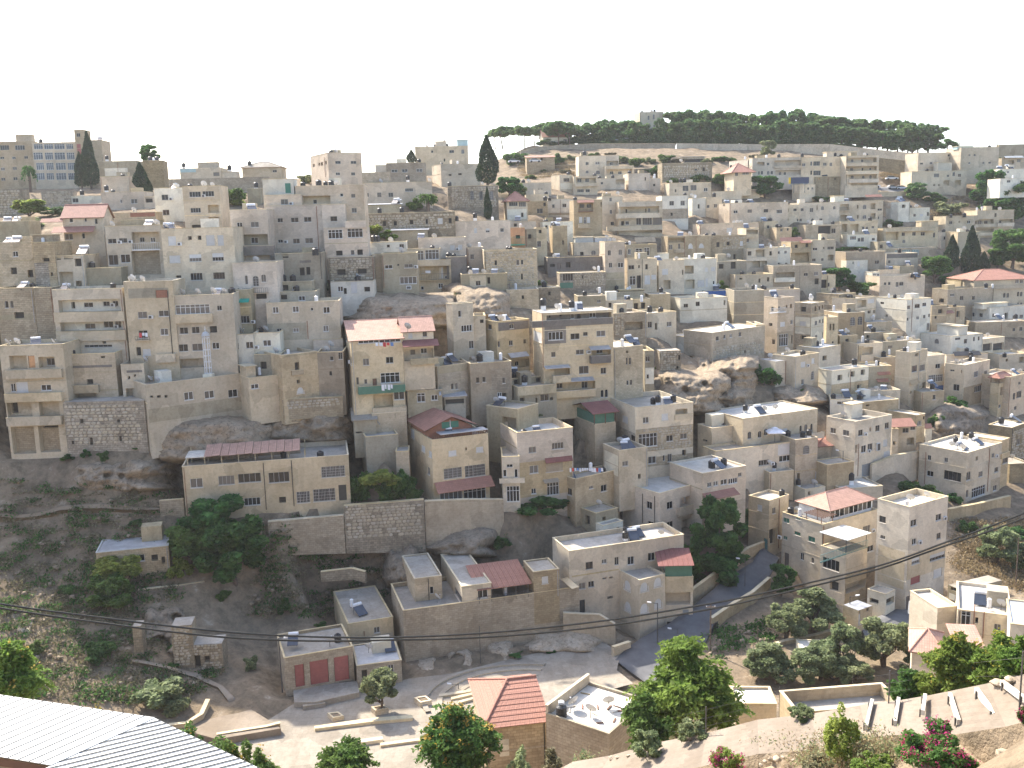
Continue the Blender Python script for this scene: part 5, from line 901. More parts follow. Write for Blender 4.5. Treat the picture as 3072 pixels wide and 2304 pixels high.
b('I',[(2012,594),(2260,580)],700,'o2060,625,2080,650 r2170,610,2212,660 T2050,-1','cream house at the edge with pale flat roof','cream',dep=7,roof='roofwhite')
b('I',[(1148,562),(1255,578),(1412,560)],990,'o1310,580,1335,605 w1282,682,1325,735 w1345,675,1390,725 o1265,895,1280,915 o1370,820,1400,870 c1278,795,1348,836,brown,.5 U1245,2 T1225,2','tall grey-sided tenement with cream window front','pale',yaw=40,cat='apartment house',name='apartment_house')
b('I',[(1412,604),(1556,590)],890,'w1478,668,1518,705 W1420,760,1480,825 W1482,755,1540,815 p1415,850,1550,900,blue S1370,2','grey house with white windows over blue sheeting','pale',dep=8)
b('I',[(1362,905),(1552,892)],1060,'w1455,925,1480,965','plain tan basement under blue sheeting','tan',dep=6,par=.1)
b('I',[(1558,672),(1702,684),(1928,670)],1030,'w1598,715,1635,730 w1625,838,1675,890 o1690,720,1700,745 w1797,730,1832,778 w1880,725,1905,765 w1800,850,1860,900 p1705,840,1925,1000,brown Y1650,2 Y1700,2 U1790,2 T1770,4','jumbled ochre house with diagonal stair shadow wall','yellow',yaw=38)
b('I',[(1935,806),(1990,838),(2112,802)],1100,'r2015,855,2090,920 w2000,1005,2020,1035 w2040,998,2058,1028 w2075,985,2090,1010','cream house with corner balcony below red kiosk roof','cream',yaw=36)
b('I',[(2092,778),(2260,740)],1080,'w2120,910,2140,965 w2150,895,2190,950 w2165,815,2185,840 w2130,1020,2150,1050 Y2190,2 S2140,2','rosy tenement at the edge with tall windows','pink',dep=8)
b('I',[(485,718),(612,728),(926,662)],920,'o665,760,705,805 o752,740,760,780 o775,730,808,775 o858,715,893,760 o825,840,860,890 p614,820,924,920,tan','low white house with three black square windows','white',yaw=26,roof='roofgrey',par=.25)
b('I',[(312,624),(512,562)],860,'s360,650,400,695 s450,620,475,665 w365,795,388,840 a445,730,470,800','narrow yellow house with gently curved front','yellow',dep=6)
b('I',[(150,648),(315,628)],830,'o265,780,290,820 p232,700,312,820,white','pale sheds beside the curved yellow house','pale',dep=5,roof='tin',par=.05)
b('I',[(605,962),(788,966)],1080,'w660,980,735,1005','bluish white house with narrow barred window','white',dep=6,par=.2)
b('I',[(870,988),(1172,960)],1100,'o900,1005,930,1020','tan house under a brilliant white slab roof','tan',dep=8,roof='roofwhite',par=.06)
b('I',[(915,894),(1187,884)],1000,'','grey rear house with sunken roof terrace','pale',dep=8,par=.6,roof='roofgrey')
b('I',[(830,505),(1042,492)],650,'r870,530,960,590 p832,520,880,640,yellow B860,595,965,640,.5','small yellow house with tiny curved balcony','pale',dep=7)
b('I',[(1042,486),(1352,466)],610,'w1085,515,1120,540 Y1200,2 Y1090,2 U1245,1 Y1310,2','grey roof house crowded with dishes','grey',dep=8)
b('I',[(930,692),(1112,682)],860,'r1010,830,1090,860 c1000,790,1098,818,redtile,.9 c1005,735,1110,760,redtile,.6','recessed grey house with small orange awnings','grey',dep=6,par=.3)
b('I',[(1020,620),(1150,610)],720,'A1030,650,1085,700','tan court wall with a pale half-round arch','tan',dep=5,par=.1)
va=b('H',[(1585,1190),(1702,1204),(2036,1132)],1420,'o1628,1295,1665,1315 w1640,1380,1680,1410 T1700,2,.5 S1760,3','white villa with arcaded terrace and flower boxes','pale',yaw=24,roof='roofwhite',par=.2,name='villa',cat='villa')
b('I',[(-120,1125),(500,1040)],1300,'a-80,1230,-50,1290 a5,1225,35,1280 a55,1205,85,1260 a350,1180,370,1250 a390,1170,415,1252 a440,1165,460,1240 s180,1205,250,1235 B330,1250,556,1290,.9 S20,3 T-100,5,.5 Y60,3 Y150,3','','pale',into=va,Y=va.Y+3,roof='roofwhite',par=.2,dep=10)
b('H',[(1735,1395),(2400,1310)],1650,'w2090,1465,2178,1510 W2260,1425,2390,1475 s2250,1330,2390,1418','','pale',into=va,Y=va.Y-2.5,roof='roof',par=.35,dep=4.5)
b('I',[(318,1300),(502,1278)],1660,'a380,1345,430,1415 o330,1575,355,1625 W480,1560,520,1620','stone link house with twin arch beside the villa','tan',dep=7,par=.2)
b('I',[(100,1570),(302,1550)],1760,'','plain pale terrace block below the villa','pale',dep=5,par=.3)
m2=b('I',[(575,1115),(798,1152),(1118,1070)],1610,'w605,1200,650,1245 w708,1218,760,1265 o812,1340,830,1410 w838,1215,875,1265 o930,1195,945,1230 w980,1178,1015,1228 w1058,1155,1092,1205 s1045,1295,1080,1350 w862,1345,903,1405 w915,1330,955,1388 k980,1320,1010,1390 d867,1495,960,1600,doorgrey s1048,1390,1110,1480 t830,1330,835,1600 H780,1000,870,1090,5,white','grey-white corner house with walled flat roof','pale',yaw=32,roof='roofgrey',par=.9,cat='apartment house',name='apartment_house')
b('I',[(1118,1215),(1172,1200)],1450,'o1125,1310,1145,1340','narrow stepped pale house beside the corner house','pale',dep=6,par=.2)
b('I',[(1125,1190),(1322,1182)],1440,'w1205,1200,1255,1240 w1270,1178,1310,1215 r1240,1280,1300,1340 c1120,1120,1325,1192,redtile,2.5','yellow house with rust-red lean-to roof','yellow',dep=6)
b('I',[(1322,1095),(1392,1080)],1300,'a1325,1140,1360,1180 w1375,1100,1388,1130','tan tower end with arched opening','tan',dep=7,par=.2,roof='roofwhite')
b('I',[(1395,1205),(1450,1190)],1290,'c1390,1165,1455,1205,redtile,.8','white strip house with tiny red awning','white',dep=5,par=.2)
m3=b('M',[(1345,258),(1720,308),(2030,226)],700,'w1412,320,1440,360 w1550,340,1580,378 w1405,450,1460,495 w1548,455,1690,530 o1812,330,1832,365 w1945,305,1965,340 w1722,460,1770,530 w1835,455,1868,500 w1968,420,1998,460 W1780,580,1890,660 w1730,610,1750,670 p1932,510,2026,690,tan w1955,570,1985,615 t1388,290,1390,560 t1905,265,1908,620 T1640,6,.5 T1795,6,.5 S1700,3.5 S1830,3 Y1610,3 Y1700,2 U1890,8','white cube house with bright roof and two black dishes','pale',yaw=36,roof='roofwhite',par=.45,cat='apartment house',name='apartment_house')
b('M',[(2028,198),(2092,176)],560,'w2035,335,2085,385 B2030,300,2095,335,.4','orange-tan wing behind the white cube house','tan',dep=7,roof='roofwhite',par=.1)
b('I',[(1918,1185),(2092,1205),(2230,1188)],1500,'w2150,1290,2180,1340 T2020,2,.3 S2180,2 x2095,1215,2225,1470,.7','rough stone house at the edge with one pale window','greystone',yaw=40,par=.1,roof='roofwhite')
b('I',[(2095,1500),(2260,1490)],1640,'','dark low stone house at the edge','greystone',dep=6,par=.2)
m4=b('M',[(998,722),(1225,762),(1582,690)],1610,'w1010,825,1065,880 w1020,985,1060,1015 w1272,855,1322,910 w1480,808,1528,862 w1283,1012,1320,1062 w1487,965,1522,1015 h1280,1170,1345,1220 h1430,1130,1560,1185 s1272,1325,1348,1385,redpaint s1460,1260,1530,1330 o1385,1420,1430,1450 d1215,1480,1330,1600,frame_dark p1228,1090,1580,1300,tanplain p1000,1090,1222,1400,tanplain','five-storey square apartment block with walled roof terrace','pale',yaw=32,roof='roofwhite',par=.9,cat='apartment house',name='apartment_house')
m5=b('M',[(208,755),(527,900),(1000,820)],1360,'w215,840,265,880,greenpaint w318,802,355,855,greenpaint w305,955,358,985,greenpaint w215,990,248,1020,greenpaint w420,995,478,1040,greenpaint w355,1130,385,1190 w445,1170,470,1215 d222,1130,262,1250,frame_dark w875,905,935,965 w912,1070,965,1120 Y290,3 U350,2 T275,1,.3','four-storey house with salmon hipped roof and timber pergola','pale',yaw=32,par=.6,cat='apartment house',name='apartment_house')
b('M',[(527,1082),(717,1142),(912,1100)],1700,'w540,1180,680,1270 o600,1370,700,1450 p719,1290,910,1560,tan r725,1370,905,1440,yellow R525,1085,914,1142,.05,teal','','tanplain',into=m5,Y=m5.Y-6,yaw=34,par=.1,roof='roofgrey')
b('Q',[(912,242),(1060,225),(1145,190)],420,'o930,255,1005,295 o1070,245,1135,300','small white kiosk with dark openings below tower','white',yaw=40,par=.1,dep=5,name='kiosk',cat='kiosk')
b('Q',[(712,330),(830,355),(955,320)],560,'o825,350,850,380 o905,330,925,360 s830,385,855,470','little stone booth with dark bluish roof','tan',yaw=32,par=.02,roof='tin',name='booth',cat='kiosk')
b('M',[(1580,1410),(1690,1440),(2030,1375)],1530,'p1590,1480,1700,1530,white o1605,1395,1680,1450','low shed heaped with roof rubble','grey',yaw=24,par=.02,roof='roof',name='shed',cat='shed')
q1=b('Q',[(1665,292),(2112,450)],720,'W1690,330,1770,480,glass o1808,410,1832,460 w1962,465,2018,540 t1790,300,1795,550 t1870,360,1873,580,rust','pale roadside house with black and grey rooftop barrels','pale',Y=112,yaw=-24,par=.35,roof='roofwhite',dep=10)
b('Q',[(2100,450),(2290,500)],700,'','bluish flat-roofed annex at the corner of the view','white',Y=106,yaw=-24,par=.1,roof='tin',dep=8)
b('Q',[(1495,345),(1668,305)],560,'','low pale yard wall before the roadside house','pale',Y=116,yaw=10,par=.3,dep=6)
# ------------------------------------------------------------------ noise
def vnoise(X,Y,seed=0):
 X=np.asarray(X,float);Y=np.asarray(Y,float)
 xi,yi=np.floor(X).astype(np.int64),np.floor(Y).astype(np.int64);fx,fy=X-xi,Y-yi
 def hsh(a,c):
  n=(a*374761393+c*668265263+seed*144269)&0xFFFFFFFF
  n=((n^(n>>13))*1274126177)&0xFFFFFFFF;return((n^(n>>16))&0xFFFF)/65535.0
 u,v=fx*fx*(3-2*fx),fy*fy*(3-2*fy)
 return(hsh(xi,yi)*(1-u)+hsh(xi+1,yi)*u)*(1-v)+(hsh(xi,yi+1)*(1-u)+hsh(xi+1,yi+1)*u)*v-0.5
def fbm(X,Y,s,seed=0,o=4):
 r=0;a=1.0
 for k in range(o):r=r+a*vnoise(np.asarray(X)*s,np.asarray(Y)*s,seed+k);s*=2.1;a*=0.5
 return r
 # ------------------------------------------------------------------ low walls, retaining walls
def wallrun(tile,pts,thick,mat,label,name='retaining_wall',cat='wall',group=None,Y=None,cap=True,under=1.5,stone=None):
 """wall along a line of (x, ytop, ybottom[, Y]) picture points"""
 P=[]
 for k,p in enumerate(pts):
  x,yt=src(tile,p[0],p[1]);yb=src(tile,0,p[2])[1];yy=p[3]if len(p)>3 else Y
  A=hit(x,yb)if yy is None else atY(x,yb,yy);T=atY(x,yt,A[1]);P.append((A,T[2]))
 root=empty(name,(P[0][0][0],P[0][0][1],P[0][0][2]-under),label,cat,group);base=np.array(root.location);mb=MB();cp=MB()
 for(A,za),(B,zb)in zip(P[:-1],P[1:]):
  d=np.array([B[0]-A[0],B[1]-A[1],0]);L_=np.linalg.norm(d);d/=L_;n=np.array([-d[1],d[0],0])*thick
  a0=np.array([A[0],A[1],A[2]-under]);b0=np.array([B[0],B[1],B[2]-under]);a1=np.array([A[0],A[1],za]);b1=np.array([B[0],B[1],zb])
  mb.quad(a0,b0,b1,a1,mat,((0,a0[2]),(L_,b0[2]),(L_,zb),(0,za)));mb.quad(b0+n,a0+n,a1+n,b1+n,mat);mb.quad(a0+n,a0,a1,a1+n,mat);mb.quad(b0,b0+n,b1+n,b1,mat)
  e=np.array([0,0,.08]);f=-n/thick*.04
  cp.quad(a1+f+e,b1+f+e,b1+n-f+e,a1+n-f+e,'coping' if cap else mat);cp.quad(a1+f,b1+f,b1+f+e,a1+f+e,'coping' if cap else mat)
  if stone:
   fc=Face(a1,d[:2],(d[1],-d[0]),False);stones(root,base,fc,.1,L_-.1,min(A[2],B[2]),min(za,zb)-.1,[],stone,150,int(L_*10))
 mb.build('wall',root,base);cp.build('coping',root,base);return root
wallrun('C',[(115,425,440,418),(300,384,410,422),(700,362,425,424),(1400,360,425,426)],.7,'stone','long stone ridge wall below the pines, northern stretch',name='ridge_wall')
wallrun('C',[(1410,360,425,426),(2080,368,430,424),(2680,366,440,422),(3030,408,460,418),(3410,452,500,412)],.7,'ashlar','long stone ridge wall below the pines, southern stretch',name='ridge_wall')
wallrun('J',[(2230,875,1000),(2860,820,985)],.8,'stone','tan retaining wall under the long cream house',under=3)
wallrun('K',[(765,742,985),(1425,690,975)],.8,'rubble','golden rubble terrace wall under the garden',under=3,stone=.7)
wallrun('K',[(1430,705,960),(1800,690,960),(2080,690,850)],.8,'tan','smeared plaster wall under the chalet house',under=3)
wallrun('G',[(245,965,1035),(745,942,1010)],.8,'stone','broken stone wall above the dark brambles',under=2,stone=.7)
wallrun('J',[(1330,700,810),(1530,685,800)],.5,'stone','short stone wall beside the long cream house')
wallrun('P',[(470,375,520),(620,385,540),(770,390,560),(900,470,600)],.5,'tan','pale sloping wall below the large cream house',under=2)
wallrun('P',[(890,660,755),(1030,615,680)],.5,'tan','short pale wall at the corner of the plaza',under=1)
wallrun('L',[(1535,1445,1500),(1760,1280,1380),(2010,1090,1200),(2140,1040,1110)],.5,'tan','tan wall climbing beside the steep road',under=2)
wallrun('P',[(1705,420,500),(1880,300,400),(2050,200,300),(2190,80,160)],.5,'tan','low wall on the valley side of the steep road',under=2)
wallrun('I',[(950,1505,1600),(1130,1430,1580),(1345,1395,1500)],.6,'pale','pale ramp wall below the corner house',under=3)
wallrun('M',[(1590,770,870),(1850,720,820),(2100,660,760)],.6,'tan','long tan garden wall below the white cube',under=3)
wallrun('Q',[(0,680,700),(240,605,640),(480,560,610),(780,480,540)],.5,'stone','stone wall under the big olive tree',under=2,Y=None)
wallrun('E',[(1010,480,520,395),(1335,515,585,388)],.6,'greystone','dark stone bank wall above the bending road',under=3)
wallrun('E',[(700,770,810),(1230,760,800)],.5,'pale','pale road wall behind the parked cars',under=2)
# ------------------------------------------------------------------ roof furniture
tankP={}
def tank_proto(kind):
 if kind in tankP:return copy_tree(tankP[kind])
 r=empty('water_tank' if kind in('T','U')else 'solar_heater' if kind=='S' else 'satellite_dish' if kind=='Y' else 'roof_mast',(0,0,0))
 if kind=='T':
  mb=MB();mb.cyl((0,0,0),.52,1.05,'tankblack',14,.52);mb.cyl((0,0,1.05),.52,.16,'tankblack',14,.3);mb.cyl((0,0,1.21),.2,.1,'tankblack',10)
  for z in(.25,.55,.85):mb.cyl((0,0,z),.545,.05,'tankblack',14)
  mb.build('tank',r)
 elif kind=='U':
  mb=MB();mb.cyl((0,0,0),.3,1.25,'tankwhite',12);mb.cyl((0,0,1.25),.3,.12,'tankwhite',12,.1);mb.build('tank',r)
  mb=MB();mb.box((-.35,-.35,-.02),(.7,0,0),(0,.7,0),(0,0,.04),'iron');mb.build('stand',r)
 elif kind=='S':
  mb=MB();mb.box((-.75,-.9,.15),(1.5,0,0),(0,1.5,.95),(0,-.05,.08),'panelblue');mb.build('collector',r)
  mb=MB();mb.cyl((-.7,.75,1.25),.27,1.4,'tankwhite',10,axis=(1,0,0));mb.build('boiler',r)
  mb=MB()
  for x in(-.65,.6):mb.box((x,.6,0),(.05,0,0),(0,.05,0),(0,0,1.1),'iron');mb.box((x,-.85,0),(.05,0,0),(0,.05,0),(0,0,.2),'iron')
  mb.build('stand',r)
 elif kind=='Y':
  mb=MB();N=16;R1=.6;rings=[(0,0),(.3,.035),(.6,.15)];ax=np.array([.45,.75,.5]);ax/=np.linalg.norm(ax);u=np.cross(ax,(0,0,1));u/=np.linalg.norm(u);w=np.cross(u,ax);c0=np.array([0,0,.95])
  pt=lambda i,t:c0+ax*rings[i][1]+(u*math.cos(t)+w*math.sin(t))*rings[i][0]
  for k in range(N):
   a,c=2*math.pi*k/N,2*math.pi*(k+1)/N
   mb.poly([pt(0,0),pt(1,a),pt(1,c)],'dishmat');mb.quad(pt(1,a),pt(2,a),pt(2,c),pt(1,c),'dishmat')
  mb.build('reflector',r,smooth=True)
  mb=MB();mb.cyl((0,0,0),.03,.9,'iron',6);mb.build('mast',r)
  mb=MB();mb.cyl(c0+w*-.55,.02,.75,'iron',5,axis=ax*.6+w*.45);mb.cyl(c0+ax*.5-w*.08,.06,.14,'tankwhite',6,axis=ax);mb.build('feed_arm',r)
 else:
  mb=MB();mb.cyl((0,0,0),.12,1.6,'tankwhite',8);mb.build('mast',r);mb=MB();mb.cyl((0,0,1.6),.22,.9,'tankblack',8);mb.build('tank',r)
 tankP[kind]=r;return r
WHAT=dict(T=('black barrel water tank','water tank','black water tanks on the roofs'),U=('white cylinder boiler','boiler','white boilers on the roofs'),S=('solar panel water heater','solar heater','solar water heaters on the roofs'),Y=('satellite dish','satellite dish','satellite dishes on the roofs'),N=('tall tank mast','mast','masts on the roofs'))
def put_rooftop():
 by={}
 for it in ROOFTOP:by.setdefault((it[0],it[1].label),[]).append(it)
 R=random.Random(3)
 for(k,lab),L_ in by.items():
  L_.sort(key=lambda t:t[5]);n=len(L_)
  for i,(_,bd,p,h,m,x)in enumerate(L_):
   o=tank_proto(k);s=R.uniform(.85,1.12);st=h or 0
   if bd.Y>300:s*=1.15
   o.location=(p[0],p[1],p[2]+st);o.rotation_euler=(0,0,R.uniform(-.4,.4)+(bd.psi if k=='S' else 0));o.scale=(s,s,s)
   w=WHAT[k];od='' if n==1 else('leftmost ' if i==0 else 'rightmost ' if i==n-1 else{1:'second ',2:'third ',3:'fourth '}.get(i,'fifth '))
   tag(o,' '.join((od+w[0]+' on '+lab).split()[:16]),w[1],w[2])
   for ch in list(o.children):
    if ch.name.startswith('plinth'):bpy.data.objects.remove(ch)
   if st>.25 and k=='T':
    mb=MB();mb.box((-.36,-.36,-st/s),(.72,0,0),(0,.72,0),(0,0,st/s-.01),'tankwhite');mb.build('plinth',o)
put_rooftop()
# chalet attic, hipped roofs and pergolas that sit on houses
def pitched(bd,a0,a1,c0,c1,zlow,rise,mat,kind='gable',name='roof',wallmat_=None,hwall=0.0,over=.4):
 """pitched roof over the rectangle a0..a1 (along the front) and c0..c1 (inwards) of a house, on posts or walls of height hwall"""
 fr,fl=bd.fr,bd.fl;Q=lambda a,c,z:fr.P(a,z)+fl.d*c;z=zlow+hwall;v=over;base=bd.base;mb=MB()
 along=kind in('gable','hip')
 cm=(c0+c1)/2;e=[Q(a0-v,c0-v,z),Q(a1+v,c0-v,z),Q(a1+v,c1+v,z),Q(a0-v,c1+v,z)];ins=0 if kind=='gable' else min((c1-c0)/2,(a1-a0)/2)
 if kind=='gable2':
  am=(a0+a1)/2;r0,r1=Q(am,c0-v,z+rise),Q(am,c1+v,z+rise);sl=[[e[3],e[0],r0,r1],[e[1],e[2],r1,r0]]
 else:
  r0,r1=Q(a0-v+ins,cm,z+rise),Q(a1+v-ins,cm,z+rise);sl=[[e[0],e[1],r1,r0],[e[2],e[3],r0,r1]]
  if kind=='hip':sl+=[[e[1],e[2],r1],[e[3],e[0],r0]]
 t=np.array([0,0,.1])
 for s_ in sl:
  u=s_[1]-s_[0];lu=np.linalg.norm(u);u=u/lu;nn=np.cross(u,s_[2]-s_[0]);nn/=np.linalg.norm(nn);w=np.cross(nn,u)
  mb.poly([p+t for p in s_],mat,[(float(np.dot(p-s_[0],u)),float(np.dot(p-s_[0],w)))for p in s_]);mb.poly(s_[::-1],'brownwood');mb.quad(s_[0],s_[1],s_[1]+t,s_[0]+t,'brownwood')
 ro=mb.build(name,bd.root,base)
 if kind=='hip':
  mb=MB()
  for p,q in((e[0],r0),(e[1],r1),(e[2],r1),(e[3],r0),(r0,r1)):
   L_=np.linalg.norm(q-p)
   if L_>.3:mb.cyl(p+t,.1,L_,mat,6,axis=q-p)
  mb.build('ridge',ro,base)
 if hwall>0:
  mb=MB()
  if wallmat_:
   for p,q in(((a0,c0),(a1,c0)),((a1,c0),(a1,c1)),((a1,c1),(a0,c1)),((a0,c1),(a0,c0))):mb.quad(Q(*p,zlow),Q(*q,zlow),Q(*q,z),Q(*p,z),wallmat_)
   if kind=='gable2':mb.poly([Q(a0,c0,z),Q(a1,c0,z),Q(am,c0,z+rise)],wallmat_);mb.poly([Q(a0,c1,z),Q(a1,c1,z),Q(am,c1,z+rise)],wallmat_)
   mb.build('attic_wall',bd.root,base)
  else:
   for a in(a0,(a0+a1)/2,a1-.12):
    for c in(c0,c1-.12):
     mb=MB();mb.box(Q(a,c,zlow),fr.d*.12,fl.d*.12,(0,0,hwall),'brownwood');mb.build('post',bd.root,base)
 return ro
pitched(ch,.2,ch.wR*.8,2.2,ch.wL-.2,ch.zr,1.9,'redtile','gable2',wallmat_='rust',hwall=1.7,over=.9)
mb=MB();f_=Face(ch.fr.P(0,0,-2.2),ch.fr.d[:2],ch.fr.n[:2],False);f_.box(mb,ch.wR*.26,ch.wR*.40,ch.zr+1.7,ch.zr+2.75,.01,.06,'greenpaint');f_.box(mb,ch.wR*.42,ch.wR*.56,ch.zr+1.7,ch.zr+2.75,.01,.06,'greenpaint');f_.box(mb,ch.wR*.405,ch.wR*.415,ch.zr+1.7,ch.zr+3.0,.01,.08,'frame_white');mb.build('shutter',ch.root,ch.base)
mb=MB();ch.fr.box(mb,ch.wR*.15,ch.wR*.99,ch.zr+1.2,ch.zr+1.3,-2.1,.3,'tin');mb.build('awning',ch.root,ch.base)
mb=MB();rail(mb,ch.fr,.1,ch.wR-.1,ch.zt,ch.zt+.55,-.05,'brownwood',.3,.05);mb.build('railing',ch.root,ch.base)
pitched(m5,m5.wR*.22,m5.wR*1.0,1.2,m5.wL*.9,m5.zr,1.9,'pinktile','hip',wallmat_='frame_white',hwall=2.1,over=.5)
for k in range(9):
 mb=MB();a=m5.wR*.24+k*m5.wR*.083;f_=Face(m5.fr.P(0,0,-1.2),m5.fr.d[:2],m5.fr.n[:2],False);f_.box(mb,a,a+m5.wR*.07,m5.zr+.7,m5.zr+1.9,.01,.03,'glass');mb.build('pane',m5.root,m5.base)
for k in range(7):
 mb=MB();m5.fr.box(mb,-.1+k*.5,.0+k*.5,m5.zr+1.75,m5.zr+1.87,-m5.wL*.45,.3,'brownwood');mb.build('pergola_beam',m5.root,m5.base)
for a in(.1,m5.wR*.2):
 for c in(.3,m5.wL*.4):
  mb=MB();mb.box(m5.fr.P(a,m5.zr)+m5.fl.d*c,m5.fr.d*.1,m5.fl.d*.1,(0,0,1.75),'brownwood');mb.build('post',m5.root,m5.base)
bay=[q for q in BLD if q.root is m5.root][1]
mb=MB();bay.fr.box(mb,-.3,bay.wR+.4,bay.zr+2.35,bay.zr+2.43,-bay.wL-.2,.4,'whitetin');mb.build('canopy',m5.root,m5.base)
for a,c in((.1,.1),(bay.wR-.2,.1),(.1,bay.wL-.2)):
 mb=MB();mb.box(bay.fr.P(a,bay.zr)+bay.fl.d*c,bay.fr.d*.08,bay.fl.d*.08,(0,0,2.35),'iron');mb.build('post',m5.root,m5.base)
 # torn pink sheet roof over the long cream house
mb=MB();kw=kb.wR;rs=[]
for k in range(12):
 a0=kw*(.13+.048*k);mb=MB();z=kb.zr+2.0+.05*math.sin(k*1.7);p=kb.fr.P(a0,z,-.2);q=kb.fr.P(a0+kw*.046,z+.03*(k%2),-.2)
 up=kb.fl.d*5.2+np.array([0,0,.75]);mb.quad(p,q,q+up,p+up,'pinktile');mb.quad(p-(0,0,.05),p+up-(0,0,.05),q+up-(0,0,.05),q-(0,0,.05),'pinktile');mb.quad(p-(0,0,.05),q-(0,0,.05),q,p,'pinktile');mb.build('roof_sheet',kb.root,kb.base)
for k in range(8):
 for c in(.4,5.0):
  mb=MB();mb.box(kb.fr.P(kw*(.03+.1*k),kb.zr)+kb.fl.d*c,kb.fr.d*.12,kb.fl.d*.12,(0,0,1.95+c*.13),'concrete');mb.build('post',kb.root,kb.base)
mb=MB();kb.fr.box(mb,kw*.02,kw*.14,kb.zr+1.9,kb.zr+2.0,-5,-.2,'timber');mb.build('broken_ceiling',kb.root,kb.base)
mb=MB();kb.fr.box(mb,kw*.1,kw*.7,kb.zr,kb.zr+2.3,-7.5,-6.5,'brown');mb.build('back_room',kb.root,kb.base)
# red sheet roofs on the golden stone house and the cream plaza house
pr_=[q for q in BLD if q.root is tb.root]
def lean(bd,a0,a1,c0,c1,z0,z1,mat,n,name='roof_sheet'):
 for k in range(n):
  mb=MB();s0=a0+(a1-a0)*k/n;s1=a0+(a1-a0)*(k+.94)/n
  p,q=bd.fr.P(s0,z0)+bd.fl.d*c0,bd.fr.P(s1,z0)+bd.fl.d*c0;up=bd.fl.d*(c1-c0)+np.array([0,0,z1-z0]);t=np.array([0,0,.06])
  mb.box(p,q-p,up,t,mat);r=bd.fr.d*(a1-a0)/n*.06;mb.box(p+(q-p)*1.0,r,up,t*2.2,mat);mb.build(name,bd.root,bd.base)
lean(tb,tb.wR*.41,tb.wR*.72,-.2,7.0,tb.zr+2.1,tb.zr+3.4,'redtile',10)
for k in range(5):
 mb=MB();mb.box(tb.fr.P(tb.wR*(.42+.07*k),tb.zr),tb.fr.d*.1,tb.fl.d*.1,(0,0,2.1),'iron');mb.build('post',tb.root,tb.base)
mb=MB();rail(mb,tb.fr,tb.wR*.41,tb.wR*.72,tb.zt,tb.zt+.45,-.05,'iron',.5);mb.build('railing',tb.root,tb.base)
mb=MB();tb.fr.box(mb,tb.wR*.41,tb.wR*.73,tb.zr,tb.zr+2.6,-5.6,-5.0,'brown');mb.build('back_room',tb.root,tb.base)
po=[q for q in BLD if q.root is l2.root][2]
lean(po,-po.wR*.25,po.wR*1.02,-.6,4.5,po.zt+1.0+1.0,po.zt+3.0,'maroon',7)
mb=MB();po.fr.box(mb,.1,po.wR-.1,po.zt+.02,po.zt+1.9,-.4,-.3,'greentarp');mb.build('mesh_screen',l2.root,l2.base)
mh=[q for q in BLD if q.label.startswith('house with dark maroon')][0]
pitched(mh,-.2,mh.wR,-.2,mh.wL,mh.zt,1.3,'maroon','gable',hwall=1.9,over=.5)
for sd,fc,wd in((0,mh.fr,mh.wR),(1,mh.fl,mh.wL)):
 mb=MB();fc.box(mb,.2,wd-.2,mh.zt+.1,mh.zt+1.8,-.25,-.2,'greentarp');mb.build('mesh_screen',mh.root,mh.base)
 # red kiosk hats and the small red roofs
for lab,rs_,mt in(('cream house with corner balcony below red',1.1,'redtile'),):
 q=[x for x in BLD if x.label.startswith(lab)][0];pitched(q,0,min(4.5,q.wR),0,min(4.5,q.wL),q.zr,rs_,mt,'hip',hwall=1.7,over=.5)
rb=b('I',[(500,1345),(742,1325)],1440,'','low house with salmon awning roof above the vine','tan',dep=5,kind='hip',rmat='redtile',rise=1.0,over=.5)
# long house villa parasol
p=va.fr.P(0,0);P0=atY(*src('I',145,1275),va.Y+.8)
par_=empty('parasol',(P0[0],P0[1],P0[2]-1.0),'white square parasol on the villa terrace','parasol');mb=MB();mb.cyl((0,0,0),.04,2.6,'iron',6);mb.build('pole',par_)
mb=MB()
for k in range(4):
 a,c=[(1.6,-1.6),(1.6,1.6),(-1.6,1.6),(-1.6,-1.6)][k],[(1.6,1.6),(-1.6,1.6),(-1.6,-1.6),(1.6,-1.6)][k]
 mb.quad((*a,2.1),(*c,2.1),(c[0]*.2,c[1]*.2,2.7),(a[0]*.2,a[1]*.2,2.7),'clothwhite');mb.quad((*a,1.95),(*c,1.95),(*c,2.1),(*a,2.1),'clothwhite');mb.quad((a[0]*.35,a[1]*.35,2.72),(c[0]*.35,c[1]*.35,2.72),(c[0]*.05,c[1]*.05,2.95),(a[0]*.05,a[1]*.05,2.95),'clothwhite')
mb.build('canopy',par_)
# lattice minaret on the prayer hall roof
A=mosque.fr.px(*src('F',1728,730),-1.5);P0=mosque.fr.P(A[0],mosque.zr,-1.5)
mi=empty('minaret',P0,'open lattice minaret with little dome above the prayer hall','minaret');mb=MB();mb.box((-.75,-.75,0),(1.5,0,0),(0,1.5,0),(0,0,.9),'white');mb.build('plinth',mi)
mr,mh_=.58,6.3
for k in range(8):
 t=2*math.pi*k/8;mb=MB();mb.cyl((mr*math.cos(t),mr*math.sin(t),.9),.045,mh_,'tankwhite',6);mb.build('post',mi)
for z in(.95,1.9,2.9,3.9,4.9,5.9,6.9):
 mb=MB()
 for k in range(16):
  t,u=2*math.pi*k/16,2*math.pi*(k+1)/16;a=np.array([mr*math.cos(t),mr*math.sin(t),z]);c=np.array([mr*math.cos(u),mr*math.sin(u),z]);mb.cyl(a,.04,np.linalg.norm(c-a),'tankwhite',5,axis=c-a)
 mb.build('ring',mi)
mb=MB();pr=None
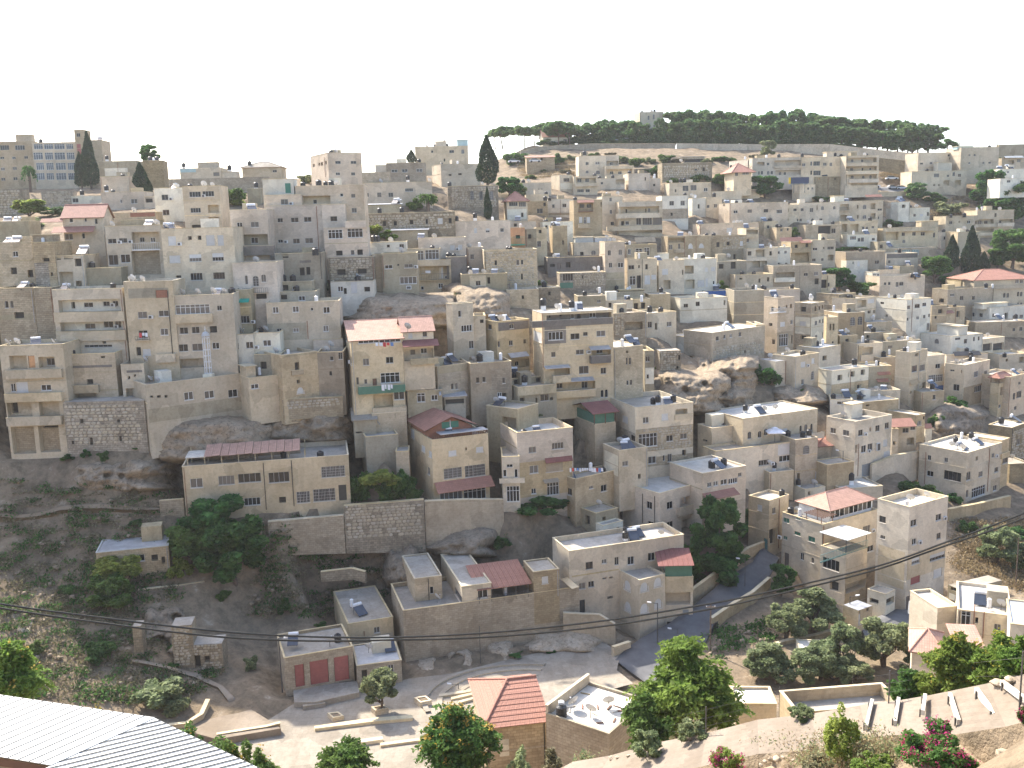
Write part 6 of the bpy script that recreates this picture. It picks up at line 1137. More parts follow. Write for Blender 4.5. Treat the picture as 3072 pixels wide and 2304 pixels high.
for k in range(6):
 a0,a1=k*math.pi/12,(k+1)*math.pi/12;mb.cyl((0,0,.9+mh_+.75*math.sin(a0)),.66*math.cos(a0),.75*(math.sin(a1)-math.sin(a0)),'dishmat',14,max(.02,.66*math.cos(a1)),cap=False)
mb.build('dome',mi,smooth=True);mb=MB();mb.cyl((0,0,7.9),.05,.9,'tankwhite',6);mb.cyl((0,0,8.2),.13,.14,'tankwhite',8);mb.build('finial',mi)
# billboard, cars, road lamps on the far road
A=atY(*src('E',260,700),338);Bp=atY(*src('E',428,694),338);zt=atY(*src('E',260,648),338)[2]
bb=empty('billboard',A,'dark blue billboard with a yellow end on the upper road','billboard');mb=MB();w=Bp[0]-A[0];mb.box((w*.1,0,.2),(w*.9,0,0),(0,.2,0),(0,0,zt-A[2]),'signblue');mb.build('panel',bb);mb=MB();mb.box((0,-.01,.2),(w*.098,0,0),(0,.2,0),(0,0,zt-A[2]),'signyellow');mb.build('end_panel',bb)
for k in(.25,.8):
 mb=MB();mb.box((w*k,.06,-3),(.15,0,0),(0,.1,0),(0,0,3.2),'iron');mb.build('post',bb)
def car(label,P,rz,mat='carpaint',s=1.0):
 r=empty('parked_car',P,label,'car','cars parked on the hillside');r.rotation_euler=(0,0,rz);r.scale=(s,s,s)
 def hull(prof,w,m,nm):
  mb=MB();n=len(prof);L_=[(x,-w/2,z)for x,z in prof];R2=[(x,w/2,z)for x,z in prof]
  mb.poly(L_[::-1],m);mb.poly(R2,m)
  for k in range(n):mb.quad(L_[k],L_[(k+1)%n],R2[(k+1)%n],R2[k],m)
  return mb.build(nm,r)
 hull([(-2.1,.35),(2.1,.35),(2.15,.7),(1.3,.88),(-1.7,.92),(-2.1,.8)],1.7,mat,'body');hull([(-1.6,.92),(-1.25,1.4),(.35,1.42),(1.1,.88)],1.5,'glass','cabin');hull([(-1.2,1.41),(-1.15,1.46),(.3,1.47),(.38,1.42)],1.46,mat,'car_roof')
 for x in(-1.35,1.35):
  for y in(-.9,.7):mb=MB();mb.cyl((x,y,.33),.33,.2,'tyre',12,axis=(0,1,0));mb.build('wheel',r)
for k,(t,x,y,lab,Yc)in enumerate([('E',890,735,'white car first in the row on the bending road',None),('E',965,730,'silver car parked second on the bending road',None),('E',1115,742,'dark car parked beside the road pole',None),('E',1195,745,'pale car last in the row near the white slope',None),('C',236,520,'white car below the orange-roofed cottage',372),('C',62,525,'grey car beside the ridge trees',372),('E',1115,665,'blue car on the upper bend of the road',372),('C',880,348,'white car under the ridge pines',434),('C',995,345,'silver car under the ridge pines',434)]):
 x,y=src(t,x,y);P=hit(x,y)if Yc is None else atY(x,y,Yc);car(lab,(P[0],P[1],P[2]+.1),RNG.uniform(-.2,.3),s=1.05)
def lamp(tile,x,yt,yb,label,Y=None,kind='pole',name='utility_pole',cat='pole',arm=1,r=.1,ymin=100):
 xs,ys=src(tile,x,yb);P=hit(xs,ys,ymin)if Y is None else atY(xs,ys,Y);T=atY(*src(tile,x,yt),P[1]);h=T[2]-P[2]+.4
 o=empty(name,(P[0],P[1],P[2]-.4),label,cat);mb=MB();mb.cyl((0,0,0),r,h,'pole' if kind=='pole' else 'iron',8,r*.7);mb.build('pole',o)
 if arm:
  if kind=='lamp':
   mb=MB();mb.cyl((0,0,h-.1),r*.5,1.1,'iron',6,axis=(.9*arm,-.2,.25));mb.build('arm',o);mb=MB();mb.box((.85*arm-.1,-.35,h+.1),(.55*arm,0,.08),(0,.3,0),(0,0,.14),'tankwhite');mb.build('lamp_head',o)
  else:
   mb=MB();mb.box((-.7,-.05,h-.5),(1.4,0,0),(0,.1,0),(0,0,.1),'pole');mb.build('crossarm',o)
   for xx in(-.6,0,.6):mb=MB();mb.cyl((xx,0,h-.4),.05,.16,'tankwhite',6);mb.build('insulator',o)
 return o
lamp('O',240,580,1010,'weathered lamp post at the end of the garages',kind='lamp',name='street_lamp',cat='lamp',arm=1,r=.09)
lamp('P',1252,290,660,'wooden pole with white lamp before the arched bay',kind='lamp',name='street_lamp',cat='lamp',arm=-1,r=.1)
lamp('P',1690,300,690,'brown utility pole beside the leafy near tree',kind='pole',r=.13)
lamp('P',1418,505,590,'short white lamp at the road junction',kind='lamp',name='street_lamp',cat='lamp',arm=-1,r=.05)
lamp('L',1975,1180,1430,'slim road lamp on the steep road',kind='lamp',name='street_lamp',cat='lamp',arm=-1,r=.07)
lamp('M',2142,1005,1420,'brown pole on the dry grass bank',kind='pole',r=.12,arm=0)
lamp('P',2080,480,710,'thin pole at the olive garden wall',kind='pole',r=.08,arm=0)
lamp('Q',762,235,480,'lamp post with twin white heads beside the booth',kind='lamp',name='street_lamp',cat='lamp',arm=1,r=.08)
lamp('O',1705,965,1060,'white-headed lamp beside the curved steps',kind='lamp',name='street_lamp',cat='lamp',arm=-1,r=.06)
lamp('O',1885,480,800,'thin post against the golden stone house',kind='lamp',name='street_lamp',cat='lamp',arm=0,r=.06)
lamp('I',1182,1190,1420,'grey lamp post before the yellow house',kind='lamp',name='street_lamp',cat='lamp',arm=-1,r=.08)
lamp('I',705,1390,1640,'lamp post under the vine house',kind='lamp',name='street_lamp',cat='lamp',arm=-1,r=.08)
lamp('E',1678,235,370,'tall floodlight mast nearer the solar racks',Y=430,kind='lamp',name='floodlight_mast',cat='mast',arm=1,r=.12)
lamp('E',1992,245,380,'tall floodlight mast on the crest wall',Y=430,kind='lamp',name='floodlight_mast',cat='mast',arm=1,r=.12)
lamp('E',1275,390,500,'thin pole at the end of the ridge wall',Y=408,kind='lamp',name='street_lamp',cat='lamp',arm=0,r=.12)
# ------------------------------------------------------------------ ground
def steps_(a,c,s):return list(np.arange(a,c,s))
GX=np.array([-4000,-2000,-900,-500,-350]+steps_(-270,351,2.0)+[450,700,1200,2200,4000]);GY=np.array([-2000,-600,-200,-90]+steps_(-40,20,3.0)+steps_(20,150,1.4)+steps_(150,470,2.2)+steps_(470,720,12.0)+[900,1400,2500,5000])
XX,YY=np.meshgrid(GX,GY);fx,fy=XX.ravel(),YY.ravel()
cz=np.concatenate([H(np.clip(fx[k:k+20000],-270,350),np.clip(fy[k:k+20000],-40,715))for k in range(0,len(fx),20000)])
amp=np.clip((fy-95)/45,.08,1)*np.where(cz<3.5,.35,1.0)
cz=cz+amp*(1.1*fbm(fx,fy,.09,3)+.5*fbm(fx,fy,.45,9,3))
# terraces and houses cut into the slope
for q in BLD:
 C,dR,dL,wR,wL,zb=q.foot
 r=wR+wL+15;m=np.nonzero((abs(fx-C[0])<r)&(abs(fy-C[1])<r))[0]
 if not len(m):continue
 a=(fx[m]-C[0])*dR[0]+(fy[m]-C[1])*dR[1];c=(fx[m]-C[0])*dL[0]+(fy[m]-C[1])*dL[1]
 d=np.maximum(np.maximum(-.6-a,a-wR-.6),np.maximum(-1.2-c,c-wL-.8));inn=d<4.5
 cz[m[inn]]=np.minimum(cz[m[inn]],zb-.35+np.maximum(d[inn],0)*.75)
 fr_=(c<0)&(c>-14)&(a>-.5)&(a<wR+.5)
 cz[m[fr_]]=np.minimum(cz[m[fr_]],zb-.3+(CAM[2]-zb)*(-c[fr_])/q.Y)
PLZ=[(700,2226),(880,2112),(1075,2080),(1225,2036),(1345,2022),(1560,1970),(1800,1918),(1862,1962),(1850,2010),(1900,2050),(1650,2120),(1400,2190),(1330,2420),(900,2420),(760,2330)]
PW=np.array([atZ(x,y,0.0)for x,y in PLZ])
def inpoly(px,py,poly):
 n=len(poly);r=np.zeros(len(px),bool);j=n-1
 for i in range(n):
  xi,yi,xj,yj=poly[i][0],poly[i][1],poly[j][0],poly[j][1]
  r^=((yi>py)!=(yj>py))&(px<(xj-xi)*(py-yi)/(yj-yi+1e-12)+xi);j=i
 return r
pc=PW[:,:2].mean(0);big=pc+(PW[:,:2]-pc)*1.06
ins=inpoly(fx,fy,big);cz[ins]=np.minimum(cz[ins],-.25)
for(a_,c_),(e_,g_)in zip(PATH[:-1],PATH[1:]):
 ins=inpoly(fx,fy,[a_+(a_-c_)*.15,e_+(e_-g_)*.15,g_+(g_-e_)*.12,c_+(c_-a_)*.12]);cz[ins]=np.minimum(cz[ins],min(a_[2],e_[2])-.35)
nx,ny=len(GX),len(GY);ii=(np.arange(ny-1)[:,None]*nx+np.arange(nx-1)[None,:]).ravel()
tg=arr_mesh('ground',np.stack([fx,fy,cz],1),np.stack([ii,ii+1,ii+nx+1,ii+nx],1),'ground');tg.polygons.foreach_set('use_smooth',[True]*len(tg.polygons))
tag(link('ground',tg),kind='structure')
def ground_z(X,Y):
 i=np.clip(np.searchsorted(GX,X)-1,0,nx-2);j=np.clip(np.searchsorted(GY,Y)-1,0,ny-2);u=(X-GX[i])/(GX[i+1]-GX[i]);v=(Y-GY[j])/(GY[j+1]-GY[j]);Z=cz.reshape(ny,nx)
 return(Z[j,i]*(1-u)+Z[j,i+1]*u)*(1-v)+(Z[j+1,i]*(1-u)+Z[j+1,i+1]*u)*v
def hitg(x,y,ymin=100.0,ymax=540.0,st=.6):
 """point of the finished ground seen at a picture point"""
 d=ray(x,y);Ys=np.arange(ymin,ymax,st);t=Ys/d[1];X=CAM[0]+d[0]*t;Z=CAM[2]+d[2]*t
 k=np.nonzero(Z<=ground_z(X,Ys))[0]
 if not len(k):return None
 k=k[0];return np.array([X[k],Ys[k],float(ground_z(X[k:k+1],Ys[k:k+1])[0])])
mb=MB();mb.poly([(p[0],p[1],0.0)for p in PW],'paving');tag(mb.build('plaza_pavement'),kind='structure')
def slab(tile,pts,z0,z1,mat,name,label=None,cat=None,kind=None,group=None):
 P=[atZ(*src(tile,*p),z1)for p in pts];mb=MB();mb.poly([(p[0],p[1],z1)for p in P],mat,[(p[0],p[1])for p in P])
 for k in range(len(P)):
  a,c=P[k],P[(k+1)%len(P)];mb.quad((a[0],a[1],z0),(c[0],c[1],z0),(c[0],c[1],z1),(a[0],a[1],z1),mat)
 return tag(mb.build(name),label,cat,group,kind)
slab('O',[(330,1000),(860,935),(880,1030),(520,1110),(340,1115)],-.3,.75,'paving','garage_terrace',kind='structure')
for k,z in enumerate((.5,.33,.16)):slab('O',[(410,1125-5*k),(580,1098-5*k),(600,1120+12*k),(410,1150+12*k)],-.3,z,'paving','step',kind='structure')
slab('N',[(1480,1330),(1720,1150),(1750,1090),(1900,1060),(2210,1250),(2330,1330),(1800,1420)],-1.5,.9,'pathdust','dusty_terrace',kind='structure')
wallrun('N',[(1400,1310,1360),(1560,1290,1340),(1690,1210,1260),(1745,1090,1150)],.5,'tan','curved low wall beside the dusty terrace',under=1.5)
wallrun('N',[(1800,1385,1440),(2212,1320,1400),(2330,1290,1370)],.4,'stone','straight stone edge of the dusty terrace',under=1.0)
slab('O',[(505,1310),(960,1245),(1320,1215),(1320,1245),(970,1275),(510,1332)],-.2,.4,'coping','plaza_step',kind='structure')
slab('O',[(860,1425),(1070,1397),(1075,1420),(865,1450)],-.2,.45,'coping','stone_bench','long pale stone bench on the plaza','bench')
slab('O',[(1050,1450),(1500,1395),(1505,1412),(1055,1472)],-.2,.3,'coping','plaza_edge',kind='structure')
def planter(tile,pts,h,label,nm='planter'):
 P=[atZ(*src(tile,*p),h)for p in pts];c=sum(P)/4;r=empty(nm,(c[0],c[1],0),label,'planter','stone planters on the plaza');mb=MB();base=np.array([c[0],c[1],0]);I_=[c+(p-c)*.68 for p in P]
 for k in range(4):
  a,e,f,g=P[k],P[(k+1)%4],I_[(k+1)%4],I_[k];mb.quad((a[0],a[1],-.1),(e[0],e[1],-.1),e,a,'ashlar');mb.quad(a,e,f,g,'coping');mb.quad(g,f,f-(0,0,.3),g-(0,0,.3),'ashlar')
 mb.build('box',r,base);mb=MB();mb.poly([p-np.array([0,0,.12])for p in I_],'ground');mb.build('soil',r,base);return c
planter('O',[(612,1200),(705,1190),(752,1225),(660,1243)],.55,'small stone planter of grass on the sunlit plaza')
planter('O',[(1332,1072),(1430,1058),(1480,1095),(1385,1115)],.7,'empty square stone planter near the curved steps')
cpl=planter('O',[(975,1150),(1085,1135),(1122,1160),(1010,1182)],.75,'stone planter holding the round olive tree')
# amphitheatre steps: concentric arcs
C0=atZ(*src('O',2230,1080),0.0)
for k,(r,z)in enumerate(((13.2,.27),(11.2,.18),(9.2,.09))):
 mb=MB();N=28
 for i in range(N):
  a0,a1=math.radians(75+125*i/N),math.radians(75+125*(i+1)/N);pa=lambda rr,a,zz:(C0[0]+rr*math.cos(a),C0[1]+rr*.75*math.sin(a),zz)
  mb.quad(pa(r,a0,z),pa(r,a1,z),pa(r-.7,a1,z),pa(r-.7,a0,z),'paving');mb.quad(pa(r-.7,a0,0),pa(r-.7,a1,0),pa(r-.7,a1,z),pa(r-.7,a0,z),'ashlar');mb.quad(pa(r,a0,0),pa(r,a1,0),pa(r,a1,z),pa(r,a0,z),'ashlar')
 tag(mb.build('curved_step'),kind='structure')
for k,(x1,y1,x2,y2)in enumerate(((1540,1045,1810,1005),(1640,1070,1865,1020),(1700,1100,1912,1045))):slab('O',[(x1,y1),(x2,y2),(x2,y2+18),(x1,y1+20)],0,.3,'coping','plaza_step',kind='structure')
def road(tile,prs,mat,name,lift=.3,n=6,ymin=100):
 E_=[(hit(*src(tile,*a),ymin),hit(*src(tile,*c),ymin))for a,c in prs];mb=MB();rows=[]
 for k in range(len(E_)-1):
  for i in range(n):
   t=i/n;rows.append((E_[k][0]*(1-t)+E_[k+1][0]*t,E_[k][1]*(1-t)+E_[k+1][1]*t))
 rows.append(E_[-1]);V=[];Fq=[];M_=5
 for a,c in rows:
  for j in range(M_):
   p=a+(c-a)*j/(M_-1);V.append((p[0],p[1],max(float(H(p[0],p[1])[0]),-9)+lift))
 for k in range(len(rows)-1):
  for j in range(M_-1):i=k*M_+j;Fq.append((i,i+1,i+M_+1,i+M_))
 n0=len(V);V+=[(x,y,z-1.6)for x,y,z in V];nr_=len(rows)
 for k in range(nr_-1):
  for j in(0,M_-1):i=k*M_+j;Fq.append((i,i+M_,i+M_+n0,i+n0))
 for k in(0,nr_-1):
  for j in range(M_-1):i=k*M_+j;Fq.append((i,i+1,i+1+n0,i+n0))
 me=arr_mesh(name,np.array(V),np.array(Fq),mat);return tag(link(name,me),kind='structure')
road('P',[((900,790),(1180,1000)),((1000,690),(1450,860)),((1120,610),(1650,650)),((1350,480),(1720,500)),((1560,330),(1880,370)),((1840,110),(2060,230)),((2040,-30),(2190,80)),((2120,-160),(2260,-60))],'asphalt','road',.35)
road('Q',[((850,480),(900,620)),((1150,370),(1150,560)),((1480,380),(1500,560)),((1900,300),(1900,420))],'asphalt','road',.35)
road('E',[((1210,740),(1290,745)),((1220,690),(1275,690)),((1240,640),(1285,640))],'pathdust','white_track',.25)
road('E',[((700,735),(700,775)),((950,725),(950,765)),((1230,735),(1230,770))],'asphalt','upper_road',.3)
road('N',[((1090,775),(1100,800)),((1400,830),(1390,860)),((1640,900),(1620,930)),((1850,990),(1810,1020)),((1950,1090),(1890,1110))],'pathdust','footpath',.2)
road('J',[((-50,805),(-50,850)),((500,775),(500,815)),((1000,755),(1000,795)),((1450,775),(1450,810))],'pathdust','footpath',.2)
wallrun('J',[(1150,1440,1480),(1500,1400,1440),(1700,1370,1410)],.5,'rubble','low dark terrace wall on the bare slope',under=1)
wallrun('K',[(560,1290,1320),(820,1260,1300),(930,1290,1330)],.5,'rubble','tumbled terrace wall above the golden house',under=1)
# ------------------------------------------------------------------ rock faces
def cliff(tile,x1,y1,x2,y2,label,bulge=3.0,rough=1.6,mat='rock',nx_=46,ny_=26,seed=1,cave=None,lean_=0.0,name='rock_outcrop',off=0.0):
 xa,ya=src(tile,x1,y1);xb,yb=src(tile,x2,y2);cb_=hit((xa+xb)/2,yb);ct=hit((xa+xb)/2,ya)
 Yb,Yt=cb_[1]+off,min(ct[1],cb_[1]+9+lean_)+off;u,v=[g.ravel()for g in np.meshgrid(np.linspace(0,1,nx_+1),np.linspace(0,1,ny_+1))]
 lift=lambda x,y,Y:CAM+(F_+R_*((x-1536)/FPX)[:,None]+U_*((1152-y)/FPX)[:,None])*(Y/(F_[1]+R_[1]*(x-1536)/FPX+U_[1]*(1152-y)/FPX))[:,None]
 wob=.12*fbm(v*3+seed,u*0,1.0,seed);ue=np.minimum(u+wob,1-u-wob);e=np.clip(3.2*ue,0,1)*np.clip(6*v+.25,0,1)*np.clip(3.5*(1-v+.15*fbm(u*5,u*0,1.0,seed+2))+.1,0,1)
 x=xa+(xb-xa)*u;y=yb+(ya-yb)*v+6*np.sin(7*u+seed)*v;Y=Yb+(Yt-Yb)*v**1.3-bulge*np.sin(np.pi*np.minimum(1,v*1.05))*.5
 P=lift(x,y,Y);n_=fbm(P[:,0]+seed*9,P[:,2]*1.6,.22,seed,5);l_=fbm(P[:,0]*.4,P[:,2]*2.2,.35,seed+5,3);h_=1-2*abs(fbm(P[:,0]+seed*5,P[:,2]*1.5,.55,seed+11,4))
 Y=Y-rough*(n_*1.5+l_*1.2+.7*h_)+(1-e)**2*11
 for cx,cy,cr,cd in cave or():
  a,c=src(tile,cx,cy);d=np.hypot((x-a)/1.2,y-c)/(cr*TS);Y=Y+np.where(d<1,cd*(1-d**3),0)
 V=lift(x,y,Y);ii=(np.arange(ny_)[:,None]*(nx_+1)+np.arange(nx_)[None,:]).ravel()
 c=V.mean(0);me=arr_mesh(name,V-c,np.stack([ii,ii+1,ii+nx_+2,ii+nx_+1],1),mat)
 return tag(link(name,me,None,c),label,'rock')
cliff('G',700,60,1660,390,'layered tan cliff behind the salmon tiled roof',seed=2,rough=1.5,nx_=70,ny_=34,mat='rock')
cliff('G',1560,10,2130,330,'shadowed rock bank below the cream cottage',seed=3,rough=1.3,nx_=50)
cliff('H',1170,700,1860,1100,'pitted cliff slope beside the plain stone tower',seed=4,bulge=3,mat='rock',cave=[(1480,880,30,2),(1640,830,22,2)],nx_=56,ny_=40)
cliff('H',1470,610,2090,1080,'bulging pale crag pierced by a black cave',seed=5,bulge=2.5,rough=1.8,off=2.5,mat='rock',nx_=60,ny_=50,cave=[(1755,795,55,6),(1640,690,18,2),(1690,660,14,2),(1840,640,25,2),(1600,760,20,2)])
cliff('I',0,830,590,1010,'eroded rock ledge with dark hollows below the curved yellow house',seed=7,bulge=2,mat='rock',cave=[(30,900,60,4),(330,890,70,2)])
cliff('J',500,310,1530,640,'rough rock face with old hewn holes under the ruin wall',seed=8,bulge=2,mat='rock',nx_=70,cave=[(680,465,18,3),(880,490,20,3),(1010,490,22,3),(600,420,15,2),(1120,620,28,3)])
cliff('G',-120,990,900,1330,'dark bramble-hung rock band behind the pink sheet roof',seed=9,bulge=1,mat='rock',nx_=60,off=4)
cliff('F',1000,1060,2330,1500,'stony ledges under the long tan prayer hall',seed=10,bulge=.6,mat='rock',nx_=70,off=0,rough=1.1)
cliff('O',1290,690,1570,885,'smooth boulder base at the corner of the golden house',seed=11,bulge=1,rough=.9,off=1.2,mat='rockpale',nx_=30,ny_=20)
cliff('O',1545,620,1880,870,'cracked pale boulders under the golden house',seed=12,bulge=1,rough=1.0,off=1.2,mat='rockpale',nx_=36,ny_=22,cave=[(1690,760,55,2)])
cliff('O',1860,560,2240,800,'long rounded boulder beside the plaza',seed=13,bulge=1,rough=.9,off=1.2,mat='rockpale',nx_=40,ny_=22)
cliff('P',0,490,960,720,'low pale rock shelf along the plaza rim',seed=14,bulge=.6,rough=.7,off=1,mat='rockpale',nx_=60,ny_=18)
cliff('I',1380,1000,1930,1290,'shadowed rock gully below the jumbled ochre house',seed=15,bulge=2,mat='rockgrey',nx_=40)
cliff('N',0,330,360,560,'pale broken rock on the bare slope',seed=16,bulge=1,rough=.8,mat='rockpale',nx_=30,ny_=16)
cliff('N',1090,220,1600,760,'earth bank with old cave mouths',seed=17,bulge=.5,rough=1.0,mat='rockgrey',nx_=40,ny_=36,off=2,cave=[(1460,410,40,3),(1330,640,80,3)])
cliff('K',1060,1020,1420,1430,'jumbled rock bank above the golden house',seed=18,bulge=1.5,rough=1.3,mat='rockgrey',nx_=36,ny_=30)
cliff('K',1400,880,2100,1180,'rubbly bank under the smeared plaster wall',seed=19,bulge=1.2,rough=1.1,mat='rockgrey',nx_=44)
# stumpy masonry ruins on the bare slope
b('N',[(1415,455),(1590,500)],820,'x1415,460,1590,810,.55','leaning block of ruined masonry on the slope','rubble',dep=3,par=0.02,yaw=8,name='ruined_wall',cat='ruin')
b('N',[(1095,480),(1170,485)],740,'','narrow broken masonry pier on the slope','rubble',dep=2,par=0.02,yaw=8,name='ruined_wall',cat='ruin')
b('N',[(1590,625),(1840,640)],850,'x1590,630,1840,840,.5 o1610,725,1665,840 o1695,730,1740,775','low ruined cell with black doorway','rubble',dep=3,par=0.02,yaw=4,name='ruined_house',cat='ruin')
sh=b('J',[(795,1130),(1395,1070)],1340,'w1100,1145,1200,1200 o1255,1145,1310,1195 o1340,1160,1370,1220','low stone hut with white-edged sheet roof among trees','stone',dep=7,par=.06,roof='tin',cop='whitetin',name='hut',cat='hut')
# loose rocks and rubbish
ROCKS=[]
def rock_meshes():
 R=np.random.RandomState(4)
 for k in range(5):
  N,M_=9,7;V=[];Fq=[]
  for j in range(M_+1):
   ph=math.pi*j/M_
   for i in range(N):
    t=2*math.pi*i/N;r=.5*(1+.28*R.uniform(-1,1))if 0<j<M_ else.45;V.append((r*math.sin(ph)*math.cos(t),r*math.sin(ph)*math.sin(t),r*math.cos(ph)*.75))
  for j in range(M_):
   for i in range(N):Fq.append((j*N+i,(j+1)*N+i,(j+1)*N+(i+1)%N,j*N+(i+1)%N))
  ROCKS.append((np.array(V),np.array(Fq)))
rock_meshes()
RM=[arr_mesh('boulder',v,f,'rockpale')for v,f in ROCKS];RMb=[arr_mesh('boulder',v,f,'rock')for v,f in ROCKS]
def scatter_poly(tile,poly,n,seed,ymin=100.0):
 R=np.random.RandomState(seed);P=np.array([src(tile,*p)for p in poly]);out=[];lo,hi=P.min(0),P.max(0);tries=0
 while len(out)<n and tries<n*8:
  tries+=1;x,y=R.uniform(lo[0],hi[0]),R.uniform(lo[1],hi[1])
  if inpoly(np.array([x]),np.array([y]),P)[0]:
   h=hitg(x,y,ymin)
   if h is not None:out.append(h)
 return out
SLOPE=[('J',[(0,560),(1500,620),(1560,900),(1500,1250),(1450,1659),(0,1659)],420),('N',[(0,300),(1090,300),(1900,900),(1600,1100),(900,1150),(0,1000)],300),('K',[(0,900),(1450,1000),(2000,1050),(1200,1300),(1100,1659),(0,1659)],420),('F',[(1200,1100),(2212,1050),(2212,1290),(1250,1330)],120),('C',[(100,540),(600,500),(600,620),(380,640),(150,660)],90),('E',[(1010,560),(1260,600),(1200,720),(1010,650)],60),('E',[(1450,800),(1800,800),(1560,1060),(1440,1000)],80),('M',[(1590,870),(2212,850),(2212,1450),(1700,1300)],160),('P',[(1600,560),(2212,400),(2212,640),(1750,760)],90)]
PTS=[(scatter_poly(t,p,n,40+k),k)for k,(t,p,n)in enumerate(SLOPE)]
def scatter_mesh(name,pts,protos,smin,smax,seed,label,cat=None,mat='rockpale',flat=1.0):
 R=np.random.RandomState(seed);Vs,Fs,n=[],[],0
 for p in pts:
  v,f=protos[R.randint(len(protos))];a=R.uniform(0,6.28);s=R.uniform(smin,smax)*(1 if R.rand()<.85 else 2.2);c,d=math.cos(a),math.sin(a);w=v*s;w=np.stack([w[:,0]*c-w[:,1]*d,w[:,0]*d+w[:,1]*c,w[:,2]*flat],1)+p;Vs.append(w);Fs.append(f+n);n+=len(v)
 me=arr_mesh(name,np.concatenate(Vs),np.concatenate(Fs),mat);return tag(link(name,me),label,cat,kind='stuff')
allp=[p for L_,k in PTS for p in L_]
R_s=np.random.RandomState(1)
scatter_mesh('rubble',[p+np.array([R_s.uniform(-1,1),R_s.uniform(-1,1),.05])for p in allp for _ in(0,1)],ROCKS,.12,.42,2,'loose stones and rubble strewn over the bare slopes',mat='rock')
# ------------------------------------------------------------------ foliage
def leaves(C,S,seed,up=0.3,aspect=1.6):
 """one small leaf quad at each centre C with size S"""
 R=np.random.RandomState(seed);n=len(C);u=R.normal(size=(n,3));u/=np.linalg.norm(u,axis=1)[:,None];w=R.normal(size=(n,3));w[:,2]*=up;w-=u*(w*u).sum(1)[:,None];w/=np.linalg.norm(w,axis=1)[:,None]+1e-9
 a=u*(S*.5)[:,None];c=w*(S*.5*aspect)[:,None]
 V=np.stack([C-c,C+a*.9,C+c,C-a*.9],1).reshape(-1,3);return V,np.arange(4*n).reshape(n,4)
def clump_pts(cl,n,seed,shell=.55):
 R=np.random.RandomState(seed);vol=np.array([c[3]*c[4]*c[5]for c in cl])**.75;k=R.choice(len(cl),n,p=vol/vol.sum());cl=np.array(cl);d=R.normal(size=(n,3));d/=np.linalg.norm(d,axis=1)[:,None];r=shell+(1-shell)*R.rand(n)**.6;r=np.where(R.rand(n)<.22,R.rand(n)**.5,r)*R.uniform(.86,1.1,n)
 return cl[k,:3]+d*cl[k,3:]*r[:,None]
def trunk_mb(pts,r0,r1,mb,n=7):
 for k in range(len(pts)-1):
  a,c=np.array(pts[k]),np.array(pts[k+1]);t0,t1=k/(len(pts)-1),(k+1)/(len(pts)-1);mb.cyl(a,r0+(r1-r0)*t0,np.linalg.norm(c-a),'bark',n,r0+(r1-r0)*t1,cap=False,axis=c-a)
TP={}
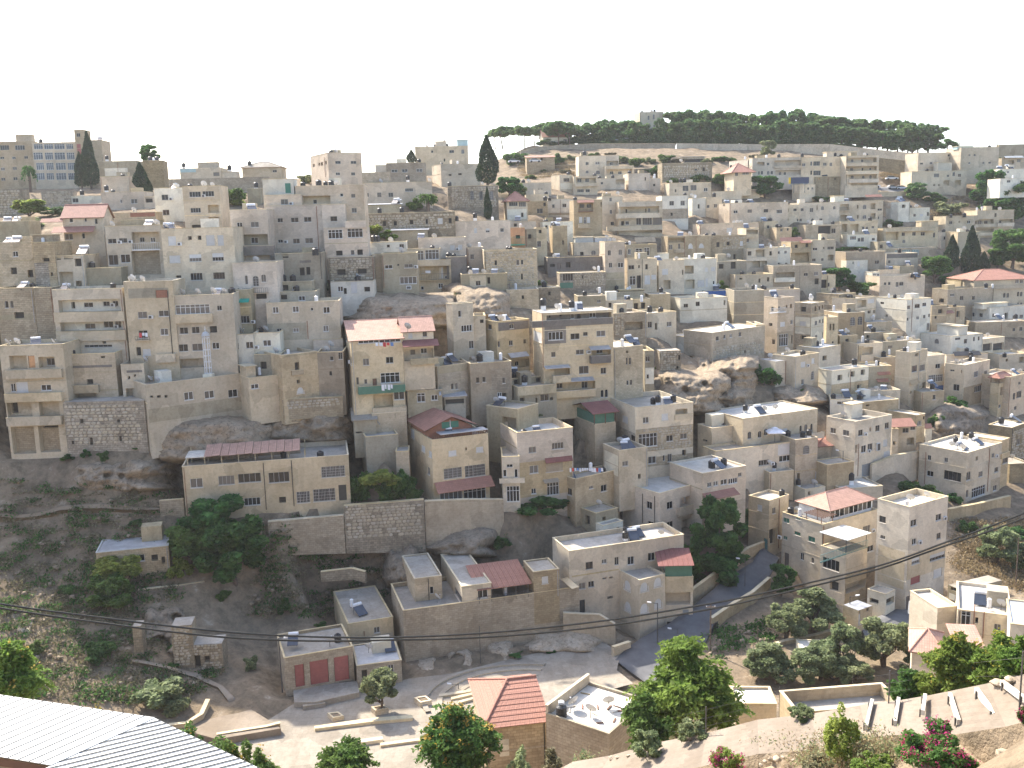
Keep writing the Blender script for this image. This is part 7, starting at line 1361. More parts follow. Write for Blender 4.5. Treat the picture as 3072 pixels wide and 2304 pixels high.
def tree_proto(kind,mat,var):
 key=(kind,mat,var)
 if key in TP:return TP[key]
 R=random.Random(hash(kind)%1000*0+sum(map(ord,kind))*7+var*31);sd=var*17+sum(map(ord,kind));mb=MB();cl=[];n=3000;ls=.06;asp=1.6;shell=.55
 if kind=='pine':
  n=3600;ls=.075
  for k in range(15):
   a=R.uniform(0,6.28);r=math.sqrt(R.random())*.36;cl.append((r*math.cos(a),r*math.sin(a),.74+R.uniform(-.1,.13)-r*.25,R.uniform(.1,.18),R.uniform(.1,.18),R.uniform(.06,.1)))
  b0=R.uniform(-.06,.06);trunk_mb([(0,0,-.05),(b0,.02,.3),(b0*2,.03,.62)],.028,.016,mb)
  for k in range(6):c=cl[k];trunk_mb([(b0*1.7,.02,.52),(c[0]*.6+b0,c[1]*.6,.63),(c[0],c[1],c[2])],.012,.005,mb,5)
 elif kind=='pine2':
  n=6500;ls=.08
  for k in range(26):
   a=R.uniform(0,6.28);z=R.uniform(.12,.92);r=math.sqrt(R.random())*(.42 if z>.35 else.3)*(1.05-max(0,z-.7)*1.6);cl.append((r*math.cos(a),r*math.sin(a),z,R.uniform(.1,.16),R.uniform(.1,.16),R.uniform(.06,.1)))
  trunk_mb([(0,0,-.05),(.02,0,.4),(.0,.02,.8)],.03,.01,mb)
 elif kind=='cypress':
  n=4200;ls=.05;asp=2.4
  Rn=np.random.RandomState(sd);z=Rn.rand(n)**.85;a=Rn.rand(n)*6.28;prof=np.interp(z,[0,.06,.25,.5,.8,1],[.2,.42,.5,.42,.2,.02])*(1+.2*np.sin(a*3+z*9+var));r=prof*(.6+.4*Rn.rand(n)**.4);Cc=np.stack([r*np.cos(a),r*np.sin(a),.03+z*.97],1);trunk_mb([(0,0,-.05),(0,0,.5)],.07,.03,mb)
 elif kind in('round','olive'):
  n=8000;ls=.055 if kind=='round' else.045
  for k in range(24):
   a=R.uniform(0,6.28);z=R.uniform(.26,.9);r=math.sqrt(R.random())*.36*(1.15-abs(z-.5));cl.append((r*math.cos(a),r*math.sin(a),z,R.uniform(.09,.17),R.uniform(.09,.17),R.uniform(.08,.13)))
  for k in range(3 if kind=='olive' else 1):trunk_mb([(0,0,-.05),(R.uniform(-.05,.05),R.uniform(-.05,.05),.2),(R.uniform(-.18,.18),R.uniform(-.18,.18),.5)],.04,.014,mb)
  for k in range(6):c=cl[k];trunk_mb([(0,0,.2),(c[0]*.6,c[1]*.6,.35),c[:3]],.016,.005,mb,5)
 elif kind=='bush':
  n=3600;ls=.075
  for k in range(16):
   a=R.uniform(0,6.28);r=math.sqrt(R.random())*.38;z=R.uniform(.1,.8)*(1-r);cl.append((r*math.cos(a),r*math.sin(a),z,R.uniform(.1,.19),R.uniform(.1,.19),R.uniform(.1,.2)))
  for k in range(4):c=cl[k];trunk_mb([(0,0,-.1),c[:3]],.015,.005,mb,5)
 elif kind=='palm':
  trunk_mb([(0,0,-.05),(.01,0,.35),(0,0,.7)],.09,.07,mb,9);Cc=[];Rn=np.random.RandomState(sd)
  for f in range(34):
   a=Rn.rand()*6.28;e=Rn.uniform(-.4,1.2);L_=Rn.uniform(.38,.52)
   for t in np.linspace(.1,1,34):Cc.append((math.cos(a)*L_*t*math.cos(e*(1-t)),math.sin(a)*L_*t*math.cos(e*(1-t)),.72+.32*math.sin(e)*t-.28*t*t))
  Cc=np.array(Cc);n=len(Cc);ls=.06;asp=2.5
 if kind not in('cypress','palm'):Cc=clump_pts(cl,n,sd,shell)
 Rn=np.random.RandomState(sd+1);V,Fq=leaves(Cc,ls*Rn.uniform(.6,1.3,len(Cc)),sd+2,aspect=asp)
 cm=arr_mesh('crown',V,Fq,mat);t=mb.build('trunk');tm=t.data;bpy.data.objects.remove(t)
 TP[key]=(cm,tm);return TP[key]
NT=[0]
def tree(kind,mat,tile,x,yt,yb,w,label,Y=None,group=None,name=None,cat='tree',ymin=100.0,sink=.2,yaw=None):
 xs,ys=src(tile,x,yb);P=(hitg(xs,ys,ymin)if Y is None else atY(xs,ys,Y))
 if P is None:return
 ht=atY(*src(tile,x,yt),P[1])[2]-P[2];wd=w*TS*P[1]/FPX
 NT[0]+=1;cm,tm=tree_proto(kind,mat,NT[0]%3)
 nm=name or dict(pine='pine_tree',pine2='pine_tree',cypress='cypress_tree',round='leafy_tree',olive='olive_tree',bush='shrub',palm='palm_tree')[kind]
 r=empty(nm,(P[0],P[1],P[2]-sink),label,cat,group);f=1.22 if kind in('round','olive','bush')else 1.05;r.scale=(wd*f,wd*f,ht*(1.04 if f>1.1 else 1)+sink);r.rotation_euler=(0,0,RNG.uniform(0,6.28)if yaw is None else yaw)
 link('trunk',tm,r);link('crown',cm,r);return r
ORD='first second third fourth fifth sixth seventh eighth ninth tenth eleventh twelfth thirteenth fourteenth fifteenth sixteenth seventeenth eighteenth nineteenth twentieth'.split();ORD+=['twenty-'+w for w in ORD[:9]]+['thirtieth','thirty-first','thirty-second']
# ridge pines: umbrella crowns at the thin northern end, then a dense wood
G1='pines along the ridge'
for k,(x,yt,w)in enumerate([(-95,225,190),(-30,200,210),(60,188,200),(150,190,190),(225,200,170),(340,150,220),(430,142,240),(530,165,220),(390,205,150),(610,175,210)]):tree('pine','leaf_pine','C',x,yt,400,w,ORD[k]+' bare-trunked umbrella pine counting from the thin end of the wood',Y=432+RNG.uniform(-6,14),group=G1)
for k,(x,yt,w)in enumerate([(650,205,170),(720,180,220),(800,158,220),(850,165,190),(920,175,200),(1000,165,190),(1060,165,170),(560,215,200),(640,250,150),(780,240,160),(900,250,190),(1010,250,170),(1110,250,190),(1190,260,140)]):tree('pine2','leaf_pine','C',x,yt,362,w,ORD[k]+(' taller' if k<7 else ' shorter')+' dense pine of the wood north of the stone tower',Y=436+RNG.uniform(-4,12),group=G1)
for k in range(26):
 x=1395+k*84;top=float(np.interp(x,[1290,1400,1600,1850,2000,2200,2400,2560,2700,2900,3000,3200,3320,3420,3560,3680],[110,85,65,75,100,85,72,100,130,150,165,165,165,180,210,250]));yb_=float(np.interp(x,[1290,2900,3100,3400,3700],[362,368,400,430,400]))
 tree('pine2','leaf_pine','C',x,top+RNG.uniform(-8,14),yb_,RNG.uniform(190,270),ORD[k]+' tall pine of the long wood counting from the stone tower',Y=440+RNG.uniform(0,22),group=G1)
 if k<24:tree('pine2','leaf_pine','C',x+40,top+80+RNG.uniform(-15,30),yb_+3,RNG.uniform(150,200),ORD[k]+' low front pine of the long wood counting from the stone tower',Y=431+RNG.uniform(0,6),group=G1)
for k,(x,yt,yb_,w)in enumerate([(1260,195,385,130),(1330,185,395,150),(1400,215,395,140),(1450,230,400,150),(1500,260,410,120)]):tree('pine','leaf_pine','E',x,yt,yb_,w,ORD[k]+' slender umbrella pine towards the southern tip of the wood',Y=432+RNG.uniform(0,12),group=G1)
for k in range(30):tree('bush','leaf_pine','C',330+k*88,float(np.interp(k,[0,9,20,29],[325,305,285,345]))+RNG.uniform(-15,20),372 if k<26 else 405,150,ORD[k]+' dark undergrowth bush behind the ridge wall from its northern end',Y=430+RNG.uniform(0,4),group='undergrowth along the ridge wall',cat='shrub')
tree('bush','leaf_dark','E',1580,315,395,130,'dark rounded bush at the end of the pine wood',Y=425)
for k,(x,yt,w)in enumerate([(1120,190,150),(1215,225,120),(1275,130,90)]):tree('pine2','leaf_pine','C',x,yt,365,w,['pine leaning against the stone tower','low pine before the stone tower door','pine hiding one edge of the stone tower'][k],Y=433,group=G1)
# cypresses
tree('cypress','leaf_cypress','A',758,265,715,120,'taller of two cypresses before the institution',Y=312)
tree('cypress','leaf_cypress','A',680,435,715,100,'shorter of two cypresses before the institution',Y=313)
tree('cypress','leaf_cypress','A',1172,520,730,110,'stout cypress beside the grey crest block',Y=262)
tree('cypress','leaf_cypress','A',1238,645,805,70,'small dark cypress above the corner loggia',Y=246)
tree('pine2','leaf_dark','A',1252,362,520,165,'ragged conifer standing on the crest skyline',Y=300)
tree('palm','leaf_dark','A',255,505,750,120,'shaggy palm before the glazed institution windows',Y=312)
tree('cypress','leaf_cypress','B',1945,300,690,165,'tallest broad cypress beside the beige corner house',Y=280)
tree('cypress','leaf_cypress','B',1946,722,985,62,'pencil-slim cypress behind broad pinkish house')
tree('cypress','leaf_cypress','B',1312,415,515,75,'dark clipped cypress beside the white crest house',Y=310)
tree('cypress','leaf_cypress','E',1765,1052,1470,140,'tallest of three cypresses above the red hipped roof')
tree('cypress','leaf_cypress','E',1606,1125,1430,118,'pointed cypress next to the rounded green tree')
tree('cypress','leaf_cypress','E',1872,1260,1460,90,'shortest of three cypresses above the red hipped roof')
# broadleaf trees and bushes across the slope
T_=[('round','leaf_bright','A',250,830,990,270,'yellow-green garden tree above the red-roofed villa'),('bush','leaf_olive','A',260,930,1065,240,'grey-green shrubbery beside the red-roofed villa'),('bush','leaf_dark','A',905,838,905,110,'dark bush under the one-window house'),('round','leaf_green','A',1930,738,880,230,'bright garden tree behind the corner-loggia house'),('bush','leaf_bright','A',1960,790,870,180,'pale green bush below the garden tree'),('bush','leaf_dark','A',500,880,950,300,'long dark hedge under the rubble terrace wall'),('bush','leaf_green','B',985,448,590,190,'crest trees beside the tall rosy house'),('bush','leaf_green','B',1200,462,530,260,'low crest greenery behind the three-window house'),('bush','leaf_olive','B',85,560,640,150,'olive bush before the pointed little roof'),('bush','leaf_olive','B',350,540,625,110,'small crest bush beside the tall rosy house'),('bush','leaf_olive','B',430,590,690,130,'olive shrub below the tall rosy house'),('palm','leaf_green','B',1450,745,935,170,'short fan palm beside the three arched windows'),('bush','leaf_green','B',1345,805,910,130,'green shrub next to the fan palm'),('bush','leaf_dark','B',970,925,1060,130,'dark shrub against the brown rubble row'),('bush','leaf_bright','B',1000,1000,1110,130,'fresh green bush below the brown rubble row'),('bush','leaf_green','B',1110,1070,1170,150,'garden bush behind the brilliant white house'),('bush','leaf_dark','B',1230,1110,1180,110,'low bush beside the brilliant white house'),('round','leaf_dark','B',2120,640,815,190,'dark tree between arched rubble house and pyramid roof'),('bush','leaf_dark','B',1700,1380,1560,170,'climbing greenery beside the cream cottage'),('bush','leaf_olive','B',580,1470,1580,90,'grey bush in the gap beside the rubble storey'),('bush','leaf_green','C',60,395,530,180,'green bank of trees at the end of the ridge wall'),('bush','leaf_dark','C',420,435,530,120,'round shrub on the dry ridge slope'),('bush','leaf_olive','C',965,440,525,120,'olive shrub right behind the stepped beige house'),('bush','leaf_green','C',1070,450,545,130,'green shrub on dry grass beside the stepped house'),('bush','leaf_dark','C',1245,535,615,110,'dark shrub at the stone compound corner'),('bush','leaf_green','C',1325,428,515,140,'rounded tree against the ridge wall'),('round','leaf_green','C',1455,530,650,180,'spreading tree before the grey stone compound'),('bush','leaf_green','C',1595,590,680,170,'broad green bush behind twin-tank house'),('bush','leaf_green','C',1395,630,690,110,'low bush at the twin-tank house'),('bush','leaf_dark','C',1770,450,510,130,'bush growing out of the ridge wall foot'),('round','leaf_olive','C',2160,335,480,130,'loose pale tree in front of the pine wood'),('round','leaf_green','C',1805,615,750,200,'round tree beside the tiled kiosk'),('bush','leaf_dark','C',1900,580,720,130,'dark tree below the tiled kiosk'),('round','leaf_dark','C',2140,628,815,260,'large dark tree in front of the apartment row'),('bush','leaf_olive','C',70,640,790,180,'olive trees beside the tiny-arched house'),('bush','leaf_green','C',290,1465,1560,80,'ivy clump on the big pale rubble house'),('bush','leaf_green','C',1780,1490,1590,110,'bush beside white modern house corner'),('round','leaf_green','E',700,575,720,150,'green tree beside the dark stone block'),('pine2','leaf_pine','E',1330,680,830,200,'spreading pine above the white stepped house'),('bush','leaf_dark','E',1470,760,850,160,'dark bushes on the wooded bank'),('bush','leaf_olive','E',1600,800,960,260,'grey-green scrub on the wooded bank'),('pine2','leaf_dark','E',1900,575,900,290,'big dark conifer below the tallest crest block'),('pine2','leaf_dark','E',2110,640,1010,290,'tall dark conifer at the edge of the wooded slope'),('round','leaf_dark','E',2000,820,1010,300,'dense dark trees behind the corner-balcony apartments'),('round','leaf_green','E',2110,1080,1400,330,'large green tree at the edge below the apartments'),('round','leaf_dark','E',1990,1230,1400,180,'shady tree behind the shortest cypress'),('round','leaf_green','E',1470,1300,1530,260,'rounded fresh green tree beside the pointed cypress'),('bush','leaf_dark','E',1590,1420,1545,170,'dark shrub beside the rounded green tree'),('bush','leaf_dark','E',1100,985,1065,170,'vine-dark shrubs behind the cream villa terrace'),('bush','leaf_green','E',800,1200,1250,260,'green hedge under the low white house'),('bush','leaf_dark','E',690,1180,1320,90,'dark shrub beside the corner-balcony house'),('round','leaf_dark','E',680,1390,1580,220,'dark garden trees above the rosy house'),('bush','leaf_green','E',860,1470,1600,230,'leafy garden bush beside the rosy house'),('bush','leaf_green','E',600,1375,1450,150,'bright vine beside the cream annex'),('bush','leaf_green','E',310,1050,1130,90,'bush under the round-cornered tower'),('bush','leaf_green','E',540,780,850,170,'hedge under the dark stone block'),('bush','leaf_olive','E',1520,940,1080,120,'scrub beside the low white house end'),('bush','leaf_dark','E',2000,470,560,90,'dark bush beside the tallest crest block'),('bush','leaf_dark','F',1470,1065,1265,400,'wide dark bramble under the prayer hall'),('bush','leaf_dark','F',870,1040,1095,75,'tuft growing from the ruin wall top'),('bush','leaf_dark','F',715,1370,1450,80,'tuft at the foot of the ruin wall'),('bush','leaf_dark','F',860,1370,1500,100,'trailing weed below the ruin wall'),('bush','leaf_dark','F',1140,1350,1410,70,'small weed at the ruin wall corner'),('bush','leaf_dark','F',570,1410,1460,110,'low weeds beside the pillar house'),('bush','leaf_dark','G',50,1000,1090,110,'bramble on the broken stone wall'),('bush','leaf_dark','G',320,1000,1090,110,'small bramble hanging on the broken wall'),('bush','leaf_dark','G',540,1040,1150,130,'dark bramble below the broken wall'),('bush','leaf_dark','G',200,1030,1130,100,'bramble knot on the rock band'),('bush','leaf_dark','G',1900,20,130,360,'dark ivy over the cliff edge beside the cottage'),('bush','leaf_dark','G',1450,230,320,260,'dark scrub on the layered cliff'),('bush','leaf_dark','G',770,180,290,120,'scrub at the cliff beside the plain tan house'),('round','leaf_green','G',1905,870,1230,300,'fresh leafy tree behind the chalet attic'),('bush','leaf_green','H',1275,625,735,100,'bright leafy balcony plant on cliff house'),('bush','leaf_dark','H',1600,560,640,160,'dark ivy at the crag shoulder'),('round','leaf_olive','H',460,960,1180,190,'grey-green tree beside the maroon roof'),('bush','leaf_dark','H',220,1010,1150,210,'shrubs behind the rosy cube'),('bush','leaf_dark','H',2130,620,850,260,'dark shrubbery beside the bulging crag'),('bush','leaf_dark','H',1530,1010,1080,60,'dark shrub at the balcony corner'),('bush','leaf_green','H',1230,90,145,55,'potted round bush on grey wall'),('bush','leaf_green','H',1300,85,130,45,'second potted bush on the tan wall'),('bush','leaf_dark','I',80,630,830,270,'dark shrub mass beside pale sheds'),('bush','leaf_dark','I',380,870,935,120,'tuft on the eroded rock ledge'),('bush','leaf_green','I',970,700,860,110,'green creeper beside orange awnings'),('bush','leaf_dark','I',1470,1050,1190,120,'dark shrub rooted in the shadowed rock gully'),('bush','leaf_dark','I',1620,930,1050,200,'grey shrubs under the ochre house'),('bush','leaf_green','I',690,1370,1510,330,'leafy vine canopy below the salmon awning'),('bush','leaf_green','I',740,150,230,90,'vine on the golden stone archway'),('bush','leaf_bright','I',30,1280,1320,120,'flower box greenery on villa terrace'),('bush','leaf_bright','K',620,70,190,280,'pale vine over the roof pergola'),('bush','leaf_green','L',1265,395,540,190,'bright vine on the pale flat roof'),('bush','leaf_dark','L',310,655,870,420,'long dark hedge below the rosy cube'),('bush','leaf_dark','L',560,740,830,150,'dark scrub under the tan terrace house'),('round','leaf_dark','L',1750,700,1200,420,'large dark garden tree above the steep road'),('bush','leaf_dark','L',1560,960,1330,260,'dark ivy slope beside the cream plaza house'),('bush','leaf_dark','L',1800,1050,1330,420,'shadowed ivy bank along the road'),('round','leaf_green','L',1690,725,900,160,'lighter leafy bough above the ivy bank'),('bush','leaf_dark','L',2000,760,960,300,'flowering creeper beside the corner house'),('bush','leaf_dark','L',1590,1250,1450,160,'ivy foot beside the maroon awning porch'),('bush','leaf_dark','M',1270,490,640,180,'dark shrub below the white cube'),('bush','leaf_green','M',1420,560,680,220,'yellow-green hedge beside the white cube'),('bush','leaf_dark','M',1620,620,720,140,'hedge end below the white cube'),('round','leaf_olive','M',1990,930,1230,320,'large olive tree on the dry bank'),('round','leaf_olive','M',2170,1050,1300,220,'olive tree beside the brown pole'),('bush','leaf_dark','M',1730,830,960,160,'shrub on the terrace wall'),('bush','leaf_dark','M',2150,880,1010,220,'dark scrub at the edge of the dry bank'),('round','leaf_dark','M',200,1240,1500,220,'dark tree beside the four-storey house'),('olive','leaf_olive','Q',240,300,590,320,'old olive tree with visible forked trunk'),('olive','leaf_olive','Q',470,190,520,420,'wide silvery olive beside the white wall'),('olive','leaf_olive','Q',730,490,860,280,'olive tree beside the white van roof'),('olive','leaf_olive','Q',1050,420,830,420,'largest silvery olive in the grove'),('olive','leaf_olive','Q',60,640,930,330,'first olive of the grove beside the road wall'),('olive','leaf_olive','Q',520,640,940,330,'olive hiding the pale garden shed'),('olive','leaf_olive','Q',800,760,960,300,'low olive at the end of the grove'),('olive','leaf_olive','Q',150,650,960,360,'olive over the garden shed'),('olive','leaf_olive','Q',420,690,960,330,'dense olive nearest the walled roof'),('olive','leaf_olive','Q',640,770,980,280,'low olive beside the stony path'),('olive','leaf_olive','Q',1290,680,900,220,'olive under the small red roofs')]
SEEN=set()
for a in T_:
 nearer=a[2]=='Q' and a[4]>600
 tree(*a[:7],a[7],ymin=88 if a[2]=='Q' else 100.0,cat='tree' if a[0]in('round','olive','pine2','palm')else 'shrub')
for k,(x,yt,yb_,w)in enumerate([(150,470,530,90),(300,555,600,80),(480,560,610,100),(520,450,500,100),(720,425,465,100),(860,425,458,90),(1180,470,522,100),(1150,560,600,70),(1420,468,520,100),(1660,480,520,90),(1850,462,512,100),(2060,440,480,90),(640,480,520,70),(200,610,655,90)]):tree('bush',('leaf_olive','leaf_green','leaf_scrub')[k%3],'C',x,yt,yb_,w,ORD[k]+' low shrub scattered along the dry ridge slope from its northern end',group='shrubs on the dry ridge slope',cat='shrub')
wallrun('C',[(90,555,572),(350,545,562),(590,535,552)],.5,'stone','low terrace wall across the dry ridge slope',under=1.5)
wallrun('C',[(1060,575,600),(1290,560,590)],.5,'rubble','broken terrace wall beside the slit-window cube',under=1.5)
# garden beside the long cream house, hillside trees
for k,(m,x,yt,yb_,w)in enumerate([('leaf_dark',870,380,700,180),('leaf_green',960,440,690,220),('leaf_bright',1050,415,540,300),('leaf_dark',1180,350,680,250),('leaf_green',1100,500,700,280),('leaf_dark',1290,420,690,180),('leaf_green',1330,560,700,130)]):
 tree('bush',m,'K',x,yt,yb_,w,['dark ivy beside long cream house','green vine thicket in the walled garden','bright yellow-green vine canopy in the walled garden','dark thicket behind the vine canopy','lower vines above the golden rubble wall','dark ivy beside the chalet house','small creeper at the corner of chalet house'][k],Y=148.5 if k==2 else 152+(k%3),cat='shrub')
tree('round','leaf_dark','J',1790,680,1090,500,'broad dark tree before the long cream house')
tree('round','leaf_green','J',1610,900,1250,400,'mid-green tree beside the sheet-roofed hut')
tree('round','leaf_dark','J',1960,860,1420,560,'great shadowy tree at the end of the bare slope')
tree('round','leaf_green','J',1890,880,1200,330,'sunlit leafy crown above the shadowy tree')
tree('round','leaf_bright','J',1010,1170,1450,430,'bright yellow-green tree before the sheet-roofed hut')
tree('round','leaf_green','J',920,1330,1620,360,'green tree low on the bare slope')
tree('bush','leaf_bright','J',1500,1150,1340,200,'yellow-green bush beside the hut')
tree('round','leaf_olive','O',1060,885,1170,330,'round clipped olive tree in stone planter',Y=float(cpl[1]),name='olive_tree')
WILD='dark patch shrub on the bare left slope|bush beside the pale broken rock|wide dark bush below the yellow-green tree|tuft on the leaning masonry block|tuft on top of the ruined cell|shrub at the foot of the masonry block|wide grey bush below the ruined cell|grey bush beside the curved low wall|bush at the foot of the garage slope|light bush under the great shadowy tree|dark shrub above the garages on the slope|shrub near the square stone house|shrub hanging on the tan retaining wall|small tuft beside the hanging shrub on the retaining wall|tiny tuft high on the golden rubble wall|tuft in the middle of golden rubble wall|lowest tuft on the golden rubble wall|shrub beside the footpath above the hut|small round shrub on the upper slope|tuft at the ruin wall corner ledge|bush on the rubbly bank under plaster wall|heart-shaped shrub on the golden stone house|round tuft under the pale penthouse window|small tuft beside the round tuft|topmost creeper on the golden house wall|thick creeper in the middle of golden house wall|small creeper below the thick one|spreading shrub at the golden house foot|shrub on the pale sloping wall|weeds at the long rounded boulder|weeds along the plaza rim'.split('|')
for k,(t,x,yt,yb_,w,m)in enumerate([('N',560,130,210,190,'leaf_dark'),('N',310,590,700,130,'leaf_green'),('N',860,560,760,280,'leaf_dark'),('N',1480,630,700,80,'leaf_dark'),('N',1790,680,740,80,'leaf_dark'),('N',1450,770,840,110,'leaf_dark'),('N',1350,880,1130,420,'leaf_olive'),('N',1460,960,1180,260,'leaf_olive'),('N',2080,700,830,130,'leaf_olive'),('N',1850,170,270,120,'leaf_green'),('O',270,240,380,120,'leaf_dark'),('O',560,430,520,110,'leaf_dark'),('K',280,860,940,80,'leaf_dark'),('K',200,855,890,60,'leaf_dark'),('K',1150,745,785,45,'leaf_dark'),('K',1270,765,810,60,'leaf_dark'),('K',1095,820,860,50,'leaf_dark'),('J',1140,830,910,120,'leaf_dark'),('J',870,825,885,70,'leaf_dark'),('J',1330,190,260,70,'leaf_dark'),('K',2030,930,1060,230,'leaf_dark'),('O',1545,400,480,110,'leaf_dark'),('O',1755,355,410,65,'leaf_dark'),('O',1640,380,420,50,'leaf_dark'),('P',200,190,260,80,'leaf_green'),('P',190,260,350,90,'leaf_dark'),('P',225,370,440,70,'leaf_dark'),('P',210,430,500,130,'leaf_dark'),('P',420,420,480,130,'leaf_dark'),('O',2170,690,740,150,'leaf_dark'),('P',360,650,690,110,'leaf_dark')]):
 tree('bush',m,t,x,yt,yb_,w,WILD[k],group='wild shrubs on walls and slopes',cat='shrub')
 # thin dry scrub and grass on the slopes (uncountable)
def tufts(name,pts,mat,size,per,seed,label,spread=.5,hgt=1.0):
 R=np.random.RandomState(seed);P=np.repeat(np.array(pts),per,0);P=P+np.stack([R.normal(0,spread,len(P)),R.normal(0,spread,len(P)),np.abs(R.normal(.15,.2*hgt,len(P)))],1)
 V,Fq=leaves(P,size*R.uniform(.5,1.4,len(P)),seed,up=1.5,aspect=2.2);me=arr_mesh(name,V,Fq,mat);return tag(link(name,me),label,kind='stuff')
tufts('scrub',[p for L_,k in PTS if k in(0,1,2,3)for p in L_],'leaf_scrub',.2,40,3,'dry brown scrub over the bare slopes',.7)
tufts('scrub',[p for L_,k in PTS if k in(0,1,2,8)for p in L_[::3]],'leaf_dark',.24,60,4,'low dark weeds over the bare slopes',.6)
tufts('dry_grass',[p for L_,k in PTS if k in(4,5,6,7)for p in L_],'leaf_dry',.2,130,5,'straw-coloured dry grass on the upper slopes',1.1)
# ------------------------------------------------------------------ near side of the valley: houses below the path
nr=b('P',[(-170,1290),(330,1300)],1700,'p-60,1420,20,1560,white','house with red tiled hip roof just below the path','stone',Y=90,yaw=10,par=.05,dep=10,roof='roofgrey',under=8)
def tiled_hip(bd,rise,mat,nrow,ncol,over=.4):
 """hipped roof laid in separate overlapping tiles (front and side slopes), plain on the far slopes"""
 fr,fl,wR,wL,z=bd.fr,bd.fl,bd.wR,bd.wL,bd.zt+.02;v=over;Q=lambda a,c,zz:fr.P(a,zz)+fl.d*c;h=min(wL/2,wR/2)
 e=[Q(-v,-v,z),Q(wR+v,-v,z),Q(wR+v,wL+v,z),Q(-v,wL+v,z)];r0,r1=Q(h,wL/2,z+rise),Q(wR-.0,wL/2,z+rise)
 mb=MB()
 for s_ in([e[0],e[1],r1,r0],[e[2],e[3],r0,r1],[e[3],e[0],r0],[e[1],e[2],r1]):mb.poly(s_,mat)
 ro=mb.build('roof',bd.root,bd.base);unit={}
 def lay(p0,p1,q0,q1):
  for j in range(nrow):
   t0,t1=j/nrow,(j+1.12)/nrow;a,c=p0+(q0-p0)*t0,p1+(q1-p1)*t0;a2,c2=p0+(q0-p0)*min(t1,1),p1+(q1-p1)*min(t1,1)
   w=np.linalg.norm(c-a);m=max(1,int(round(ncol*w/np.linalg.norm(p1-p0))))
   for i in range(m):
    u0,u1=i/m,(i+.97)/m;mb=MB();A,B,C_,D=a+(c-a)*u0,a+(c-a)*u1,a2+(c2-a2)*u1,a2+(c2-a2)*u0;n_=np.cross(B-A,D-A);n_/=np.linalg.norm(n_);n_=n_ if n_[2]>0 else-n_
    mb.box(A+n_*.075,B-A,D-A-n_*.05,n_*.035,mat);mb.build('roof_tile',ro,bd.base)
 lay(e[0],e[1],r0,r1);lay(e[3],e[0],r0,r0)
 mb=MB()
 for p,q in((e[0],r0),(e[3],r0),(r0,r1)):mb.cyl(p+(0,0,.12),.13,np.linalg.norm(q-p),mat,8,axis=q-p)
 mb.build('ridge',ro,bd.base)
tiled_hip(nr,2.3,'redtile',9,14)
rt=b('P',[(325,1215),(852,1375),(1175,1100)],1700,'','flat-roofed near house with sunlit littered terrace','stone',Y=84,par=.22,roof='roofwhite',under=8,cop='concrete')
mb=MB();B1=Face(rt.fr.P(0,0),rt.fr.d[:2],rt.fr.n[:2],False);B1.box(mb,0,rt.wR,rt.zt-.1,rt.zt+.85,-rt.wL,-rt.wL+.25,'tan');B1.box(mb,-.03,rt.wR+.03,rt.zt+.85,rt.zt+.93,-rt.wL-.03,-rt.wL+.28,'coping');mb.build('back_parapet',rt.root,rt.base)
for k,(a,c,kd,lab)in enumerate([(.25,.45,'Y','dark dish on the littered terrace near its middle'),(.55,.35,'Y','dark dish on tall mast on the littered terrace'),(.3,.75,'Y','satellite dish close to the terrace wall'),(.15,.85,'U','white cylinder boiler beside the red tiled roof'),(.08,.8,'T','black barrel tank beside the red tiled roof')]):
 o=tank_proto(kd);p=rt.fr.P(rt.wR*a,rt.zr)+rt.fl.d*rt.wL*c;o.location=tuple(p);o.scale=(1,1,1);o.rotation_euler=(0,0,.6*k);tag(o,lab,WHAT[kd][1],WHAT[kd][2])
 for chd in list(o.children):
  if chd.name.startswith('plinth'):bpy.data.objects.remove(chd)
R_l=random.Random(8)
for k in range(14):
 mb=MB();p=rt.fr.P(rt.wR*R_l.uniform(.1,.9),rt.zr+.02)+rt.fl.d*rt.wL*R_l.uniform(.1,.9);a=R_l.uniform(0,3);mb.box(p,(math.cos(a)*R_l.uniform(.3,1.4),math.sin(a)*.9,0),(-.12,.15,0),(0,0,.1),R_l.choice(['timber','rust','concrete','brownwood']));tag(mb.build('scrap_board'),'scrap board lying on the littered terrace','board','scrap boards on the littered terrace')
b('Q',[(-180,1110),(160,1145)],1300,'','pale flat roof below the gravel path','pale',Y=80,par=.15,roof='roofwhite',dep=3.2,yaw=-4,under=8)
b('Q',[(330,1195),(1210,1135)],1330,'','walled flat roof sunk beside the path like a basin','tan',Y=68,par=.9,roof='roofgrey',dep=3.4,yaw=6,under=10)
b('Q',[(365,695),(632,702)],775,'o420,715,560,760','garden shed with pale flat roof in the olive grove','white',Y=127,par=.08,roof='roofwhite',dep=4,yaw=-6,name='shed',cat='shed')
b('Q',[(1285,640),(1540,745)],830,'','low cottage with salmon hipped roof near the grove','pale',Y=104,yaw=-22,kind='hip',rmat='pinktile',rise=1.5,dep=6)
b('Q',[(1690,735),(1890,712)],850,'o1720,580,1760,630','second salmon-roofed cottage against the roadside house','tan',Y=100,yaw=-10,kind='shed',rmat='pinktile',rise=1.2,dep=5)
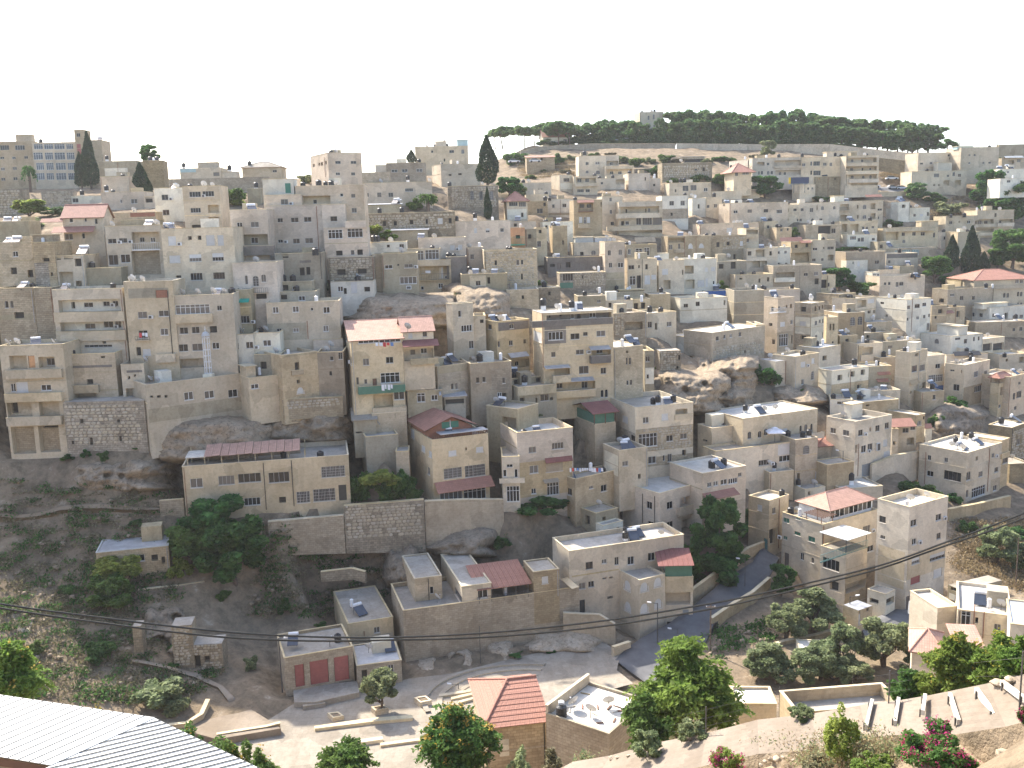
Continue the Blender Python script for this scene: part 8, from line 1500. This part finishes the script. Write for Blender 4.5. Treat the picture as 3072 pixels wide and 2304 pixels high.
def van():
 P=atY(*src('Q',1420,405),128);r=empty('minibus',P,'pale minibus parked by the arched gate','minibus');r.rotation_euler=(0,0,.15)
 mb=MB();pr=[(-2.6,.4),(2.5,.4),(2.6,1.1),(2.1,2.1),(-2.5,2.2),(-2.6,1.0)];A=[(x,-.95,z)for x,z in pr];B=[(x,.95,z)for x,z in pr];mb.poly(A[::-1],'carpaint');mb.poly(B,'carpaint')
 for k in range(6):mb.quad(A[k],A[(k+1)%6],B[(k+1)%6],B[k],'carpaint')
 mb.build('body',r)
 for k in range(4):mb=MB();mb.box((-2.2+k*1.1,-.965,1.25),(.95,0,0),(0,.02,0),(0,0,.65),'glass');mb.build('window',r)
 for x in(-1.7,1.6):
  for y in(-1.0,.8):mb=MB();mb.cyl((x,y,.38),.38,.22,'tyre',12,axis=(0,1,0));mb.build('wheel',r)
van()
# ------------------------------------------------------------------ gravel path, timber steps, fence
NY=18.0
def nh(t,x,y):
 d=ray(*src(t,x,y))
 for(a,c),(e,g)in zip(PATH[:-1],PATH[1:]):
  n=np.cross(e-a,c-a);s=np.dot(a-CAM,n)/np.dot(d,n);p=CAM+d*s
  if s>0 and inpoly(p[0:1],p[1:2],[a,e,g,c])[0]:return p+(0,0,.1)
 return hit(*src(t,x,y),NY,200)
mb=MB()
for(a,c),(e,g)in zip(PATH[:-1],PATH[1:]):
 up=np.array([0,0,.12])
 for k in range(6):t0,t1=k/6,(k+1)/6;mb.quad(a+(c-a)*t0+up,e+(g-e)*t0+up,e+(g-e)*t1+up,a+(c-a)*t1+up,'pathdust')
 dn=np.array([0,0,-2.0]);mb.quad(a+dn,e+dn,e+up,a+up,'ground');w=(c-a)*.5+dn;mb.quad(c+up,g+up,g+w,c+w,'ground')
tag(mb.build('gravel_path'),kind='structure')
for k,(x1,y1,x2,y2)in enumerate([(965,1150,915,1370),(1185,1135,1155,1335),(1405,1110,1385,1250),(1610,1100,1685,1330),(1830,1060,1985,1275),(2040,1000,2240,1150)]):
 A,B=nh('Q',x1,y1),nh('Q',x2,y2);r=empty('timber_step',A,['lowest pale timber step of the path','second timber step up the path','third timber step up the path','fourth timber step up the path','long timber step before the last','topmost timber step near the flat rock'][k],'step','timber steps across the gravel path');d=B-A;mb=MB();n=np.cross(d,(0,0,1));n/=np.linalg.norm(n)
 mb.box((0,0,.05),d,n*.16,(0,0,.26),'timber');mb.build('beam',r)
 for t in(.12,.9):mb=MB();mb.box(d*t+n*.17+np.array([0,0,-.1]),d/np.linalg.norm(d)*.08,n*.06,(0,0,.38),'iron');mb.build('stake',r)
fp=[('P',430,1430,1680),('P',1050,1290,1455),('P',1652,1150,1412),('Q',180,985,1252),('Q',785,890,1130),('Q',1088,850,1140),('Q',1455,780,1068),('Q',2168,690,1245),('Q',2700,560,1130)]
fence=empty('wire_fence',nh('P',430,1660),'thin iron post and wire fence along the gravel path','fence');fb=np.array(fence.location);tops=[]
for t,x,yt,yb_ in fp:
 A=nh(t,x,yb_);T=atY(*src(t,x,yt),A[1]);mb=MB();mb.cyl(A-(0,0,.3),.035,T[2]-A[2]+.3,'iron',6);mb.build('post',fence,fb);tops.append((A,T[2]-A[2]))
for(A,ha),(B,hb)in zip(tops[:-1],tops[1:]):
 for f in(.35,.62,.9):
  a,c=A+(0,0,ha*f),B+(0,0,hb*f);mb=MB();mid=(a+c)/2-(0,0,.12);mb.cyl(a,.008,np.linalg.norm(mid-a),'iron',4,axis=mid-a);mb.cyl(mid,.008,np.linalg.norm(c-mid),'iron',4,axis=c-mid);mb.build('wire',fence,fb)
def boulder(t,x,y,w,label,group=None,flat=.8,mats=RM):
 P=nh(t,x,y);s=w*TS*P[1]/FPX;o=link('boulder',RNG.choice(mats),None,(P[0],P[1],P[2]+s*.12),(RNG.uniform(-.3,.3),RNG.uniform(-.3,.3),RNG.uniform(0,6)),(s,s*RNG.uniform(.7,1),s*flat));return tag(o,label,'rock',group)
for k,(x,y,w)in enumerate([(60,1610,45),(110,1590,50),(160,1592,75),(215,1575,40),(335,1565,45),(385,1562,60),(440,1500,60),(490,1520,70),(555,1535,95),(625,1540,85),(700,1500,60),(740,1520,85),(790,1500,55),(920,1535,90),(850,1515,45),(1010,1440,50),(300,1600,40),(30,1640,45)]):boulder('Q',x,y,w,ORD[k]+' pale rock of the row edging the gravel path','rocks edging the gravel path')
boulder('Q',940,1465,85,'reddish rock at the foot of the lowest timber step',None,.9,RMb);boulder('Q',1988,985,140,'flat pale slab rock beside the topmost step',None,.5);boulder('Q',2110,960,120,'broad pale rock at the top of the path',None,.5);boulder('Q',2060,1560,160,'large squarish rock beside the red flowers',None,.8);boulder('Q',2150,1320,80,'small rock at the lower edge of path',None,.8)
for k,(x,y,w)in enumerate([(870,1600,60),(920,1590,50),(1010,1575,45),(1300,1530,60),(1480,1440,70),(1760,1330,50),(1840,1315,60),(1960,1300,50)]):boulder('P',x,y,w,ORD[k]+' small stone up the valley edge of the path','stones along the valley edge of the path',.6)
# ------------------------------------------------------------------ near plants
def frond_tree(name,label,P,ht,wd,mat,nf,seed,leaf=.34,droop=.5,start=.35,cat='tree',blossom=None,nb=0):
 R=np.random.RandomState(seed);r=empty(name,P,label,cat);mb=MB();Cc,Sz=[],[];tips=[]
 trunk_mb([(0,0,-.5),(.1,.1,ht*.3),(0,0,ht*.6)],wd*.025,wd*.012,mb,8);cs=[]
 chh=min(CH[0],ht*.9);zc=ht-chh*.55
 for k in range(20):
  d=R.normal(size=3);d/=np.linalg.norm(d);rr=R.rand()**.4*.8;tip=(d[0]*rr*wd*.42,d[1]*rr*wd*.42,zc+d[2]*rr*chh*.42);cs.append(tip);trunk_mb([(0,0,max(.2,ht-chh*1.15)),(tip[0]*.5,tip[1]*.5,(tip[2]+ht-chh*1.1)*.5),tip],wd*.011,wd*.004,mb,5)
 cs.append((0,0,ht-chh*.2))
 for k in range(nf):
  c=cs[R.randint(len(cs))];a=R.rand()*6.28;e=R.uniform(-.3,1.3);L_=wd*R.uniform(.09,.19);b0=np.array(c)+R.normal(0,wd*.05,3)
  dirh=np.array([math.cos(a),math.sin(a),0]);side=np.array([-dirh[1],dirh[0],0])
  for j in range(9):
   t=(j+1)/9;p=b0+dirh*L_*t*math.cos(e*.6)+np.array([0,0,L_*(math.sin(e)*t-droop*t*t)])
   for s_ in(-1,1):Cc.append(p+side*s_*leaf*.45);Sz.append(leaf*(1-.4*t))
  tips.append(b0+dirh*L_*.3+np.array([0,0,L_*.4]))
 Cc=np.array(Cc);Sz=np.array(Sz);V,Fq=leaves(Cc,Sz*.8,seed,up=.5,aspect=1.9);link('crown',arr_mesh('crown',V,Fq,mat),r);t=mb.build('trunk',r)
 if blossom:
  T2=np.array(tips)[R.choice(len(tips),min(nb,len(tips)),replace=False)];T2=np.repeat(T2,14,0)+R.normal(0,leaf*.45,(14*min(nb,len(tips)),3));V,Fq=leaves(T2,np.full(len(T2),leaf*.5),seed+3,aspect=1.0);link('blossoms',arr_mesh('blossoms',V,Fq,blossom),r)
 return r
CH=[5.0]
def near(t,x,yt,yb_,w,Y):
 P=atY(*src(t,x,yb_),Y);z=float(ground_z(np.array([P[0]]),np.array([P[1]]))[0]);T=atY(*src(t,x,yt),Y);CH[0]=T[2]-P[2];return(P[0],P[1],z-.1),T[2]-z,w*TS*Y/FPX
P,h_,w_=near('P',1500,545,1420,960,74);frond_tree('ailanthus_tree','big fresh green tree with feathery leaves below path',P,h_,w_*1.1,'leaf_ailanthus',950,1,.45)
P,h_,w_=near('P',1150,1000,1500,520,70);frond_tree('ailanthus_tree','lower feathery sapling before the littered terrace',P,h_,w_*1.1,'leaf_green',420,2,.36)
P,h_,w_=near('O',1680,1085,1700,760,66);frond_tree('flowering_tree','tree with golden seed clusters beside the red tiled roof',P,h_,w_*1.1,'leaf_green',800,3,.38,blossom='flower_gold',nb=130)
P,h_,w_=near('O',790,1470,1750,620,64);frond_tree('leafy_tree','dark green treetop at the lower edge of the plaza',P,h_,w_*1.1,'leaf_green',560,4,.36)
P,h_,w_=near('N',120,560,1150,620,58);frond_tree('palm_like_tree','feathery palm-like tree behind the white metal roof',P,h_,w_*1.15,'leaf_ailanthus',620,5,.36,droop=.8,blossom='flower_gold',nb=30)
P,h_,w_=near('Q',1650,480,1120,520,62);frond_tree('leafy_tree','yellowish feathery tree before the salmon cottages',P,h_,w_*1.15,'leaf_ailanthus',560,6,.34,blossom='leaf_yellow',nb=60)
P,h_,w_=near('Q',2000,470,1020,440,58);frond_tree('leafy_tree','feathery tree beside the roadside house',P,h_,w_*1.15,'leaf_ailanthus',480,7,.32,blossom='leaf_yellow',nb=50)
P,h_,w_=near('Q',2190,500,980,380,54);frond_tree('leafy_tree','feathery tree at the very edge above the path',P,h_,w_*1.15,'leaf_ailanthus',420,8,.3)
P,h_,w_=near('Q',1230,800,1130,380,66);frond_tree('leafy_tree','fresh green bush between olives and path',P,h_,w_*1.1,'leaf_green',260,9,.3)
P,h_,w_=near('Q',1420,830,1130,300,64);frond_tree('leafy_tree','yellow-green thicket below the path fence',P,h_,w_*1.1,'leaf_ailanthus',220,10,.28)
def near_bush(name,label,t,x,yt,yb_,w,mat,n,leaf,seed,Y=None,blossom=None,nb=0,cat='shrub',start=0.05):
 P=nh(t,x,yb_)if Y is None else np.array(near(t,x,yt,yb_,w,Y)[0]);T=atY(*src(t,x,yt),P[1]);ht,wd=T[2]-P[2],w*TS*P[1]/FPX;R=np.random.RandomState(seed);cl=[]
 for k in range(26):
  a=R.rand()*6.28;rr=math.sqrt(R.rand())*.40*wd;z=ht*R.uniform(start+.08,.86)*(1-.45*(rr/(.4*wd))**2);cl.append((rr*math.cos(a),rr*math.sin(a),z,wd*R.uniform(.08,.15),wd*R.uniform(.08,.15),ht*R.uniform(.08,.15)))
 r=empty(name,P,label,cat);Cc=clump_pts(cl,n,seed,.5);V,Fq=leaves(Cc,leaf*R.uniform(.6,1.3,n),seed,aspect=1.7);link('crown',arr_mesh('crown',V,Fq,mat),r);mb=MB()
 for k in range(7):trunk_mb([(0,0,-.2),(cl[k][0]*.5,cl[k][1]*.5,cl[k][2]*.6),cl[k][:3]],wd*.012,wd*.004,mb,5)
 mb.build('trunk',r)
 if blossom:
  c2=clump_pts(cl,nb,seed+5,.95);c2=np.repeat(c2,16,0)+R.normal(0,leaf*.8,(16*nb,3));V,Fq=leaves(c2,leaf*.75*R.uniform(.7,1.2,len(c2)),seed+6,aspect=1.0);link('blossoms',arr_mesh('blossoms',V,Fq,blossom),r)
 return r
near_bush('bougainvillea','large bush with crimson flowers beside the timber steps','Q',1440,1265,1680,830,'leaf_green',9000,.11,21,blossom='flower_pink',nb=150)
near_bush('bougainvillea','small magenta flowering bush at the lower edge','P',1850,1440,1730,430,'leaf_bright',4500,.10,22,Y=46,blossom='flower_pink',nb=170)
near_bush('bougainvillea','pink flowering sprig at the top of the path','Q',2215,1130,1290,130,'leaf_green',1500,.08,23,blossom='flower_pink',nb=22)
near_bush('young_tree','slim young tree with yellow-green foliage on the path','Q',690,1075,1680,330,'leaf_bright',2600,.11,24,cat='tree',start=.42)
near_bush('wild_bush','grey-green round bush on the path edge beside posts','P',1540,1230,1440,300,'leaf_olive',4000,.10,25)
near_bush('wild_bush','dark low bush at the bend of the path','P',1160,1330,1580,330,'leaf_olive',4200,.11,26)
near_bush('wild_bush','small grey bush before the sunken roof','Q',370,1130,1245,260,'leaf_olive',3000,.09,27)
near_bush('wild_bush','yellowish weeds at the bottom beside the small tree','Q',500,1540,1720,380,'leaf_scrub',4000,.09,28)
near_bush('wild_bush','orange-green weeds under the crimson flowers','Q',950,1500,1720,420,'leaf_ailanthus',4200,.09,29)
for k,(x,yt,yb_,w)in enumerate([(1560,1170,1480,440),(1760,1240,1560,460),(1960,1330,1640,460),(2140,1410,1720,440)]):near_bush('hedge_bush',['first','second','third','last'][k]+' clump of the orange-tinged hedge along the white roof','N',x,yt,yb_,w,'leaf_green',3600,.15,40+k,Y=48-k*1.5,blossom='flower_gold',nb=30)
for k,(x,yt,yb_,w)in enumerate([(1030,990,1230,260),(810,1040,1200,220),(690,1120,1210,150)]):near_bush('wild_bush',['yellow flowering bush behind the white metal roof','sparse yellow bush on the slope behind the roof','small yellow weeds at the roof edge'][k],'N',x,yt,yb_,w,'leaf_scrub',2200,.2,50+k,Y=66,blossom='leaf_yellow',nb=50)
for k,(x,yt,w)in enumerate([(-200,1400,330),(90,1370,330),(360,1430,330),(640,1460,300)]):near_bush('wild_bush',['pale weeds before the red-roofed house wall','tall weeds at the corner of the red-roofed house','grey weeds below the black barrel','weeds under the littered terrace edge'][k],'P',x,yt,1760,w,('leaf_scrub','leaf_olive','leaf_scrub','leaf_olive')[k],3200,.16,60+k,Y=66)
gp=scatter_poly('P',[(0,1300),(420,1250),(900,1380),(1500,1280),(1900,1230),(1900,1290),(1500,1400),(900,1600),(600,1659),(-600,1659),(-700,1500)],420,70,40.0)+scatter_poly('Q',[(0,1600),(700,1540),(1100,1480),(1100,1659),(0,1659)],90,72,25.0)
tufts('dry_grass',gp,'leaf_dry',.065,170,73,'tall straw-coloured weeds along the gravel path',.45,2.2);tufts('weeds',gp[::2],'leaf_olive',.075,190,74,'grey-green weeds along the gravel path',.5,2.0)
# ------------------------------------------------------------------ white ribbed metal roof
zA=43.0;A=atZ(*src('N',1285,1245),zA);L0=atZ(*src('N',0,1055),zA+.15);B=atZ(*src('N',420,1640),zA-.3);R1=atZ(*src('N',2150,1659),zA-.45)
shd=empty('metal_roofed_shed',(A[0],A[1],38),'low building under a white ribbed metal roof','shed');sb=np.array(shd.location);uT=(L0-A)/np.linalg.norm(L0-A);S_=B-A;nP=34;step_=np.linalg.norm(L0-A)/15.5
def strip(a,c,v,name='roof_panel'):
 mb=MB();w=c-a;n=np.cross(w,v);n/=np.linalg.norm(n);n=n if n[2]>0 else-n;mb.box(a,w*.955,v,n*.03,'whitetin');mb.build(name,shd,sb)
 mb=MB();mb.box(a+w*.97+n*.004,w*.022,v,n*.05,'ribshade');mb.build('rib',shd,sb)
for k in range(nP):strip(A+uT*step_*k,A+uT*step_*(k+1),S_)
uR=(R1-A)/np.linalg.norm(R1-A);LR=np.linalg.norm(R1-A)
tgt=A+S_*.63;D2=tgt-(A+uR*LR*.2);D2=D2/np.linalg.norm(D2)
for k in range(34):
 t0,t1=k*LR/17.0,(k+1)*LR/17.0
 def seam(t):
  p=A+uR*t;M2=np.array([[S_[0],-D2[0]],[S_[1],-D2[1]]]);q=np.linalg.solve(M2,(p-A)[:2]);return p,min(q[0],1.0),q[1]
 p0,s0,l0=seam(t0+1e-4);p1,s1,l1=seam(t1)
 q0,q1=p0+D2*min(l0,9.0),p1+D2*min(l1,9.0);mb=MB();up=np.array([0,0,.03]);mb.quad(p0,p1,q1,q0,'whitetin');mb.quad(p0-up,q0-up,q1-up,p1-up,'whitetin');mb.quad(p0-up,p1-up,p1,p0,'whitetin');mb.build('roof_panel',shd,sb)
 mb=MB();mb.box(p1+up*.2,uR*.011,(q1-p1),up*1.4,'ribshade');mb.build('rib',shd,sb)
mb=MB();e0=B-(0,0,.02);e1=A+uT*step_*nP+S_;mb.quad(e0-(0,0,.35),e1-(0,0,.35),e1-(0,0,.04),e0-(0,0,.04),'brownwood');mb.build('fascia',shd,sb)
c_=(A+B)/2;mb=MB();ins_=np.array([0,0,-6.0]);w0,w1,w2,w3=A*.94+c_*.06,A+uT*step_*nP,A+uT*step_*nP+S_*.9,A+S_*.9
for a,c in((w0,w1),(w1,w2),(w2,w3)):mb.quad(a+ins_,c+ins_,c-(0,0,.06),a-(0,0,.06),'tan')
mb.build('wall',shd,sb)
# ------------------------------------------------------------------ twin power cables across the valley
cp_=[(-700,1700),(0,1812),(280,1850),(560,1884),(760,1902),(1000,1912),(1250,1910),(1520,1894),(1827,1860),(2100,1816),(2272,1783),(2634,1698),(2850,1622),(3072,1540),(3700,1290)]
for k,(dy,lab)in enumerate(((0,'upper of two black power cables spanning the valley'),(17,'lower of two black power cables spanning the valley'))):
 mb=MB();pts=[]
 for i in range(len(cp_)-1):
  for j in range(4):
   t=j/4;p0=cp_[max(i-1,0)];p1=cp_[i];p2=cp_[i+1];p3=cp_[min(i+2,len(cp_)-1)]
   q=[.5*((2*p1[m])+(-p0[m]+p2[m])*t+(2*p0[m]-5*p1[m]+4*p2[m]-p3[m])*t*t+(-p0[m]+3*p1[m]-3*p2[m]+p3[m])*t**3)for m in(0,1)]
   gap=dy*(1 if k==0 else.45+.55*abs(math.sin((i+t)*.55)))
   pts.append(atY(q[0],q[1]+gap,30+(q[0]-1536)*.0006))
 for a,c in zip(pts[:-1],pts[1:]):mb.cyl(a,.034,np.linalg.norm(c-a),'darkpipe',6,cap=False,axis=c-a)
 tag(mb.build('power_cable',None,pts[0]),lab,'cable')
 # ------------------------------------------------------------------ washing, small things
def washing(tile,x1,x2,y,Y,label,n,seed,h=.8):
 A,B=atY(*src(tile,x1,y),Y),atY(*src(tile,x2,y),Y);R=random.Random(seed);r=empty('washing_line',A,label,'laundry');d=B-A;mb=MB();mb.cyl((0,0,0),.012,np.linalg.norm(d),'iron',4,axis=d);mb.build('line',r)
 for k in range(n):
  t=(k+.1)/n;w=d/n*R.uniform(.6,.9);hh=h*R.uniform(.6,1.1);mb=MB();o=d*t;m=R.choice(['clothwhite']*6+['clothblue','clothred']);k2=np.array([0.03,-.08,0]);mb.quad(o,o+w,o+w+k2-(0,0,hh),o+k2*.4-(0,0,hh*.95),m);mb.quad(o+(0,.03,0),o+k2*.4+(0,.03,-hh*.95),o+w+k2+(0,.03,-hh),o+w+(0,.03,0),m);mb.build('cloth',r)
washing('L',520,800,425,h12.Y-.3,'washing hung over the tan terrace house',14,1,.7)
washing('G',1060,1160,838,g5.Y-1.3,'red and white washing on the green balcony',4,2,1.0)
washing('G',1010,1165,490,g5.Y-.6,'coloured washing below the salmon tiled eaves',5,3,.7)
washing('B',1180,1265,1525,196,'small washing below the white enclosed balcony',3,4,.8)
washing('K',1748,1800,680,ch.Y-2.0,'pale towel hanging below the veranda',2,5,1.4)
washing('F',1150,1225,410,157.5,'coloured washing outside the tenement window',3,6,.8)
washing('B',1420,1480,1415,cb.Y-2.2,'rose sheet on the columned balcony',1,7,.8)
# ------------------------------------------------------------------ summer haze over the whole valley
m=bpy.data.materials.new('haze');m.use_nodes=True;MATS['haze']=m;nt=m.node_tree;nt.nodes.remove(nt.nodes['Principled BSDF'])
pv=nt.nodes.new('ShaderNodeVolumePrincipled');pv.inputs['Density'].default_value=0.00012;pv.inputs['Color'].default_value=(.97,.96,.94,1);pv.inputs['Anisotropy'].default_value=.2
nt.links.new(pv.outputs[0],nt.nodes['Material Output'].inputs['Volume'])
mb=MB();mb.box((-4200,-2200,-14),(8400,0,0),(0,7400,0),(0,0,140),'haze');tag(mb.build('haze'),kind='stuff')
